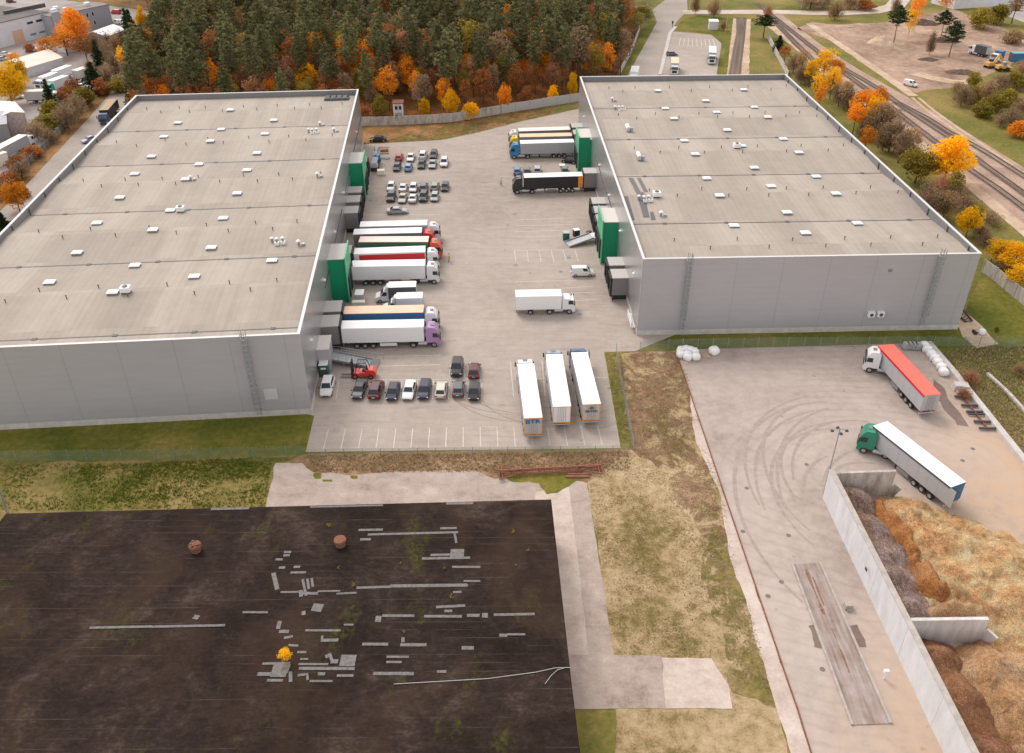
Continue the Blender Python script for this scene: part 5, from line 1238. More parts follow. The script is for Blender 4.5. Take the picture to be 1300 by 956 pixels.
# kind: length, half width, belt z, roof z, hood z, windscreen base x, roof front x, roof rear x, rear glass base x, boot z
CARS = {
    'sedan': (4.7, 0.9, 0.92, 1.43, 0.84, 1.15, 0.45, -0.85, -1.55, 0.98),
    'hatch': (4.2, 0.88, 0.95, 1.48, 0.86, 1.2, 0.55, -1.35, -1.9, 0.97),
    'estate': (4.75, 0.9, 0.93, 1.46, 0.84, 1.2, 0.5, -1.75, -2.2, 0.95),
    'suv': (4.65, 0.94, 1.08, 1.72, 1.0, 1.25, 0.6, -1.6, -2.1, 1.1),
    'small_van': (4.4, 0.92, 1.1, 1.82, 1.0, 1.45, 0.8, -2.05, -2.15, 1.12),
}
CPROTO = {}
def car_proto(kind):
    L, W, zb, zr, zh, xw, xf, xr, xg, zt = CARS[kind]
    h = L / 2
    T = bpy.data.objects.new('parked_car', None); col.objects.link(T)
    # lower body: rounded sections along the length
    st = [(-h, 0.62, W * 0.8, zt - 0.22), (-h + 0.08, 0.45, W * 0.93, zt - 0.06), (-h + 0.3, 0.3, W * 0.985, zt), (xg + 0.02, 0.26, W, zt + 0.0), (xg + 0.5, 0.24, W, zb), (0, 0.24, W, zb), (xw, 0.24, W, zb - 0.02), (xw + 0.15, 0.25, W * 0.995, zh + 0.02), (h - 0.5, 0.27, W * 0.96, zh - 0.07), (h - 0.16, 0.32, W * 0.88, zh - 0.17), (h, 0.42, W * 0.74, zh - 0.33)]
    mb = MB(); n = 10
    for x, z0, w, z1 in st:
        zm = z0 + (z1 - z0) * 0.62
        for sy, sz in ((-0.9, z0), (-0.99, z0 + 0.12), (-1, zm), (-0.93, z1 - 0.05), (-0.8, z1), (0.8, z1), (0.93, z1 - 0.05), (1, zm), (0.99, z0 + 0.12), (0.9, z0)):
            mb.v.append((x, sy * w, sz))
    for k in range(len(st) - 1):
        for j in range(n):
            mb.f.append((k * n + j, k * n + (j + 1) % n, (k + 1) * n + (j + 1) % n, (k + 1) * n + j)); mb.m.append(0)
    mb.f.append(tuple(range(n))); mb.m.append(0)
    mb.f.append(tuple((len(st) - 1) * n + n - 1 - j for j in range(n))); mb.m.append(0)
    # greenhouse
    wb, wt = W * 0.9, W * 0.72
    Bq = [(xw, -wb, zb - 0.02), (xw, wb, zb - 0.02), (xg, wb, zt - 0.02), (xg, -wb, zt - 0.02)]
    Tq = [(xf, -wt, zr - 0.03), (xf, wt, zr - 0.03), (xr, wt, zr - 0.04), (xr, -wt, zr - 0.04)]
    i = len(mb.v); mb.v += Bq + Tq
    mb.v += [(xf - 0.15, -wt * 0.85, zr + 0.01), (xf - 0.15, wt * 0.85, zr + 0.01), (xr + 0.15, wt * 0.85, zr), (xr + 0.15, -wt * 0.85, zr)]
    for a, b, c, d in ((0, 1, 5, 4), (1, 2, 6, 5), (2, 3, 7, 6), (3, 0, 4, 7), (4, 5, 9, 8), (5, 6, 10, 9), (6, 7, 11, 10), (7, 4, 8, 11), (8, 9, 10, 11)):
        mb.f.append((i + a, i + b, i + c, i + d)); mb.m.append(0)
    body = mb.build('body', 'white_paint', T)
    def win(name, q, mu0, mu1, mv0, mv1, mat='glass', flip=False):
        if flip: q = [q[1], q[0], q[3], q[2]]
        m_ = MB(); thick(m_, inset(q, mu0, mu1, mv0, mv1), 0.02)
        return m_.build(name, mat, body)
    V3 = [Vector(p) for p in Bq + Tq]
    win('windscreen', [V3[0], V3[1], V3[5], V3[4]], 0.06, 0.06, 0.08, 0.04)
    win('rear_window', [V3[2], V3[3], V3[7], V3[6]], 0.08, 0.08, 0.12, 0.08)
    if kind != 'small_van':
        win('side_window', [V3[1], V3[2], V3[6], V3[5]], 0.06, 0.06, 0.14, 0.1)
        win('side_window', [V3[3], V3[0], V3[4], V3[7]], 0.06, 0.06, 0.14, 0.1)
    else:
        win('side_window', [V3[1], V3[2], V3[6], V3[5]], 0.08, 0.66, 0.14, 0.12)
        win('side_window', [V3[3], V3[0], V3[4], V3[7]], 0.66, 0.08, 0.14, 0.12)
    for s_ in (-1, 1):
        m_ = MB(); m_.box(h - 0.28, h - 0.1, s_ * W * 0.72 - 0.16, s_ * W * 0.72 + 0.16, zh - 0.36, zh - 0.18, top=0.85); m_.build('headlight', 'lamp_white', body)
        m_ = MB(); m_.box(-h - 0.02, -h + 0.14, s_ * W * 0.72 - 0.16, s_ * W * 0.72 + 0.13, zt - 0.3, zt - 0.1); m_.build('tail_light', 'lamp_red', body)
        m_ = MB(); m_.box(xw - 0.25, xw - 0.1, s_ * (W + 0.1) - 0.09, s_ * (W + 0.1) + 0.09, zb - 0.02, zb + 0.12); m_.build('mirror', 'chassis_black', body)
        for x in (h - 0.85, -h + 0.82):
            wheel(T, x, s_ * (W + 0.012), 0.33, 0.22, s_)
    m_ = MB(); m_.box(h - 0.03, h + 0.02, -0.45, 0.45, 0.34, 0.5); m_.build('grille', 'chassis_black', body)
    m_ = MB(); m_.box(-h - 0.03, -h + 0.03, -0.26, 0.26, 0.62, 0.72); m_.build('number_plate', 'lamp_white', body)
    return T
for k_ in CARS: CPROTO[k_] = car_proto(k_)
used_p = set()
PC = {'white': (0.74, 0.74, 0.73), 'black': (0.012, 0.012, 0.014), 'grey': (0.12, 0.125, 0.13), 'dark grey': (0.04, 0.042, 0.048), 'silver': (0.36, 0.37, 0.38), 'cream': (0.6, 0.56, 0.46), 'maroon': (0.1, 0.012, 0.02), 'navy': (0.012, 0.02, 0.05),
      'blue': (0.06, 0.2, 0.4), 'sky': (0.14, 0.33, 0.5), 'red': (0.5, 0.02, 0.03), 'greygreen': (0.26, 0.29, 0.26), 'beige': (0.48, 0.44, 0.37), 'lilac': (0.3, 0.28, 0.4)}
for c_k, c_v in PC.items(): P('car_' + c_k, c_v, 0.3, 0.15 if c_k in ('silver', 'grey', 'dark grey') else 0.0, var=0.04, coat=0.15)
def car(kind, color, loc, deg, label, group=None, name='parked_car', cat='car'):
    p = CPROTO[kind]
    if kind in used_p: r = dup(p, loc, R(deg), label, group)
    else:
        used_p.add(kind); r = p; r.location = (*loc, 0); r.rotation_euler = (0, 0, R(deg)); tag(r, label, None, group)
    r.name = name; r['category'] = cat
    r.location.z = 0.03
    for ch in r.children:
        if ch.name.startswith('body'): setmat(ch, 'car_' + color)
    return r
# bottom row (F = nose to the camera: -90, R = tail to the camera: 90)
F_, R_ = -91, 89
G1 = 'cars parked in the marked bays at the near end of the yard'
car('suv', 'white', (-28.37,107.82), -88, 'white estate with a roof slot parked against the left warehouse below the green cabin', G1)
car('sedan', 'dark grey', (-23.33,107.15), F_ - 3, 'dark grey saloon parked right under the red forklift, nose to the camera', G1)
car('suv', 'maroon', (-20.77,107.01), R_ - 3, 'dark maroon estate, tail to the camera, second dark car of the near row', G1)
car('hatch', 'navy', (-18.13,106.52), F_ - 2, 'dark blue-black hatchback left of the white saloon in the near row', G1)
car('sedan', 'white', (-15.72,106.91), F_ - 2, 'white saloon in the middle of the near row', G1)
car('estate', 'navy', (-13.40,107.06), F_ - 1, 'dark navy estate with a bluish windscreen right of the white saloon', G1)
car('hatch', 'cream', (-10.84,106.95), R_, 'cream saloon, tail to the camera, sixth car of the near row', G1)
car('suv', 'black', (-8.75,112.99), F_, 'black pickup-like car with bright headlamps, upper left of the four-car block', G1)
car('hatch', 'grey', (-8.22,107.29), R_, 'dark grey car with red tail lamps, lower left of the four-car block', G1)
car('hatch', 'maroon', (-5.98,112.15), R_, 'dark red car, tail to the camera, upper right of the four-car block', G1)
car('hatch', 'black', (-5.78,106.40), F_, 'black hatchback, nose to the camera, lower right of the four-car block', G1)
G2 = 'cars parked in the double rows at the far end of the yard'
car('sedan', 'black', (-35.18,220.87), 180, 'black saloon parked side-on by itself at the back fence end of the yard')
car('hatch', 'red', (-28.14,207.13), R_, 'red hatchback behind a dark car in the far double row', G2)
car('hatch', 'dark grey', (-27.88,200.44), F_, 'dark grey hatchback directly in front of the red car', G2)
car('sedan', 'white', (-25.19,207.09), F_, 'white saloon behind the light blue car', G2)
car('hatch', 'sky', (-25.09,200.24), R_, 'light blue hatchback in the far double row', G2)
car('suv', 'white', (-22.24,208.40), R_, 'white off-roader behind the black saloon in the far double row', G2)
car('sedan', 'black', (-22.03,202.23), F_, 'black saloon in front of the white off-roader', G2)
car('estate', 'dark grey', (-19.61,209.16), F_, 'dark grey estate, back car of the rightmost pair of the far double row', G2)
car('sedan', 'silver', (-19.36,202.36), F_, 'silver saloon, front car of the rightmost pair of the far double row', G2)
car('suv', 'white', (-16.55,203.35), F_, 'white car standing alone at the right end of the far double row', G2)
G3 = 'cars parked in the second double row'
car('hatch', 'white', (-27.90,188.01), F_, 'white car behind the dark grey van-like car, leftmost pair of the second double row', G3)
car('suv', 'dark grey', (-27.19,181.95), F_, 'dark grey off-roader, front car of the leftmost pair of the second double row', G3)
car('sedan', 'white', (-25.05,187.41), R_, 'white saloon behind the beige car in the second double row', G3)
car('sedan', 'beige', (-24.51,181.19), F_, 'beige saloon in the second double row', G3)
car('hatch', 'white', (-22.65,187.23), F_, 'white hatchback, back car of the all-white pair of the second double row', G3)
car('sedan', 'white', (-22.18,181.17), R_, 'white saloon, front car of the all-white pair of the second double row', G3)
car('estate', 'grey', (-20.37,187.92), R_, 'grey estate behind the black estate in the second double row', G3)
car('suv', 'dark grey', (-19.86,181.86), F_, 'black estate, front car of the all-dark pair of the second double row', G3)
car('estate', 'greygreen', (-17.77,188.08), R_, 'pale grey-green estate, back car of the fifth pair of the second double row', G3)
car('hatch', 'silver', (-17.31,181.84), F_, 'silver hatchback, front car of the fifth pair of the second double row', G3)
car('hatch', 'dark grey', (-15.38,187.72), F_, 'dark grey car alone at the right end of the second double row', G3)
car('sedan', 'silver', (-24.98,174.14), 4, 'silver-white saloon parked side-on between the car rows and the lorries')
car('hatch', 'black', (14.49,204.49), 160, 'black car tucked under the tail of the grey-sided trailer by the far green dock')
G4 = 'cars parked between the two groups of lorries on the right'
car('hatch', 'blue', (1.44,197.46), R_, 'blue hatchback, leftmost of the cars behind the black lorry', G4)
car('hatch', 'grey', (3.80,197.43), R_, 'grey hatchback next to the blue one behind the black lorry', G4)
car('suv', 'silver', (6.28,197.66), R_, 'silver off-roader third from the left behind the black lorry', G4)
car('hatch', 'grey', (12.95,197.84), R_, 'grey hatchback by itself near the green dock behind the black lorry', G4)
car('small_van', 'white', (13.44,144.96), 2, 'small white delivery van driving towards the right warehouse', name='delivery_van', cat='van')
car('small_van', 'white', (124.88,269.69), -52, 'white van parked alone on the track beside the bare ground', name='delivery_van', cat='van')
car('hatch', 'grey', (56.50,308.49), 0, 'grey car on the far car park beyond the right warehouse')
car('small_van', 'red', (-166.79,381.79), 170, 'red van on the street at the top left', name='parked_van', cat='van')
car('sedan', 'lilac', (-111.71,221.61), -128, 'lilac-grey car on the side road behind the blue lorry')
G5 = 'vehicles on the industrial estate'
car('small_van', 'white', (-158.53,362.09), 170, 'white van behind the white tent hall', G5, 'parked_van', 'van')
car('small_van', 'white', (-152.45,357.71), 20, 'white van right of the white tent hall', G5, 'parked_van', 'van')
car('sedan', 'silver', (-136.88,274.76), 15, 'silver car beside the white refuse lorries', G5)
car('hatch', 'white', (-134.88,271.21), 15, 'white hatchback next to the silver car by the refuse lorries', G5)
car('hatch', 'white', (-133.20,266.05), 15, 'white hatchback lowest of the three cars by the refuse lorries', G5)
car('suv', 'white', (-172.81,318.78), 20, 'white off-roader by the orange doors of the long white hall', G5)
car('sedan', 'silver', (-177.02,305.60), 20, 'silver car at the left edge below the long white hall', G5)
car('sedan', 'white', (-179.17,312.15), 20, 'white car at the left edge against the long white hall', G5)
car('small_van', 'white', (-150.22,260.52), 15, 'white van behind the striped shed', G5, 'parked_van', 'van')
car('small_van', 'white', (-156.17,292.91), 15, 'pale van beside the white box lorries of the estate', G5, 'parked_van', 'van')
car('hatch', 'maroon', (-223.05,406.28), 5, 'dark red car on the street in the top left corner', G5)

# ---- lorries
def cab(parent, x0, color, deg=0.0, high=True, pivot=None, six=False, cabroof=None):
    """tractor unit; x0 = back of the cab; children are parts of the cab"""
    P('lorry_' + color, PCL[color], 0.35, var=0.05, coat=0.3)
    mt_ = 'lorry_' + color
    zt = 3.75 if high else 3.0
    pr = [(0.0, 1.0), (0.0, zt - 0.35), (0.35, zt), (1.35, zt - 0.1), (1.75, zt - 0.5), (1.98, 2.85), (2.22, 1.9), (2.28, 0.62), (2.12, 0.42), (1.5, 0.42), (1.5, 0.95), (0.3, 0.95)]
    mb = MB(); mb.profile(pr, 1.24, 1.08, 1.9, zt)
    c = mb.build('cab', mt_, parent)
    piv = pivot if pivot is not None else x0
    c.location = (piv, 0, 0)
    sh = x0 - piv
    ofs = Vector((sh, 0, 0))
    c.data.transform(Matrix.Translation(ofs))
    c.rotation_euler = (0, 0, R(deg))
    def part(mb, name, mat):
        o = mb.build(name, mat, c); o.data.transform(Matrix.Translation(ofs)); return o
    # windscreen and side windows
    def hw(z): t = min(1, max(0, (z - 1.9) / (zt - 1.9))); return 1.24 + (1.08 - 1.24) * t
    q = [(2.22, -hw(1.95), 1.95), (2.22, hw(1.95), 1.95), (1.98, hw(2.83), 2.83), (1.98, -hw(2.83), 2.83)]
    mb = MB(); thick(mb, inset(q, 0.05, 0.05, 0.02, 0.02, 0.02), 0.02); part(mb, 'windscreen', 'glass')
    for s_ in (-1, 1):
        q = [(1.05, s_ * hw(1.95), 1.95), (2.0, s_ * hw(1.95), 1.95), (1.86, s_ * hw(2.7), 2.7), (1.05, s_ * hw(2.7), 2.7)]
        if s_ > 0: q = [q[1], q[0], q[3], q[2]]
        mb = MB(); thick(mb, inset(q, 0.02, 0.02, 0.02, 0.02, 0.015), 0.02); part(mb, 'side_window', 'glass')
        mb = MB(); mb.box(2.05, 2.2, s_ * 1.42 - 0.1, s_ * 1.42 + 0.1, 1.9, 2.65); part(mb, 'mirror', 'chassis_black')
        mb = MB(); mb.box(2.2, 2.31, s_ * 0.98 - 0.18, s_ * 0.98 + 0.18, 0.66, 0.9); part(mb, 'headlight', 'lamp_white')
        for x in ((1.25, -2.2) if not six else (1.25, -1.6, -2.9)):
            mb = MB(); y = s_ * 1.25
            mb.tube((x, y - s_ * (0.32 if x > 0 else 0.6), 0.5), (x, y, 0.5), 0.5, n=16, m=0); mb.tube((x, y, 0.5), (x, y + s_ * 0.02, 0.5), 0.3, n=12, m=1)
            part(mb, 'wheel', ['tyre', 'rim'])
        mb = MB(); mb.tube((-1.35, s_ * 0.95, 0.72), (0.1, s_ * 0.95, 0.72), 0.33, n=12); part(mb, 'fuel_tank', 'silver')
    mb = MB(); mb.box(2.24, 2.31, -0.75, 0.75, 0.95, 1.75); part(mb, 'grille', 'chassis_black')
    mb = MB(); mb.box(-3.3, 2.0, -0.42, 0.42, 0.6, 0.93); mb.tube((-2.2, 0, 0.93), (-2.2, 0, 1.08), 0.55, n=12); part(mb, 'chassis', 'chassis_black')
    if high:
        mb = MB(); mb.box(0.75, 1.3, -0.35, 0.35, zt - 0.06, zt + 0.02); part(mb, 'roof_hatch', 'mid_grey')
    return c
PCL = {'white': (0.74, 0.74, 0.74), 'red': (0.6, 0.02, 0.02), 'orange_red': (0.7, 0.09, 0.03), 'yellow': (0.75, 0.52, 0.01), 'blue': (0.02, 0.2, 0.42), 'black': (0.015, 0.015, 0.017), 'purple': (0.4, 0.23, 0.44), 'green': (0.01, 0.22, 0.13), 'navy': (0.03, 0.07, 0.2), 'teal': (0.03, 0.42, 0.36), 'greyblue': (0.25, 0.3, 0.38), 'orange': (0.75, 0.3, 0.03)}
def trailer(parent, roof, side, front='white_paint', skirt=False, rear=None, low=1.2, H=4.0, L=13.5, door_mat='light_grey', trim=None, twin=3, panel=None):
    mb = MB()
    mb.box(0.04, L, -1.265, 1.265, low, H - 0.06, 0)
    for k in range(1, 8 if side not in ('white_paint',) else 1):   # curtain buckles / body seams
        x = L * k / 8
        for s_ in (-1, 1): mb.box(x - 0.03, x + 0.03, s_ * 1.272 - 0.01, s_ * 1.272 + 0.01, low + 0.06, H - 0.15, 0)
    b = mb.build('trailer', side, parent)
    mb = MB(); mb.box(0.0, L + 0.03, -1.29, 1.29, H - 0.06, H, 0); mb.build('roof', roof, b)
    mb = MB(); mb.box(0.0, 0.035, -1.25, 1.25, low, H - 0.065, 0); mb.box(-0.03, -0.001, -0.02, 0.02, low + 0.05, H - 0.1, 1)
    for y in (-0.55, -0.25, 0.25, 0.55): mb.tube((-0.05, y, low + 0.1), (-0.05, y, H - 0.15), 0.02, n=5, m=1)
    mb.build('rear_door', [door_mat, 'mid_grey'], b)
    if trim:
        mb = MB(); mb.box(-0.06, -0.001, -1.28, -1.2, low - 0.1, H - 0.02); mb.box(-0.06, -0.001, 1.2, 1.28, low - 0.1, H - 0.02); mb.box(-0.06, -0.001, -1.2, 1.2, H - 0.12, H - 0.02); mb.box(-0.07, -0.001, -1.28, 1.28, low - 0.12, low + 0.02)
        mb.build('rear_frame', trim, b)
    mb = MB(); mb.box(0.1, L - 0.6, -0.5, 0.5, low - 0.35, low - 0.003); mb.box(0.3, 0.42, -1.2, 1.2, 0.45, 0.6); mb.box(0.3, 0.4, -0.5, -0.4, 0.6, low - 0.003); mb.box(0.3, 0.4, 0.4, 0.5, 0.6, low - 0.003)
    for s_ in (-1, 1): mb.box(8.6, 8.75, s_ * 0.8 - 0.07, s_ * 0.8 + 0.07, 0.1, low - 0.003)
    mb.build('chassis', 'chassis_black', b)
    mb = MB(); mb.box(0.2, 0.3, -1.22, 1.22, 0.55, 0.75); mb.build('rear_bumper', 'light_grey', b)
    for s_ in (-1, 1):
        mb = MB(); mb.box(0.12, 0.2, s_ * 1.0 - 0.2, s_ * 1.0 + 0.2, 0.85, 1.0); mb.build('tail_light', 'lamp_red', b)
        for k in range(twin):
            x = 2.4 + k * 1.35; y = s_ * 1.25
            mb = MB(); mb.tube((x, y - s_ * 0.4, 0.5), (x, y, 0.5), 0.5, n=16, m=0); mb.tube((x, y, 0.5), (x, y + s_ * 0.02, 0.5), 0.28, n=12, m=1)
            mb.build('wheel', ['tyre', 'rim'], b)
        mb = MB(); mb.box(6.2, 9.0 if skirt else 8.2, s_ * 1.2 - 0.03, s_ * 1.2 + 0.03, 0.45, 1.0); mb.build('side_guard', 'white_paint' if skirt else 'mid_grey', b)
    if panel:
        x0, x1, z0, z1, mt_ = panel
        for s_ in (-1, 1):
            mb = MB(); mb.box(x0, x1, min(s_ * 1.267, s_ * 1.29), max(s_ * 1.267, s_ * 1.29), z0, z1); mb.build('side_panel', mt_, b)
    return b
def artic(rear, front, cabc, roof, side, label, name='articulated_lorry', cabdeg=0, high=True, cab_gap=0.35, piv=False, six=False, **kw):
    a, f = Vector(rear), Vector(front); d = (f - a); ang = math.atan2(d.y, d.x)
    T = empty(name, (a.x, a.y, 0.03), ang, label, 'lorry')
    b = trailer(T, roof, side, **kw)
    c = cab(T, 13.5 + cab_gap, cabc, cabdeg, high, 11.9 if piv else None, six)
    return T, b, c
G = 'lorries backed up to the docks of the left warehouse'
artic((-30.63,159.76), (-17.12,160.42), 'white', 'white_roof', 'grey_side', 'white articulated lorry with a white cab, farthest of the row at the left docks')
artic((-31.41,156.19), (-18.10,156.86), 'red', 'white_roof', 'mid_grey', 'grey-sided lorry with a white roof and a red cab at the left docks')
artic((-29.75,152.72), (-16.26,152.68), 'orange_red', 'pale_peach_roof', 'green_curtain', 'green-sided lorry with a pale peach roof and an orange-red cab', door_mat='white_paint')
artic((-29.99,147.51), (-16.84,148.43), 'white', 'white_roof', 'white_paint', 'red-sided lorry with a white roof and a white cab at the left docks', panel=(1.0, 13.4, 1.5, 3.7, 'red_curtain'))
artic((-29.61,142.28), (-16.28,142.69), 'white', 'white_roof', 'white_paint', 'all-white lorry standing in front of the red-sided one at the near green dock', skirt=False)
artic((-28.42,125.27), (-15.02,125.65), 'white', 'peach_roof', 'blue_curtain', 'blue-sided lorry with an orange-peach roof and a white cab')
artic((-27.98,120.51), (-14.69,120.89), 'purple', 'white_roof', 'white_paint', 'white refrigerated lorry with a purple cab, nearest at the left docks', skirt=True)
artic((15.37,218.84), (2.13,217.77), 'white', 'cream_roof', 'mid_grey', 'farthest lorry at the right docks, with a cream roof and a white cab')
artic((15.64,213.95), (2.55,213.22), 'yellow', 'peach_roof', 'mid_grey', 'lorry with a peach roof and a yellow cab at the far right docks')
artic((15.74,209.19), (2.43,208.32), 'blue', 'white_roof', 'grey_side', 'grey-sided lorry with a blue cab at the far right docks')
artic((16.34,186.63), (3.01,185.72), 'black', 'white_roof', 'black_curtain', 'black curtain-sided lorry with an orange rear stripe and a black cab', panel=(0.1, 1.15, 1.25, 3.9, 'orange_panel'))
T, b, c = artic((2.91,95.28), (2.08,108.61), 'white', 'white_roof', 'grey_side', 'leftmost of three white-roofed lorries parked side by side, with blue letters on its tail', trim='rust_orange' if False else 'orange_panel', door_mat='light_grey')
text_mesh('lettering', 'BTR', 0.95, 'blue_curtain', b, (-0.1, 0.05, 3.35), (PI / 2, 0, -PI / 2), 0.01, 1.25)
T, b, c = artic((7.05,97.88), (6.49,111.40), 'greyblue', 'white_roof', 'white_paint', 'middle of three white-roofed lorries parked side by side, with white double doors', trim='orange_panel', door_mat='white_paint')
T, b, c = artic((11.32,98.42), (10.48,111.36), 'navy', 'white_roof', 'grey_side', 'rightmost of three white-roofed lorries parked side by side, with a navy cab', trim='orange_panel', door_mat='light_grey')
text_mesh('lettering', 'BE-VOL', 0.5, 'dark_grey', b, (-0.1, 0.0, 2.75), (PI / 2, 0, -PI / 2), 0.01, 1.1)
mb = MB(); mb.prism([(0.0, 0), (0.55, 0.0), (0, 0.0)], 0, 0.01)
mb = MB()
for q in ([(-0.1, 0.55, 3.25), (-0.1, -0.55, 3.25), (-0.1, 0.0, 3.42)], [(-0.1, 0.35, 3.38), (-0.1, -0.35, 3.38), (-0.1, 0.0, 3.62)], [(-0.1, 0.25, 3.22), (-0.1, 0.0, 3.05), (-0.1, -0.25, 3.22)]): mb.quad(q)
mb.build('emblem', 'green_curtain', b)
mb = MB(); mb.box(15.0, 16.1, -1.95, -1.9, 1.0, 2.9, 0); mb.build('open_door', 'lorry_navy', T)
# right-hand yard
T, b, c = artic((60.53,100.26), (58.60,114.49), 'white', 'red_tarp', 'grey_side', 'chip lorry with a red tarpaulin roof and a white cab turned to the left', cabdeg=62, cab_gap=-0.4, piv=True, door_mat='grey_side')
mb = MB()
for s_ in (-1, 1): mb.box(0.0, 13.5, s_ * 1.3 - 0.02, s_ * 1.3 + 0.02, 3.62, 3.99)
mb.build('tarpaulin_edge', 'red_edge', b)
T, b, c = artic((55.82,81.20), (50.72,93.26), 'green', 'silver_roof' if False else 'white_roof', 'grey_side', 'grey chip lorry with a green cab standing beside the wood chip store', cabdeg=42, cab_gap=-0.4, piv=True, six=True, door_mat='blue_curtain')
mb = MB()
for s_ in (-1, 1): mb.box(0.0, 13.5, s_ * 1.3 - 0.02, s_ * 1.3 + 0.02, 3.7, 3.99)
mb.build('rail', 'dark_grey', b)
mb = MB(); mb.box(-0.9, 0.0, 1.27, 1.32, 1.2, 3.9); mb.build('open_door', 'grey_side', b)

def rigid(rear, front, cabc, roof, side, label, L, zt=3.6, W=1.22, name='box_truck', low=1.05, cat='truck', body_grey=False):
    a, f = Vector(rear), Vector(front); d = f - a; ang = math.atan2(d.y, d.x)
    T = empty(name, (a.x, a.y, 0.03), ang, label, cat)
    mb = MB(); mb.box(0, L, -W, W, low, zt - 0.05); b = mb.build('box', side, T)
    mb = MB(); mb.box(-0.02, L + 0.02, -W - 0.02, W + 0.02, zt - 0.05, zt); mb.build('roof', roof, b)
    mb = MB(); mb.box(-0.04, -0.001, -W + 0.05, -0.02, low + 0.05, zt - 0.1); mb.box(-0.04, -0.001, 0.02, W - 0.05, low + 0.05, zt - 0.1); mb.build('rear_door', 'light_grey', b)
    mb = MB(); mb.box(0.1, L + 1.0, -0.4, 0.4, 0.6, low - 0.003); mb.box(0.05, 0.15, -1.1, 1.1, 0.4, 0.6); mb.build('chassis', 'chassis_black', T)
    for s_ in (-1, 1):
        for x in ([L * 0.3] if L < 6.5 else [L * 0.32]):
            mb = MB(); y = s_ * W; mb.tube((x, y - s_ * 0.45, 0.45), (x, y, 0.45), 0.45, n=14, m=0); mb.tube((x, y, 0.45), (x, y + s_ * 0.02, 0.45), 0.26, n=10, m=1); mb.build('wheel', ['tyre', 'rim'], T)
    return T, b
T, b = rigid((0.66,131.30), (8.62,131.51), 'white', 'white_roof', 'white_paint', 'white rigid box lorry driving across the middle of the yard', 8.0, 3.7)
cab(T, 8.15, 'white', 0, False)
def van_cab(T, x0, color, W=1.0):
    P('lorry_' + color, PCL[color], 0.35, var=0.05, coat=0.3)
    pr = [(0, 0.35), (0, 2.35), (0.35, 2.42), (0.85, 2.3), (1.5, 1.35), (2.35, 1.05), (2.5, 0.7), (2.45, 0.35)]
    mb = MB(); mb.profile([(x + x0, z) for x, z in pr], W, W * 0.85, 1.1, 2.4); c = mb.build('cab', 'lorry_' + color, T)
    q = [(x0 + 1.5, -W * 0.95, 1.37), (x0 + 1.5, W * 0.95, 1.37), (x0 + 0.88, W * 0.86, 2.26), (x0 + 0.88, -W * 0.86, 2.26)]
    mb = MB(); thick(mb, inset(q, 0.04, 0.04, 0.02, 0.02, 0.02), 0.02); mb.build('windscreen', 'glass', c)
    for s_ in (-1, 1):
        q = [(x0 + 0.25, s_ * W * 0.985, 1.4), (x0 + 1.35, s_ * W * 0.985, 1.4), (x0 + 0.85, s_ * W * 0.88, 2.15), (x0 + 0.25, s_ * W * 0.88, 2.15)]
        if s_ > 0: q = [q[1], q[0], q[3], q[2]]
        mb = MB(); thick(mb, inset(q, 0.03, 0.03, 0.03, 0.03, 0.03), 0.02); mb.build('side_window', 'glass', c)
        mb = MB(); mb.tube((x0 + 1.6, s_ * (W - 0.25), 0.36), (x0 + 1.6, s_ * (W + 0.02), 0.36), 0.36, n=14, m=0); mb.tube((x0 + 1.6, s_ * (W + 0.02), 0.36), (x0 + 1.6, s_ * (W + 0.035), 0.36), 0.2, n=10, m=1); mb.build('wheel', ['tyre', 'rim'], T)
        mb = MB(); mb.box(x0 + 2.3, x0 + 2.46, s_ * 0.72 - 0.15, s_ * 0.72 + 0.15, 0.75, 0.95); mb.build('headlight', 'lamp_white', c)
    mb = MB(); mb.profile([(x0 - 0.02, 2.3), (x0 - 0.02, 3.1), (x0 + 0.2, 3.1), (x0 + 0.7, 2.42)], W * 0.8, W * 0.75); mb.build('wind_deflector', 'lorry_' + color, c)
T, b = rigid((-17.19,135.84), (-22.18,135.59), 'white', 'white_roof', 'dark_grey', 'white box van with a dark grey body side, nose towards the near green dock', 4.9, 3.2, 1.1, 'box_van', 0.9, 'van')
van_cab(T, 5.0, 'white')
T, b = rigid((-15.65,131.78), (-20.39,131.55), 'white', 'white_roof', 'white_paint', 'white box van half hidden behind the peach-roofed lorry', 4.6, 3.2, 1.1, 'box_van', 0.9, 'van')
van_cab(T, 4.7, 'white')
# far lorries
def fl(rear, front, cabc, roof, side, label, L, **k):
    T, b = rigid(rear, front, cabc, roof, side, label, L, **k); cab(T, L + 0.15, cabc, 0, False); return T
fl((70.10,306.63), (63.81,275.14), 'white', 'white_roof', 'grey_side', 'white lorry parked at the right side of the far car park', 9.0)
fl((54.64,291.85), (51.66,273.54), 'white', 'peach_roof', 'light_grey', 'lorry with a peach roof and white cab in the middle of the far car park', 7.5)
fl((40.22,281.22), (37.55,267.50), 'white', 'white_roof', 'white_paint', 'white lorry on the access road half hidden by the right warehouse', 7.0)
fl((-114.98,247.59), (-112.99,232.26), 'navy', 'wood_pale', 'navy_curtain' if False else 'black_curtain', 'dark blue lorry with a straw-coloured roof driving down the side road', 10.5)
G5 = 'lorries on the industrial estate'
T = fl((-139.79,273.10), (-141.63,267.83), 'teal', 'white_roof', 'white_paint', 'white refuse lorry with a teal cab in the estate yard', 6.5); T['group'] = G5
T = fl((-144.92,276.82), (-146.45,271.42), 'white', 'white_roof', 'white_paint', 'white lorry with a red-striped cab behind the teal one', 6.0); T['group'] = G5
T = fl((-144.07,285.29), (-145.66,279.61), 'white', 'white_roof', 'white_paint', 'white box lorry, upper one of the estate yard', 7.0); T['group'] = G5
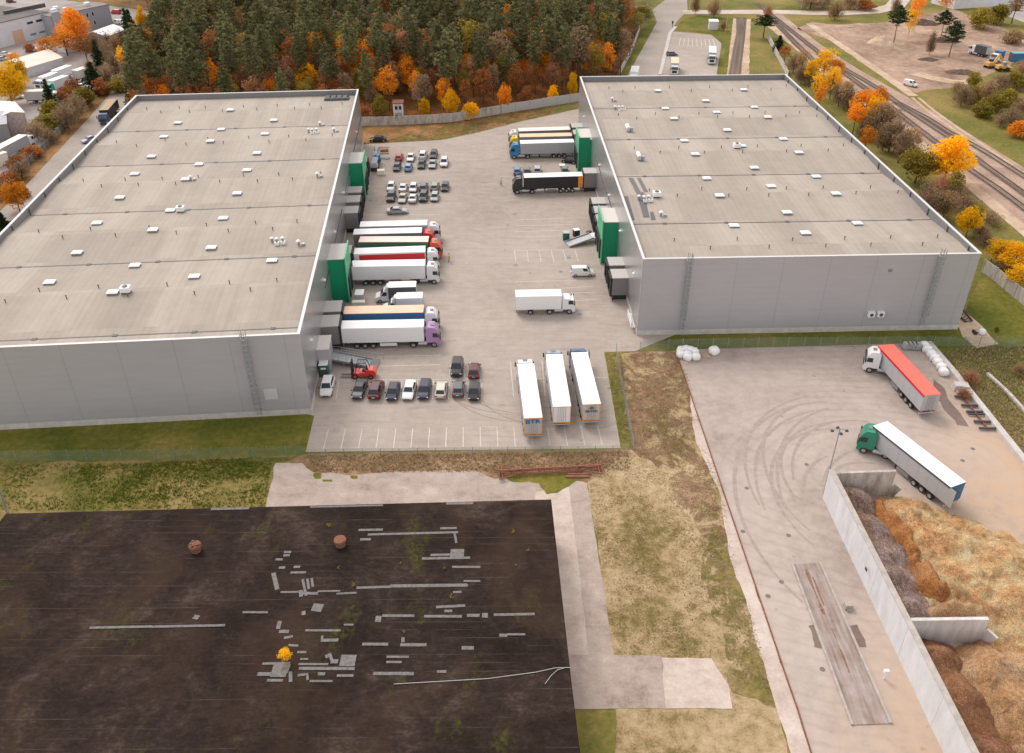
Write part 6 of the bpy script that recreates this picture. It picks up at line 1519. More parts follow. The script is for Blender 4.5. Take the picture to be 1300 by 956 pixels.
T = fl((-139.40,278.58), (-137.94,282.31), 'white', 'cream_roof', 'white_paint', 'white tank-bodied lorry facing right in the estate yard', 5.5); T['group'] = G5
T = fl((-144.61,256.17), (-139.55,256.90), 'white', 'cream_roof', 'light_grey', 'long flat cream-roofed lorry behind the striped shed', 7.0); T['group'] = G5
T = fl((-128.35,203.95), (-125.81,219.91), 'white', 'cream_roof', 'grey_side', 'grey-sided semi-trailer with a white cab at the left edge', 13.0); T['group'] = G5
T = fl((164.80,303.54), (162.51,308.02), 'white', 'dark_grey', 'dark_grey', 'black tipper lorry with a white cab at the upper right', 4.5)
T = fl((167.02,299.18), (162.87,296.08), 'white', 'blue_curtain', 'blue_curtain', 'white-cabbed lorry with a blue body beside the blue container', 2.5)

# ================================================================ fences and walls
def mesh_fence(name, pts, h, mat, label, post='galvanised', step=2.5):
    T = empty(name, (*pts[0], 0), 0, label, 'fence')
    ox, oy = pts[0]
    pn = MB(); pm = None; n = 0
    for a, b in zip(pts, pts[1:]):
        a, b = Vector(a), Vector(b); L_ = (b - a).length; k = max(1, round(L_ / step))
        for i in range(k):
            p, q = a.lerp(b, i / k) - Vector((ox, oy)), a.lerp(b, (i + 1) / k) - Vector((ox, oy))
            pn.quad([(p.x, p.y, 0.05), (q.x, q.y, 0.05), (q.x, q.y, h), (p.x, p.y, h)])
            if n < 98:
                if pm is None:
                    mb = MB(); mb.box(-0.035, 0.035, -0.035, 0.035, 0, h + 0.05); pm = mb.build('post', post, T); o = pm
                else:
                    o = pm.copy(); col.objects.link(o); o.parent = T
                o.location = (p.x, p.y, 0); n += 1
    pn.build('mesh_panel', mat, T, fix=False)
    return T
mesh_fence('mesh_fence', [(-83.15,90.64), (-70.49,91.21), (-48.89,91.39), (-28.62,92.00)], 1.9, 'mesh_green', 'green wire mesh fence on the grass in front of the left warehouse', 'galvanised', 2.5)
mesh_fence('mesh_fence', [(-28.30,92.09), (-5.53,92.27), (16.33,92.54)], 1.3, 'mesh_green', 'low green wire mesh fence along the near edge of the loading yard')
mesh_fence('mesh_fence', [(16.99,117.60), (16.78,106.42), (16.80,92.79)], 1.9, 'mesh_grey', 'grey wire mesh fence seen edge-on between the loading yard and the waste ground')
mesh_fence('mesh_fence', [(20.91,118.04), (28.03,118.94), (45.51,119.27), (69.20,119.31)], 2.0, 'mesh_green', 'green wire mesh fence between the right warehouse and the turning yard')
mesh_fence('mesh_fence', [(69.46,119.31), (84.36,118.95), (99.72,118.58)], 2.0, 'mesh_green', 'wire mesh fence crossing the grass at the right edge')
def panel_fence(name, pts, h, mat, label, step=3.0, t=0.12, post='concrete'):
    T = empty(name, (*pts[0], 0), 0, label, 'fence'); ox, oy = pts[0]; n = 0
    for a, b in zip(pts, pts[1:]):
        a, b = Vector(a), Vector(b); k = max(1, round((b - a).length / step))
        for i in range(k):
            p, q = a.lerp(b, i / k) - Vector((ox, oy)), a.lerp(b, (i + 0.96) / k) - Vector((ox, oy))
            if n < 95:
                j = random.uniform(-0.05, 0.05)
                mb = MB(); mb.beam((p.x, p.y, h / 2 + j / 2), (q.x, q.y, h / 2 + j / 2), t, h + j); mb.build('panel', mat, T)
                mb = MB(); mb.box(p.x - 0.1, p.x + 0.1, p.y - 0.1, p.y + 0.1, 0, h + 0.12); mb.build('post', post, T)
                n += 1
    return T
def streaky(name, c, dk, s=1.0):
    mt, t, b = nodes(name); v = coord(t, (1.2, 1.2, 0.35)); f = noi(t, v, s, 6, 0.75)
    t.links.new(ramp(t, f, [(0.35, dk), (0.55, c), (0.75, tuple(min(1, x * 1.15) for x in c))]), b.inputs['Base Color']); b.inputs['Roughness'].default_value = 0.9
    M[name] = mt
streaky('weathered_concrete', (0.5, 0.46, 0.42), (0.28, 0.23, 0.19))
streaky('weathered_white', (0.62, 0.6, 0.59), (0.5, 0.47, 0.45))
panel_fence('concrete_fence', [(-42.09,233.38), (-35.81,233.77), (-27.57,234.54), (-16.28,236.43), (-2.87,243.67)], 2.5, 'weathered_concrete', 'stained concrete panel fence between the loading yard and the wood')
panel_fence('metal_fence', [(-2.65,243.82), (9.55,249.80), (21.54,255.80)], 2.6, 'light_grey', 'smooth grey metal fence continuing the concrete one towards the right warehouse', 4.0, post='light_grey')
panel_fence('concrete_fence', [(35.22,282.15), (40.96,304.96), (44.21,318.16), (50.26,347.77)], 2.2, 'concrete_pale', 'pale concrete fence between the wood and the access road')
panel_fence('concrete_fence', [(89.71,145.58), (90.45,142.10), (91.28,132.64), (92.25,119.12)], 2.6, 'weathered_concrete', 'concrete panel fence right of the front corner of the right warehouse', 3.0)
panel_fence('concrete_fence', [(96.48,333.94), (92.75,306.19), (89.53,280.34)], 2.0, 'concrete_pale', 'pale concrete fence running up to the back right corner of the right warehouse', 3.0)
panel_fence('estate_fence', [(-127.92,268.74), (-124.62,243.62), (-120.99,216.71), (-119.21,196.87), (-118.43,183.38), (-113.67,152.55)], 1.8, 'mid_grey', 'dark grey slat fence between the estate and the side road', 3.0, 0.06, 'dark_grey')

# ================================================================ chip store
T = empty('chip_store', (40.4, 83.2, 0), 0, 'white panel wall of the open wood chip store', 'storage bunker')
mb = MB(); mb.box(-0.25, 0.0, -46, 0.0, 0, 4.75, 0)
mb.v = [(x + (0.0 if y > -1 else 0.9 * (-y / 46)), y, z) for x, y, z in mb.v]
streaky('panel_white', (0.6, 0.6, 0.62), (0.52, 0.51, 0.52), 0.6)
w_ = mb.build('panel_wall', 'panel_white', T)
for k, yy in enumerate((-8.1, -16.2, -24.3, -32.4)):
    mb = MB(); xo = 0.9 * (-yy / 46); mb.box(xo - 0.27, xo - 0.252, yy - 0.03, yy + 0.03, 0.05, 4.7); mb.build('joint', 'coping', w_)
mb = MB(); mb.box(-0.3, 0.35, -46, 0.05, 4.752, 4.85); mb.v = [(x + (0.0 if y > -1 else 0.9 * (-y / 46)), y, z) for x, y, z in mb.v]; mb.build('coping', 'concrete', T)
mb = MB(); mb.box(0.003, 0.3, -46, -0.003, 0, 4.7); mb.v = [(x + (0.0 if y > -1 else 0.9 * (-y / 46)), y, z) for x, y, z in mb.v]; mb.build('concrete_core', 'weathered_concrete', T)
mb = MB(); mb.beam((0.3, 0.1, 2.1), (8.5, 0.5, 2.1), 0.35, 4.2); mb.beam((8.5, 0.5, 1.3), (9.3, 0.0, 0.9), 0.3, 1.8); mb.build('back_wall', 'weathered_concrete', T)
mb = MB(); mb.box(-0.31, -0.27, -14.9, -14.4, 2.5, 2.9); mb.build('light_fitting', 'chassis_black', T)
mb = MB(); mb.beam((1.2, -22.6, 1.9), (9.6, -22.5, 1.9), 0.4, 3.8); mb.beam((9.6, -22.5, 1.4), (10.4, -23.3, 1.0), 0.3, 2.0)
tag(mb.build('divider_wall', 'weathered_white'), 'pale concrete wall dividing the two bays of the wood chip store', 'wall').location = (40.4, 83.2, 0)
def heap(name, mounds, x0, x1, y0, y1, mat, label, res=0.22, rough=0.28, seed=0):
    nx, ny = int((x1 - x0) / res), int((y1 - y0) / res); Z = {}; V = []; F = []; idx = {}
    for i in range(nx + 1):
        for j in range(ny + 1):
            x, y = x0 + i * res, y0 + j * res; z = -0.2
            wx = x + 0.9 * noise.noise(Vector((x * 0.35, y * 0.35, seed + 3))); wy = y + 0.9 * noise.noise(Vector((x * 0.35, y * 0.35, seed + 9)))
            sm = 0.0
            for mx_, my, rx, ry, h in mounds:
                d = math.sqrt(((wx - mx_) / rx) ** 2 + ((wy - my) / ry) ** 2 + 0.03)
                if d < 1.35: sm += math.exp(2.2 * h * (1.05 - d) * 1.15)
            if sm > 0: z = math.log(sm) / 2.2
            if z > -0.2:
                z += rough * (noise.fractal(Vector((x * 0.6, y * 0.6, seed)), 0.8, 2.0, 5)) * min(1, z + 0.4) + 0.12 * noise.noise(Vector((x * 2.1, y * 2.1, seed))) + 0.09 * noise.noise(Vector((x * 5, y * 5, seed)))
            Z[i, j] = z
    for i in range(nx):
        for j in range(ny):
            q = ((i, j), (i + 1, j), (i + 1, j + 1), (i, j + 1))
            if max(Z[k] for k in q) < 0.0: continue
            f = []
            for k in q:
                if k not in idx: idx[k] = len(V); V.append((x0 + k[0] * res, y0 + k[1] * res, max(Z[k], -0.2)))
                f.append(idx[k])
            F.append(tuple(f))
    me = bpy.data.meshes.new(name); me.from_pydata(V, [], F); me.materials.append(M[mat]); me.polygons.foreach_set('use_smooth', [True] * len(F))
    o = bpy.data.objects.new(name, me); col.objects.link(o)
    return tag(o, label, 'chip heap')
heap('bark_heap', [(42.6, 80.5, 4.2, 4.0, 3.6), (42.6, 75.5, 4.6, 4.5, 3.7), (42.8, 71.5, 4.8, 4.5, 3.6), (42.6, 67.5, 4.6, 4.5, 3.4), (42.5, 63.5, 4.2, 3.5, 3.0)], 40.72, 48, 61.2, 82.9, 'bark_grey', 'grey-brown bark heap leaning against the inside of the white wall', seed=1)
heap('chip_heap', [(49.5, 78.5, 5.0, 5.0, 2.6), (52.0, 73.5, 6.5, 6, 3.0), (51, 68, 6.5, 5.5, 2.8), (56.5, 70, 8, 6.5, 2.9), (55.5, 65, 7, 6, 2.7), (62, 66, 9, 7, 2.8), (51, 63.5, 4.5, 3.5, 2.3), (60, 60, 8, 7, 2.6), (68, 60, 9, 8, 2.6), (49, 74, 3.4, 4, 2.0), (55, 75.5, 5, 4, 1.6)], 44.5, 80, 50, 84.0, 'chip_tan', 'large tan heap of shredded wood filling the upper bay and spilling into the yard', res=0.28, rough=0.55, seed=2)
heap('chip_heap', [(46.3, 80.0, 1.6, 2.6, 2.3), (46.7, 77.6, 1.7, 2.6, 2.6), (47.2, 75.0, 2.0, 2.6, 2.8), (47.3, 73.0, 1.8, 2.4, 2.6)], 44.5, 52, 69.5, 83, 'chip_orange', 'narrow bright orange ridge of chips between the bark heap and the tan heap', seed=3)
heap('chip_heap', [(47.5, 68.5, 1.8, 2.6, 3.4), (48.0, 66.6, 1.8, 2.2, 3.2), (47.1, 70.8, 1.3, 2.0, 2.9)], 44.5, 52, 63.5, 73, 'chip_orange', 'orange mound of chips halfway along the bark heap', seed=4)
heap('chip_heap', [(47.6, 63.6, 2.6, 2.2, 3.5), (49.4, 63.2, 2.0, 1.8, 3.0)], 44.5, 52, 60.9, 66.5, 'chip_pale', 'pale cream mound of fresh chips just above the divider wall', seed=5)
heap('chip_heap', [(43.8, 57.5, 4.0, 3.6, 3.0), (44, 52.5, 4.2, 5, 3.0), (44, 47, 4, 5, 2.8)], 41.6, 48.5, 42, 60.3, 'chip_brown', 'dark brown chip heap in the lower bay beside the white wall', seed=6)
heap('chip_heap', [(49.3, 56.3, 4.2, 4.3, 3.0), (54, 55, 5, 5.5, 2.9), (51, 50.5, 6, 5, 2.9), (58, 52, 6, 5, 2.4), (48.5, 51.5, 3, 5, 2.9)], 44.5, 66, 44, 60.3, 'chip_pale', 'pale yellow chip heap filling the right part of the lower bay', rough=0.4, seed=7)
# lamp post
T = empty('lamp_post', (*(40.55,84.00), 0), 0, 'thin grey floodlight mast at the corner of the chip store', 'lamp post')
mb = MB(); mb.tube((0, 0, 0), (0, 0, 10.8), 0.11, 0.06, n=8); mb.build('pole', 'galvanised', T)
mb = MB(); mb.beam((-0.9, 0, 10.6), (0.9, 0, 10.6), 0.07, 0.07); mb.beam((0, -0.6, 10.45), (0, 0.6, 10.45), 0.07, 0.07); mb.build('crossarm', 'galvanised', T)
for x, y in ((-0.9, 0), (0.9, 0), (0, -0.6), (0, 0.6)):
    mb = MB(); mb.box(x - 0.2, x + 0.2, y - 0.18, y + 0.18, 10.35, 10.6, top=0.6); mb.build('floodlight', 'dark_grey', T)
# weighbridge
A_, B_, C_, D_ = (33.04,71.79), (36.41,71.94), (36.83,56.07), (33.10,55.93)
T = empty('weighbridge', (0, 0, 0), 0, 'long rust-streaked weighbridge sunk in the turning yard beside the chip store', 'weighbridge')
mt, t, b = nodes('deck_plate')
f = noi(t, coord(t, (2.2, 0.14, 1)), 1.0, 5, 0.7); f2 = noi(t, coord(t), 0.5, 4)
t.links.new(mix(t, 0.35, ramp(t, f, [(0.36, (0.2, 0.13, 0.1)), (0.48, (0.3, 0.24, 0.21)), (0.6, (0.4, 0.33, 0.3))]), ramp(t, f2, [(0.4, (0.2, 0.12, 0.08)), (0.6, (0.36, 0.3, 0.27))])), b.inputs['Base Color']); b.inputs['Roughness'].default_value = 0.6; M['deck_plate'] = mt
E1 = Vector(D_) + (Vector(D_) - Vector(A_)).normalized() * 5; E2 = Vector(C_) + (Vector(C_) - Vector(B_)).normalized() * 5
mb = MB(); mb.prism([A_, B_, tuple(E2), tuple(E1)], 0.0, 0.12); mb.build('deck', 'deck_plate', T)
mb = MB(); mb.beam((*A_, 0.16), (*E1, 0.16), 0.25, 0.22); mb.build('edge_beam', 'concrete', T)
mb = MB(); mb.beam((*B_, 0.16), (*E2, 0.16), 0.25, 0.22); mb.build('edge_beam', 'concrete', T)
P('rust_streak', (0.3, 0.17, 0.11), 0.8, var=0.5, scale=2)
m_ = (Vector(A_) + Vector(B_)) / 2; e_ = (E1 + E2) / 2
for i, (t0, t1, w0, ox) in enumerate(((0.04, 0.36, 0.16, -0.3), (0.1, 0.3, 0.08, 0.1), (0.45, 0.72, 0.08, -0.1))):
    p, q = m_.lerp(e_, t0), m_.lerp(e_, t1)
    mb = MB(); mb.prism(wavy(strip([(p.x + ox, p.y), (q.x + ox, q.y)], w0 * 2), 0.12, 0.6, i), 0.122, 0.126); mb.build('rust_stain', 'rust_streak', T)
mb = MB(); x_, y_ = (37.48,65.33); mb.box(x_ - 0.4, x_ + 0.4, y_ - 0.35, y_ + 0.35, 0.04, 0.75); mb.box(x_ - 0.25, x_ + 0.25, y_ - 0.6, y_ - 0.35, 0.04, 0.35)
tag(mb.build('control_box', 'concrete'), 'small concrete control box at the edge of the weighbridge', 'box')
mb = MB(); x_, y_ = (38.17,56.16); mb.tube((x_, y_, 0.04), (x_, y_, 1.0), 0.08, n=8); mb.box(x_ - 0.25, x_ + 0.25, y_ - 0.15, y_ + 0.15, 1.0, 1.4); tag(mb.build('terminal_post', 'white_paint'), 'small white post with a box at the bottom edge near the weighbridge', 'post')

# ================================================================ things in the yards
# forklift
T = empty('forklift', (*(-23.45,111.37), 0.03), PI - 0.02, 'red forklift truck with a black cab parked at the foot of the loading ramp', 'forklift')
P('forklift_red', (0.7, 0.05, 0.03), 0.35, var=0.1, coat=0.3)
mb = MB(); mb.profile([(-1.7, 0.45), (-1.75, 1.15), (-1.55, 1.45), (-0.6, 1.35), (-0.4, 1.0), (0.7, 0.9), (1.15, 1.0), (1.2, 0.45)], 0.68, 0.6); b = mb.build('body', 'forklift_red', T)
mb = MB(); mb.profile([(-1.9, 0.4), (-1.95, 1.2), (-1.5, 1.5), (-1.3, 0.4)], 0.66); mb.build('counterweight', 'forklift_red', b)
mb = MB()
for s_ in (-1, 1):
    mb.beam((-0.95, s_ * 0.55, 1.3), (-0.7, s_ * 0.52, 2.5), 0.08, 0.08); mb.beam((0.95, s_ * 0.55, 0.95), (0.6, s_ * 0.52, 2.5), 0.08, 0.08); mb.beam((-0.7, s_ * 0.52, 2.5), (0.6, s_ * 0.52, 2.5), 0.08, 0.08)
for k in range(7): mb.beam((-0.65 + k * 0.2, -0.52, 2.5), (-0.65 + k * 0.2, 0.52, 2.5), 0.06, 0.04)
mb.build('overhead_guard', 'chassis_black', T)
mb = MB(); mb.box(-0.6, 0.0, -0.28, 0.28, 1.0, 1.2); mb.box(-0.7, -0.55, -0.28, 0.28, 1.2, 1.75); mb.build('seat', 'chassis_black', T)
mb = MB(); mb.tube((0.55, 0, 0.9), (0.3, 0, 1.5), 0.04, n=6); mb.tube((0.3, 0, 1.48), (0.27, 0, 1.54), 0.2, n=12); mb.build('steering_wheel', 'chassis_black', T)
mb = MB()
for s_ in (-1, 1): mb.box(1.3, 1.5, s_ * 0.42 - 0.07, s_ * 0.42 + 0.07, 0.15, 2.7)
mb.box(1.32, 1.48, -0.42, 0.42, 2.55, 2.7); mb.box(1.32, 1.48, -0.42, 0.42, 1.4, 1.5); mb.box(1.5, 1.6, -0.6, 0.6, 0.15, 0.3); mb.box(1.5, 1.6, -0.6, 0.6, 0.7, 0.85); mb.build('mast', 'chassis_black', T)
for s_ in (-1, 1):
    mb = MB(); mb.box(1.6, 3.1, s_ * 0.35 - 0.07, s_ * 0.35 + 0.07, 0.1, 0.16); mb.build('fork', 'dark_grey', T)
    for x, r in ((0.95, 0.42), (-1.2, 0.36)):
        mb = MB(); y = s_ * 0.78; mb.tube((x, y - s_ * 0.28, r), (x, y, r), r, n=14, m=0); mb.tube((x, y, r), (x, y + s_ * 0.015, r), r * 0.55, n=10, m=1); mb.build('wheel', ['tyre', 'forklift_red'], T)
T.scale = (1.12, 1.12, 1.12)
def ramp_obj(p0, p1, w, z0, z1, label):
    a, b_ = Vector(p0), Vector(p1); d = b_ - a; L_ = d.length
    T = empty('loading_ramp', (a.x, a.y, 0.03), math.atan2(d.y, d.x), label, 'ramp')
    mb = MB(); mb.quad([(0, -w / 2, z0), (L_ * 0.82, -w / 2, z1), (L_ * 0.82, w / 2, z1), (0, w / 2, z0)])
    mb.quad([(0, -w / 2, z0 - 0.12), (0, w / 2, z0 - 0.12), (L_ * 0.82, w / 2, z1 - 0.12), (L_ * 0.82, -w / 2, z1 - 0.12)])
    for k in range(14):
        t = (k + 0.5) / 14; x = L_ * 0.82 * t; z = z0 + (z1 - z0) * t; mb.beam((x, -w / 2, z + 0.02), (x, w / 2, z + 0.02), 0.06, 0.04)
    mb.build('deck', 'galvanised', T)
    for s_ in (-1, 1):
        mb = MB(); mb.beam((0, s_ * w / 2, z0 + 0.05), (L_ * 0.82, s_ * w / 2, z1 + 0.05), 0.12, 0.35); mb.build('side_rail', 'galvanised', T)
    mb = MB(); mb.box(L_ * 0.82, L_, -w / 2, w / 2, z1 - 0.08, z1 + 0.0); mb.build('plate', 'white_paint' if z1 > z0 else 'glass_pale', T)
    mb = MB()
    for x in (L_ * 0.3, L_ * 0.6):
        zz = z0 + (z1 - z0) * x / (L_ * 0.82)
        for s_ in (-1, 1): mb.box(x - 0.06, x + 0.06, s_ * w * 0.4 - 0.06, s_ * w * 0.4 + 0.06, 0, zz - 0.12)
    mb.build('leg', 'galvanised', T)
    return T
T = ramp_obj((-29.20,115.54), (-21.40,114.68), 2.3, 1.3, 0.2, 'long galvanised loading ramp leading down from the porch of the left warehouse')
mb = MB()
for s_ in (-1, 1):
    for k in range(7): x = 0.3 + k * 1.35; z = 1.3 - 0.13 * x; mb.tube((x, s_ * 1.15, z), (x, s_ * 1.15, z + 1.0), 0.03, n=5)
    for q in (0.5, 1.0): mb.tube((0.3, s_ * 1.15, 1.3 + q), (8.4, s_ * 1.15, 0.28 + q), 0.03, n=5)
mb.build('handrail', 'galvanised', T)
ramp_obj((11.28,157.81), (17.47,160.13), 2.4, 0.2, 1.2, 'grey mobile loading ramp with a white lip at the near right green dock')
# green cabin
T = empty('portable_cabin', (*(-29.55,111.85), 0.03), R(4.5), 'small dark green cabin with a white roof standing beside the porch', 'cabin')
P('cabin_green', (0.01, 0.13, 0.1), 0.5)
mb = MB(); mb.box(-0.65, 0.65, -0.65, 0.65, 0, 2.2); b = mb.build('wall', 'cabin_green', T)
mb = MB(); mb.box(-0.7, 0.7, -0.7, 0.7, 2.2, 2.35, top=0.9); mb.build('roof', 'white_roof', T)
mb = MB(); mb.box(-0.4, 0.4, -0.67, -0.652, 1.45, 1.75); mb.build('sign', 'white_paint', b)
mb = MB(); mb.box(-0.45, 0.45, -0.665, -0.652, 0.05, 1.35); mb.build('door', 'dark_grey', b)
def boxthing(name, loc, rz, w, d, h, wallmat, roofmat, label, cat, z=0.03, extra=None):
    T = empty(name, (*loc, z), rz, label, cat)
    mb = MB(); mb.box(-w / 2, w / 2, -d / 2, d / 2, 0.08, h)
    n = max(1, int(w / 0.35))
    for k in range(n): 
        x = -w / 2 + (k + 0.5) * w / n
        mb.box(x - 0.04, x + 0.04, -d / 2 - 0.02, -d / 2, 0.12, h - 0.05); mb.box(x - 0.04, x + 0.04, d / 2, d / 2 + 0.02, 0.12, h - 0.05)
    mb.build('body', wallmat, T)
    mb = MB(); mb.box(-w / 2 - 0.04, w / 2 + 0.04, -d / 2 - 0.04, d / 2 + 0.04, h, h + 0.08, top=0.97); mb.build('lid', roofmat, T)
    mb = MB()
    for sx_ in (-1, 1):
        for sy_ in (-1, 1): mb.box(sx_ * (w / 2 - 0.12) - 0.1, sx_ * (w / 2 - 0.12) + 0.1, sy_ * (d / 2 - 0.12) - 0.1, sy_ * (d / 2 - 0.12) + 0.1, 0, 0.08)
    mb.build('foot', 'chassis_black', T)
    if extra: extra(T)
    return T
boxthing('container', (-27.36,135.13), 0.03, 1.5, 2.0, 1.9, 'light_grey', 'white_roof', 'small white-topped steel bin standing behind the peach-roofed lorry', 'bin')
boxthing('container', (-27.24,132.86), 0.03, 2.2, 0.9, 1.3, 'cream_roof', 'cream_roof', 'low yellowish bin directly behind the rear of the peach-roofed lorry', 'bin')
boxthing('waste_container', (11.19,160.57), 0.05, 1.3, 1.2, 1.6, 'cabin_green', 'greenish_lid' if False else 'light_grey', 'dark green waste bin with a grey lid standing left of the mobile ramp', 'bin')
boxthing('waste_container', (13.39,162.05), 0.3, 1.2, 1.1, 1.5, 'chassis_black', 'white_roof', 'black bin with a white lid behind the mobile ramp', 'bin')
boxthing('waste_container', (16.02,162.21), 0.6, 0.9, 0.6, 1.0, 'dark_grey', 'dark_grey', 'small dark trolley behind the upper end of the mobile ramp', 'bin')
boxthing('compressor_box', (-31.37,196.83), 0.05, 1.7, 1.2, 1.2, 'cream_roof', 'cream_roof', 'cream box standing between the blue crane lorry and the car rows', 'box')
boxthing('dock_plate', (12.52,202.04), 0.1, 1.4, 1.3, 0.3, 'white_paint', 'white_roof', 'low white slab on the ground at the corner of the far right green dock', 'slab')
# crane lorry
T = empty('platform_lorry', (*(-33.25,199.96), 0.03), R(92), 'blue lorry with a long grey boom platform standing beside the far green dock', 'platform lorry')
mb = MB(); mb.box(-1.5, 4.8, -0.95, 0.95, 0.75, 1.0); mb.build('chassis', 'chassis_black', T)
mb = MB(); mb.box(-1.3, 3.6, -0.6, 0.6, 1.7, 2.2)
for k in range(7): mb.box(-1.2 + k * 0.68, -0.8 + k * 0.68, -0.64, 0.64, 2.2, 2.28)
mb.box(-1.2, 0.2, -0.8, 0.8, 1.0, 1.7); mb.build('boom', 'light_grey', T)
mb = MB(); mb.profile([(4.2, 0.6), (4.2, 2.3), (5.2, 2.35), (5.75, 1.6), (5.9, 1.2), (5.9, 0.6)], 0.95, 0.85); c = mb.build('cab', 'lorry_blue', T)
mb = MB(); thick(mb, inset([(5.77, -0.85, 1.62), (5.77, 0.85, 1.62), (5.24, 0.82, 2.28), (5.24, -0.82, 2.28)], 0.05, 0.05, 0.05, 0.05, 0.02), 0.02); mb.build('windscreen', 'glass', c)
mb = MB(); mb.box(3.1, 4.1, -0.7, 0.7, 1.0, 2.5); mb.beam((3.5, 0, 2.4), (6.6, 0, 2.9), 0.5, 0.5); mb.build('turret', 'lorry_blue', T)
mb = MB(); mb.box(6.3, 7.2, -0.6, 0.6, 2.6, 2.7); mb.tube((6.3, -0.6, 3.5), (7.2, -0.6, 3.5), 0.03, n=5); mb.tube((6.3, 0.6, 3.5), (7.2, 0.6, 3.5), 0.03, n=5)
for x in (6.3, 7.2):
    for y in (-0.6, 0.6): mb.tube((x, y, 2.6), (x, y, 3.5), 0.03, n=5)
mb.build('basket', 'dark_grey', T)
for s_ in (-1, 1):
    for x in (-0.6, 0.4, 5.0):
        mb = MB(); y = s_ * 0.98; mb.tube((x, y - s_ * 0.3, 0.42), (x, y, 0.42), 0.42, n=12, m=0); mb.tube((x, y, 0.42), (x, y + s_ * 0.015, 0.42), 0.24, n=10, m=1); mb.build('wheel', ['tyre', 'rim'], T)
    for x in (3.2,): 
        mb = MB(); mb.beam((x, s_ * 0.9, 0.7), (x, s_ * 2.0, 0.7), 0.14, 0.14); mb.box(x - 0.08, x + 0.08, s_ * 2.0 - 0.08, s_ * 2.0 + 0.08, 0.05, 0.7); mb.build('outrigger', 'white_paint', T)
# boards beside it
for i, (loc, w, d, h, rz, mt_, lab) in enumerate((((-33.16,215.86), 2.6, 1.0, 0.25, 0.0, 'wood_pale', 'topmost stack of pale boards right of the blue crane lorry'), ((-32.63,213.21), 2.0, 1.2, 0.4, 0.1, 'rust', 'rust-brown stack of boards right of the blue crane lorry'), ((-32.58,211.19), 2.8, 0.35, 0.3, 0.1, 'wood_pale', 'thin reddish board between the stacks right of the blue crane lorry'), ((-31.86,207.78), 2.4, 1.0, 0.5, -0.2, 'light_grey', 'grey heap of metal parts right of the blue crane lorry'))):
    mb = MB()
    for k in range(4): mb.box(-w / 2, w / 2, -d / 2 + k * d / 4 + 0.01, -d / 2 + (k + 1) * d / 4 - 0.02, 0, h * (0.7 + 0.3 * ((k * 7) % 3) / 2))
    o = mb.build('board_stack', mt_); o.location = (*loc, 0.03); o.rotation_euler = (0, 0, rz); tag(o, lab, 'stack')

# people
def person(loc, rz, vest, trousers, label, vm='hi_vis'):
    vs_ = [(0, 0, 0.93), (0, 0, 1.15), (0, 0, 1.38), (0, 0, 1.5), (0, 0, 1.6), (0, 0, 1.72), (0.0, 0.2, 1.4), (0.06, 0.28, 1.13), (0.18, 0.26, 0.92), (0.26, 0.25, 0.86), (0.0, -0.2, 1.4), (-0.04, -0.28, 1.13), (0.06, -0.28, 0.9), (0.1, -0.28, 0.82),
           (0.02, 0.1, 0.88), (0.1, 0.11, 0.5), (0.02, 0.12, 0.1), (0.16, 0.13, 0.05), (0, -0.1, 0.88), (-0.04, -0.11, 0.5), (-0.16, -0.12, 0.1), (-0.02, -0.13, 0.05)]
    rd = [0.15, 0.14, 0.16, 0.07, 0.06, 0.1, 0.07, 0.05, 0.04, 0.045, 0.07, 0.05, 0.04, 0.045, 0.1, 0.07, 0.05, 0.045, 0.1, 0.07, 0.05, 0.045]
    ed = [(0, 1), (1, 2), (2, 3), (3, 4), (4, 5), (2, 6), (6, 7), (7, 8), (8, 9), (2, 10), (10, 11), (11, 12), (12, 13), (0, 14), (14, 15), (15, 16), (16, 17), (0, 18), (18, 19), (19, 20), (20, 21)]
    me = bpy.data.meshes.new('body'); me.from_pydata(vs_, ed, [])
    tmp = bpy.data.objects.new('tmp', me); col.objects.link(tmp)
    sk = tmp.modifiers.new('s', 'SKIN')
    me.skin_vertices[0].data[0].use_root = True
    for i, r in enumerate(rd): me.skin_vertices[0].data[i].radius = (r, r)
    tmp.modifiers.new('u', 'SUBSURF').levels = 1
    dg = bpy.context.evaluated_depsgraph_get(); dg.update()
    m2 = bpy.data.meshes.new_from_object(tmp.evaluated_get(dg)); bpy.data.objects.remove(tmp)
    m2.materials.clear(); m2.materials.append(M['skin']); m2.materials.append(M[trousers]); m2.materials.append(M['dark_grey'])
    for p in m2.polygons:
        z = p.center.z; p.use_smooth = True
        p.material_index = 0 if z > 1.5 or (z < 0.95 and abs(p.center.y) > 0.21 and z > 0.75) else (1 if z < 0.98 or abs(p.center.y) < 0 else 2)
    T = empty('person', (*loc, 0.03), rz, label, 'person')
    o = bpy.data.objects.new('body', m2); col.objects.link(o); o.parent = T
    mb = MB(); mb.profile([(-0.16, 0.85), (-0.17, 1.42), (-0.1, 1.52), (0.1, 1.52), (0.17, 1.42), (0.18, 0.85)], 0.2, 0.24); mb.build('vest', vm, T)
    mb = MB(); mb.tube((0, 0, 1.7), (0, 0, 1.84), 0.125, 0.08, n=10); mb.build('hair', 'bark', T)
P('hi_vis', (0.75, 0.62, 0.12), 0.7); P('pale_shirt', (0.7, 0.66, 0.55), 0.8); P('trousers', (0.02, 0.022, 0.035), 0.9)
person((-12.28,150.70), 0.5, 'x', 'trousers', 'person in a yellow high-visibility vest walking in the yard in front of the lorry cabs')
person((-2.38,189.72), 2.0, 'x', 'trousers', 'person in a pale top and dark trousers walking left of the black lorry', 'pale_shirt')
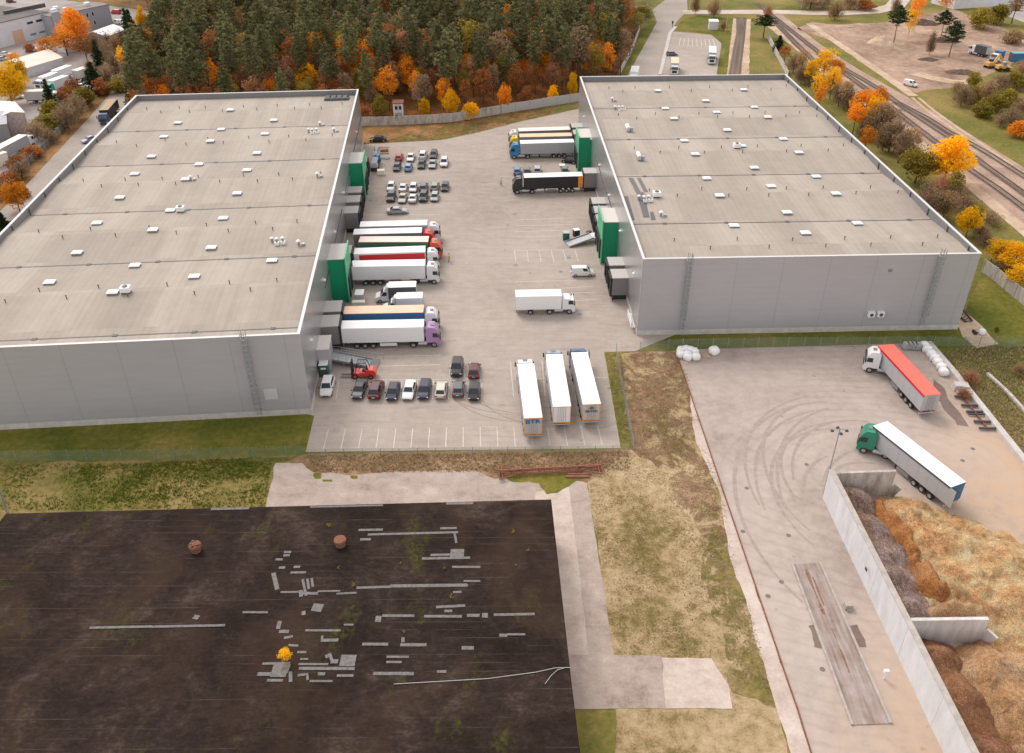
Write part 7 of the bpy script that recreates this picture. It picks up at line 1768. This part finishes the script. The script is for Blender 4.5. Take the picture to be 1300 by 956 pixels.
# bags, bales and blocks of the turning yard
def bag(loc, s, label, group=None, name='big_bag', cat='bag', seed=0):
    r_ = random.Random(seed); mb = MB(); n = 12; rings = [(0, 0.42), (0.12, 0.52), (0.45, 0.56), (0.75, 0.5), (0.92, 0.36), (1.0, 0.12)]
    i = 0; V = []
    for z, r in rings:
        for k in range(n):
            a = 2 * PI * k / n; rr = r * (1 + 0.1 * math.sin(4 * a + seed) + r_.uniform(-0.05, 0.05)); V.append((rr * math.cos(a), rr * math.sin(a), z * 0.95 + r_.uniform(-0.03, 0.03)))
    mb.v = V
    for q in range(len(rings) - 1):
        for k in range(n): mb.f.append((q * n + k, q * n + (k + 1) % n, (q + 1) * n + (k + 1) % n, (q + 1) * n + k)); mb.m.append(0)
    mb.f.append(tuple(range(len(V) - n, len(V)))); mb.m.append(0)
    o = mb.build(name, 'white_roof', smooth=True); o.location = (*loc, 0.04); o.scale = (s, s, s * 0.9); o.rotation_euler = (0, 0, seed)
    return tag(o, label, cat, group)
for i, q in enumerate(((27.57,117.75), (28.38,117.98), (29.11,117.74), (27.37,116.58), (28.38,116.46), (29.67,117.26), (28.38,115.77), (29.67,115.87))):
    bag(q, 1.35, 'white big bag in the cluster at the left corner of the turning yard', 'white big bags at the left corner of the turning yard', seed=i)
bag((32.93,117.47), 1.55, 'single tall white big bag right of the cluster at the fence', seed=20)
for i, q in enumerate(((67.71,118.85), (67.74,117.66), (67.80,116.25), (67.90,115.10), (67.88,113.85), (67.88,112.51), (67.65,111.09))):
    bag(q, 1.4, 'white wrapped bale in the row along the retaining wall', 'white bales in a row along the retaining wall', 'wrapped_bale', 'bale', seed=30 + i)
bag((79.31,123.17), 1.1, 'white wrapped bale lying alone on the sandy patch outside the fence', name='wrapped_bale', cat='bale', seed=50)
mb = MB()
for k in range(3): mb.box(-0.8, -0.2, -0.3 + k * 0.3, -0.1 + k * 0.3, 0, 0.5, rz=k)
o = mb.build('scrap_pile', 'chassis_black'); o.location = (*(78.65,123.17), 0.02); tag(o, 'small black scrap pile left of the lone bale', 'scrap')
for i, q in enumerate(((64.64,118.63), (65.29,118.63), (65.91,118.57), (66.52,118.47))):
    T = empty('liquid_tank', (*q, 0.04), 0.02, 'grey caged liquid tank in the short row left of the white bales', 'tank', 'caged tanks in a row left of the bales')
    mb = MB(); mb.box(-0.42, 0.42, -0.5, 0.5, 0.15, 1.15, top=0.94); mb.build('tank', 'light_grey', T)
    mb = MB()
    for x in (-0.45, -0.15, 0.15, 0.45):
        mb.beam((x, -0.55, 0.1), (x, -0.55, 1.2), 0.03, 0.03); mb.beam((x, -0.55, 1.2), (x, 0.55, 1.2), 0.03, 0.03)
    for z in (0.2, 0.7, 1.2): mb.beam((-0.45, -0.55, z), (0.45, -0.55, z), 0.03, 0.03)
    mb.box(-0.5, 0.5, -0.55, 0.55, 0, 0.1); mb.build('cage', 'galvanised', T)
mb = MB(); mb.box(-0.6, 0.6, -0.6, 0.6, 0, 0.16); o = mb.build('pallet', 'wood_pale'); o.location = (*(31.48,116.67), 0.04); tag(o, 'wooden pallet between the cluster of bags and the single bag', 'pallet')
mb = MB(); mb.box(-1.2, 1.2, -0.8, 0.8, 0, 0.9, top=0.85); mb.box(-0.9, 0.9, -1.5, -0.8, 0, 0.3); o = mb.build('concrete_block', 'concrete_pale'); o.location = (*(68.67,107.25), 0.04); o.rotation_euler = (0, 0, -0.15); tag(o, 'cream concrete block against the retaining wall above the rusty frame', 'block')
mb = MB()
p0, p1 = Vector((67.92,105.01)), Vector((68.05,97.17))
mb.beam((*p0, 0.3), (*p1, 0.3), 0.22, 0.2, 1)
for k, t_ in enumerate((0.02, 0.3, 0.5, 0.58, 0.8, 1.0)):
    p = p0.lerp(p1, t_); mb.beam((p.x - 1.2, p.y + 0.05, 0.35), (p.x + 1.2, p.y - 0.05, 0.35), 0.28 if t_ != 0.58 else 0.15, 0.3, 0)
tag(mb.build('scrap_rack', ['dark_grey', 'rust']), 'rusty steel frame with dark cross bars lying along the retaining wall', 'frame')
mb = MB(); a, b_ = Vector((79.62,131.35)), Vector((79.47,127.03)); c_2, d_2 = Vector((77.85,128.91)), Vector((78.27,126.78))
mb.beam((*a, 0.25), (*b_, 0.25), 0.2, 0.25); mb.beam((*c_2, 0.25), (*d_2, 0.25), 0.2, 0.25)
for k in range(5): t_ = k / 4; mb.beam((*a.lerp(b_, t_), 0.3), (*c_2.lerp(d_2, t_), 0.3), 0.12, 0.12)
tag(mb.build('timber_frame', 'bark'), 'dark timber ladder frame on the sand at the front right corner of the right warehouse', 'frame')
mb = MB(); pts_ = [(74.55,111.03), (74.92,108.46), (75.29,105.97), (75.40,103.56), (75.59,99.32)]
for a, b_ in zip(pts_, pts_[1:]): mb.beam((*a, 0.25), (*b_, 0.25), 0.5, 0.4)
tag(mb.build('concrete_beam', 'weathered_concrete'), 'broken old concrete beam lying in the grass at the right edge', 'beam')
# rusty truss
T = empty('steel_truss', (*(-2.41,87.83), 0.06), 0, 'long rusty steel truss lying between the fence and the old pavement', 'truss')
o0 = Vector((-2.41,87.83)); e0 = Vector((12.50,88.93)); d = e0 - o0; T.rotation_euler = (0, 0, math.atan2(d.y, d.x)); L_ = d.length
P('rust_red', (0.33, 0.13, 0.085), 0.85, var=0.4, scale=3)
mb = MB()
for y, z in ((-0.35, 0.3), (0.35, 0.3), (0.0, 0.85)): mb.beam((0.4, y, z), (L_ - 0.4, y, z), 0.16, 0.16)
n = 26
for k in range(n):
    x = 2.0 + (L_ - 5) * k / n; x2 = 2.0 + (L_ - 5) * (k + 0.5) / n
    for y in (-0.35, 0.35): mb.beam((x, y, 0.3), (x2, 0, 0.85), 0.06, 0.06)
    mb.beam((x, -0.35, 0.3), (x, 0.35, 0.3), 0.06, 0.06)
mb.build('girder', 'rust_red', T)
for x, s_ in ((0.6, 1), (L_ - 0.5, -1)):
    mb = MB()
    for dx in (0, 0.4): mb.beam((x + dx * s_, -1.3, 0.4), (x + dx * s_, 1.3, 0.4), 0.12, 0.14)
    mb.beam((x, -1.3, 0.4), (x + s_ * 3.4, -0.1, 0.45), 0.1, 0.1); mb.beam((x, 1.3, 0.4), (x + s_ * 3.4, 0.1, 0.45), 0.1, 0.1); mb.beam((x, -1.3, 0.4), (x, 0, 1.1), 0.08, 0.08); mb.beam((x, 1.3, 0.4), (x, 0, 1.1), 0.08, 0.08)
    mb.build('end_frame', 'rust_red', T)
for i, (px_, l) in enumerate((((8.91,87.91), 3.0), ((8.67,87.44), 3.0))):
    mb = MB(); mb.box(-1.6, 1.6, -0.15, 0.15, 0, 0.2); o = mb.build('steel_beam', 'rust_red'); o.location = (*px_, 0.05); tag(o, ('upper' if i == 0 else 'lower') + ' short rusty beam lying in front of the right end of the truss', 'beam')
T = empty('street_pole', (*(-64.48,81.02), 0), 0, 'grey leaning pole stub at the left corner of the black roof', 'pole')
mb = MB(); mb.tube((0, 0, 0), (-0.4, 1.0, 7.6), 0.1, n=8); mb.build('pole', 'galvanised', T)
mb = MB(); mb.tube((0.25, 0, 0), (-0.15, 1.0, 7.4), 0.05, n=6); mb.build('stay', 'galvanised', T)

# ================================================================ buildings beyond
def gable(name, p0, p1, depth, h, rise, wall, roofm, label, cat='building', along=True, fn=None, z=0.02, over=0.15):
    """front wall from p0 to p1, going back by depth; ridge along the front direction when along"""
    a, b = Vector(p0), Vector(p1); d = b - a; w = d.length
    T = empty(name, (a.x, a.y, z), math.atan2(d.y, d.x), label, cat)
    mb = MB(); mb.box(0, w, 0, depth, 0, h)
    if rise > 0:
        if along: mb.prism([(0, 0)], 0, 0) if False else None; mb.quad([(0, 0, h), (0, depth, h), (0, depth / 2, h + rise - 0.02)]); mb.quad([(w, 0, h), (w, depth, h), (w, depth / 2, h + rise - 0.02)])
        else: mb.quad([(0, 0, h), (w, 0, h), (w / 2, 0, h + rise - 0.02)]); mb.quad([(0, depth, h), (w, depth, h), (w / 2, depth, h + rise - 0.02)])
    wl = mb.build('wall', wall, T, fix=False)
    mb = MB(); o = over
    def slab(q): thick(mb, q, 0.14)
    if rise > 0:
        if along:
            slab([(-o, -o, h + 0.1), (w + o, -o, h + 0.1), (w + o, depth / 2, h + rise + 0.14), (-o, depth / 2, h + rise + 0.14)])
            slab([(-o, depth / 2, h + rise + 0.14), (w + o, depth / 2, h + rise + 0.14), (w + o, depth + o, h + 0.1), (-o, depth + o, h + 0.1)])
        else:
            slab([(-o, -o, h + 0.1), (w / 2, -o, h + rise + 0.14), (w / 2, depth + o, h + rise + 0.14), (-o, depth + o, h + 0.1)])
            slab([(w / 2, -o, h + rise + 0.14), (w + o, -o, h + 0.1), (w + o, depth + o, h + 0.1), (w / 2, depth + o, h + rise + 0.14)])
    else:
        mb.box(-o, w + o, -o, depth + o, h + 0.003, h + 0.22)
    rf = mb.build('roof', roofm, T)
    if fn: fn(T, w, depth, h, wl, rf)
    return T
def wnd(T, par, x, z, w, h, mat='glass', y=-0.03, nm='window'):
    mb = MB(); mb.box(x - w / 2 - 0.1, x + w / 2 + 0.1, y, 0 - 0.003, z - 0.1, z + h + 0.1); f = mb.build(nm, 'white_paint', par)
    mb = MB(); mb.box(x - w / 2, x + w / 2, y - 0.02, y - 0.003, z, z + h); mb.build('pane', mat, T) if False else None
    o = mb.build('pane' , mat, None); o.parent = par; return f
P('estate_white', (0.66, 0.66, 0.68), 0.6, var=0.15, scale=0.4); P('office_grey', (0.36, 0.36, 0.4), 0.6, var=0.12); P('dark_roof', (0.13, 0.11, 0.1), 0.85, var=0.4, scale=0.15); P('orange_door', (0.62, 0.4, 0.28), 0.7); P('olive_roof', (0.3, 0.26, 0.22), 0.9, var=0.4, scale=0.3)
P('estate_green', (0.05, 0.22, 0.13), 0.6)
def f_hall(T, w, d, h, wl, rf):
    for x, ww, mt_ in ((w * 0.84, 3.4, 'estate_white'), (w * 0.74, 3.0, 'orange_door')):
        pass
    mb = MB(); mb.box(w - 17.5, w - 13.0, -0.06, -0.003, 0, 4.6); mb.build('door', 'orange_door', wl)
    for k in range(5):
        x = w - 26 - k * 5.2
        mb = MB(); mb.box(x - 1.5, x + 1.5, -0.08, -0.003, 0, 3.6); mb.build('door', 'dark_grey' if k % 2 else 'glass', wl)
    for k in range(2):
        mb = MB(); mb.box(w - 9 + k * 4 - 1.3, w - 9 + k * 4 + 1.3, -0.06, -0.003, 5.6, 6.4); mb.build('window', 'glass', wl)
        mb = MB(); mb.box(w - 9 + k * 4 - 1.3, w - 9 + k * 4 + 1.3, -0.06, -0.003, 1.5, 2.2); mb.build('window', 'glass_pale', wl)
gable('industrial_hall', (-194.44,305.88), (-176.48,344.91), 45, 8.2, 0, 'estate_white', 'dark_roof', 'long white industrial hall with a dark flat roof at the top left', fn=f_hall)
def f_office(T, w, d, h, wl, rf):
    mb = MB(); mb.box(0.5, 3.5, -1.2, -0.003, 0, h + 1.6); t_ = mb.build('stair_tower', 'office_grey', wl)
    for r_ in (1.4, 4.6):
        for x in (6.5, 8.2, 11, 12.7, 15.5, 18, 27, 32, 34):
            if x > w - 1.5: continue
            mb = MB(); mb.box(x - 0.5, x + 0.5, -0.06, -0.003, r_, r_ + 1.7); fr = mb.build('window', 'white_paint', wl)
            mb = MB(); mb.box(x - 0.4, x + 0.4, -0.08, -0.062, r_ + 0.1, r_ + 1.6); mb.build('pane', 'glass', fr) if False else mb.build('window_glass', 'glass', wl)
    for x, y in ((6, 6), (10, 4), (20, 5), (26, 7), (9, 9)):
        if x < w - 2: mb = MB(); mb.box(x - 1, x + 1, y - 0.8, y + 0.8, h + 0.22, h + 1.3); mb.build('air_unit', 'white_paint', rf)
    mb = MB(); mb.box(-8, 9, d + 2, d + 3, h + 0.5, h + 2.0); mb.build('roof_screen', 'dark_grey', rf)
gable('office_building', (-173.27,339.06), (-160.13,361.59), 13, 7.6, 0, 'office_grey', 'olive_roof', 'grey two-storey office building with white-framed windows behind the golden tree', fn=f_office)
gable('tent_hall', (-147.07,323.96), (-144.51,336.00), 10, 3.6, 1.6, 'light_grey', 'white_roof', 'bright white tent hall with a gabled roof beside the office building', 'tent hall', along=True)
gable('tarpaulin_hall', (-158.58,282.53), (-151.97,297.90), 11, 2.8, 2.2, 'estate_white', 'cream_roof', 'long low tarpaulin-covered hall behind the thin orange trees', 'tarpaulin hall', along=True)
gable('tarpaulin_hall', (-158.33,315.02), (-153.61,324.08), 8, 3.0, 1.0, 'estate_white', 'white_roof', 'small white-roofed hall seen through the trunks of the golden tree', 'tarpaulin hall', along=True)
streaky('striped_metal', (0.5, 0.42, 0.38), (0.3, 0.22, 0.19), 2.5)
gable('metal_shed', (-137.09,226.80), (-132.07,230.63), 12, 5.0, 0.8, 'striped_metal', 'cream_roof', 'rust-striped metal shed with a pale sloping roof at the left edge', 'shed', along=False)
gable('metal_shed', (-145.83,217.03), (-133.30,222.96), 16, 4.4, 1.2, 'mid_grey', 'office_grey', 'grey-roofed shed at the left edge in front of the striped one', 'shed', along=True)
gable('storage_container', (-129.69,198.02), (-125.09,205.37), 3.0, 2.8, 0, 'cream_roof', 'cream_roof', 'cream storage container at the left edge beside the side road fence', 'container')
# watch hut
def f_hut(T, w, d, h, wl, rf):
    for z in (0.6, 3.2):
        for x in (0.75, 1.9):
            mb = MB(); mb.box(x - 0.4, x + 0.4, -0.05, -0.003, z, z + 1.0); mb.build('window', 'glass', wl)
    for x in (0.1, w - 0.1):
        mb = MB(); mb.box(x - 0.1, x + 0.1, -0.9, -0.7, 0, h); mb.build('post', 'white_paint', T)
    mb = MB(); mb.box(0, w, -0.9, -0.06, 2.5, 2.62); mb.build('balcony', 'light_grey', T)
gable('watch_hut', (-32.78,235.98), (-30.26,236.08), 2.8, 4.9, 0, 'weathered_white', 'peeling_roof' if False else 'rust', 'small two-storey white watch hut at the edge of the wood behind the concrete fence', 'hut', fn=f_hut, over=0.3)
bpy.data.objects['watch_hut'].location.y += 1.6
gable('kiosk', (77.17,347.24), (80.47,346.91), 4.0, 3.0, 0, 'estate_white', 'white_roof', 'small white kiosk on the grass island by the car park', 'kiosk')
gable('far_hall', (187.75,382.96), (219.01,392.07), 14, 4, 0, 'estate_white', 'light_grey', 'pale flat-roofed hall beyond the olive-green bushes at the top right', 'building')
# far lamp posts
for i, (q, h, lab) in enumerate((((75.67,382.18), 9, 'thin lamp post beside the junction of the access road'), ((82.46,341.86), 8, 'thin white lamp post between the far car park and the branch line'), ((123.65,384.34), 8, 'lamp post at the left of the cross road above the rails'), ((146.41,382.25), 8, 'lamp post beside the bend of the cross road'), ((52.51,353.15), 8, 'white lamp post among the birches of the access road'), ((92.71,191.82), 6, 'short lamp post between the right warehouse and the olive tree'))):
    T = empty('street_lamp', (*q, 0), 0, lab, 'street lamp')
    mb = MB(); mb.tube((0, 0, 0), (0, 0, h), 0.09, 0.05, n=6); mb.build('pole', 'light_grey', T)
    mb = MB(); mb.beam((0, 0, h), (0.9, 0, h + 0.15), 0.06, 0.06); mb.box(0.7, 1.3, -0.12, 0.12, h + 0.1, h + 0.24); mb.build('lamp_head', 'light_grey', T)
mb = MB(); mb.tube((0, 0, 0), (0, 0, 1.2), 0.12, n=8); mb.box(-0.3, 0.3, -0.1, 0.1, 1.2, 2.2); o = mb.build('road_sign', 'chassis_black'); o.location = (*(63.82,352.92), 0.02); tag(o, 'dark sign post on the kerb beside the access road', 'sign')
# railway tracks
def track(pts, label, gauge=1.52, z=0.05):
    T = empty('railway_track', (0, 0, 0), 0, label, 'railway track')
    P('rail_steel', (0.11, 0.08, 0.065), 0.6, 0.0, var=0.3); P('sleeper_wood', (0.3, 0.225, 0.175), 0.9, var=0.4)
    V = [Vector(p) for p in pts]
    for s_ in (-1, 1):
        mb = MB(); pr = None; q = []
        for i, p in enumerate(V):
            d = (V[min(i + 1, len(V) - 1)] - V[max(i - 1, 0)]).normalized(); n_ = Vector((-d.y, d.x)); q.append(p + n_ * (s_ * gauge / 2))
        for a, b in zip(q, q[1:]): mb.beam((a.x, a.y, z + 0.1), (b.x, b.y, z + 0.1), 0.13, 0.16)
        mb.build('rail', 'rail_steel', T)
    mb = MB()
    for a, b in zip(V, V[1:]):
        L_ = (b - a).length; k = int(L_ / 0.65); d = (b - a).normalized(); n_ = Vector((-d.y, d.x)) * 1.3
        for i in range(k):
            p = a.lerp(b, (i + 0.5) / k); mb.beam((p.x - n_.x, p.y - n_.y, z + 0.03), (p.x + n_.x, p.y + n_.y, z + 0.0), 0.24, 0.06)
    mb.build('sleepers', 'sleeper_wood', T)['kind'] = 'stuff'
    return T
track([(107.83,397.90), (108.32,369.20), (108.79,334.96), (109.17,310.47), (111.21,288.89), (114.20,266.23), (114.29,253.62), (117.27,237.74), (118.19,225.90), (120.02,216.54), (121.14,207.80), (122.28,193.96), (123.57,163.95)], 'railway track farthest to the right, next to the vehicle tracks')
track([(114.00,252.85), (115.32,236.65), (116.37,223.06), (116.39,210.94), (116.37,200.43), (116.96,183.43), (118.01,154.41)], 'middle railway track branching off the right one', z=0.052)
track([(108.49,309.17), (109.43,282.34), (110.24,261.70), (110.83,248.76), (110.93,233.14), (111.40,216.65), (111.45,197.66), (112.44,186.75), (112.80,177.64), (112.74,145.36)], 'left railway track, nearest to the right warehouse', z=0.054)
track([(108.92,391.17), (106.37,360.48), (104.70,325.24), (103.74,293.56)], 'siding left of the main tracks at the top', z=0.056)
track([(70.40,269.92), (77.46,298.06), (86.18,331.65), (95.76,369.46)], 'left track of the branch line beyond the right warehouse')
track([(68.68,269.94), (81.26,317.49), (87.88,341.75), (93.99,369.50)], 'right-hand crossing track of the branch line beyond the right warehouse', z=0.056)
# building ground at the top right
heap('sand_pile', [(0, 0, 6, 4.5, 2.4), (3.5, -0.5, 4, 3, 1.7)], -8, 9, -6, 6, 'sand_track', 'pale sand pile on the bare ground behind the rails', res=0.5, seed=9).location = (*(137.33,325.83), 0)
bpy.data.objects['sand_pile']['category'] = 'sand pile'
for i, (q, s, h, lab) in enumerate((((163.66,356.48), 9, 1.8, 'dark soil heap left of the orange birch'), ((159.63,327.82), 8, 1.4, 'dark soil heap at the foot of the middle pine'), ((147.13,285.02), 7, 0.9, 'flat dark soil heap right of the leaning pine'), ((142.85,301.07), 5, 0.8, 'low soil heap beneath the bare brown tree'))):
    o = heap('soil_heap', [(0, 0, s * 0.6, s * 0.45, h), (s * 0.3, -s * 0.1, s * 0.4, s * 0.3, h * 0.7)], -s, s, -s * 0.7, s * 0.7, 'soil_dark', lab, res=0.5, seed=20 + i) if 'soil_dark' in M else None
    if o: o.location = (*q, 0); o['category'] = 'soil heap'
def cont(q, rz, L_, w, h, mat, label, roofm=None):
    T = empty('shipping_container', (*q, 0.05), rz, label, 'container')
    mb = MB(); mb.box(0, L_, 0, w, 0.1, h)
    for k in range(int(L_ / 0.6)): mb.box(k * 0.6 + 0.2, k * 0.6 + 0.4, -0.04, 0, 0.2, h - 0.1)
    mb.build('wall', mat, T)
    mb = MB(); mb.box(-0.02, L_ + 0.02, -0.05, w + 0.02, h, h + 0.08); mb.build('roof', roofm or mat, T)
    mb = MB(); mb.box(-0.04, -0.003, 0.1, w - 0.1, 0.2, h - 0.1); mb.build('door', 'dark_grey', T)
P('container_blue', (0.03, 0.16, 0.36), 0.5, var=0.1); P('container_teal', (0.12, 0.35, 0.4), 0.5, var=0.2)
cont((170.33,297.49), 0.0, 8, 2.6, 2.8, 'container_blue', 'blue shipping container at the right edge above the bushes', 'container_teal')
T = empty('excavator', (*(159.59,290.63), 0.03), 0.3, 'orange-yellow excavator at the upper right with its boom raised', 'excavator')
P('digger', (0.65, 0.36, 0.1), 0.5, var=0.15)
for s_ in (-1, 1): mb = MB(); mb.box(-1.9, 1.9, s_ * 1.1 - 0.3, s_ * 1.1 + 0.3, 0, 0.9, top=0.85); mb.build('crawler', 'chassis_black', T)
mb = MB(); mb.box(-2.0, 1.2, -1.3, 1.3, 1.0, 2.2, top=0.93); mb.build('body', 'digger', T)
mb = MB(); mb.box(0.1, 1.6, 0.2, 1.25, 2.2, 3.2, top=0.9); mb.build('cab', 'glass', T)
mb = MB(); mb.beam((1.0, -0.3, 2.0), (-0.5 + 3.6, -0.3, 5.0), 0.5, 0.6); mb.beam((3.1, -0.3, 5.0), (5.2, -0.3, 2.6), 0.4, 0.5); mb.build('boom', 'digger', T)
mb = MB(); mb.profile([(4.9, 2.7), (5.6, 2.6), (5.5, 1.5), (4.8, 1.9)], 0.6); mb.build('bucket', 'digger', T)
T.scale = (0.85, 0.85, 0.85)
T = empty('wheel_loader', (*(161.89,286.69), 0.03), 0.1, 'ochre wheel loader standing beside the excavator', 'loader')
mb = MB(); mb.box(-2.2, 0.6, -1.0, 1.0, 0.9, 1.9, top=0.93); mb.build('body', 'digger', T)
mb = MB(); mb.box(-0.5, 0.6, -0.7, 0.7, 1.9, 2.9, top=0.9); mb.build('cab', 'glass_pale', T)
mb = MB(); mb.beam((0.6, 0, 1.3), (2.3, 0, 0.8), 0.9, 0.4); mb.profile([(2.2, 0.2), (2.2, 1.3), (2.6, 1.3), (3.2, 0.2)], 1.2); mb.build('bucket', 'digger', T)
for s_ in (-1, 1):
    for x in (-1.4, 1.0): mb = MB(); mb.tube((x, s_ * 0.7, 0.65), (x, s_ * 1.15, 0.65), 0.65, n=14); mb.build('wheel', 'tyre', T)
mb = MB(); mb.beam((-1.2, 0, 0.15), (1.2, 0, 0.15), 0.5, 0.3); mb.beam((0.4, -0.5, 0.15), (0.4, 0.5, 0.15), 0.4, 0.3); o = mb.build('concrete_block', 'concrete_pale'); o.location = (*(133.01,350.18), 0.03); tag(o, 'white concrete pieces lying left of the sand pile', 'block')
mb = MB(); mb.box(-1.5, 1.5, -0.8, 0.8, 0, 1.1); mb.box(0.2, 1.2, -0.7, 0.7, 1.1, 1.8, top=0.8); mb.build('x', 'white_paint') if False else None
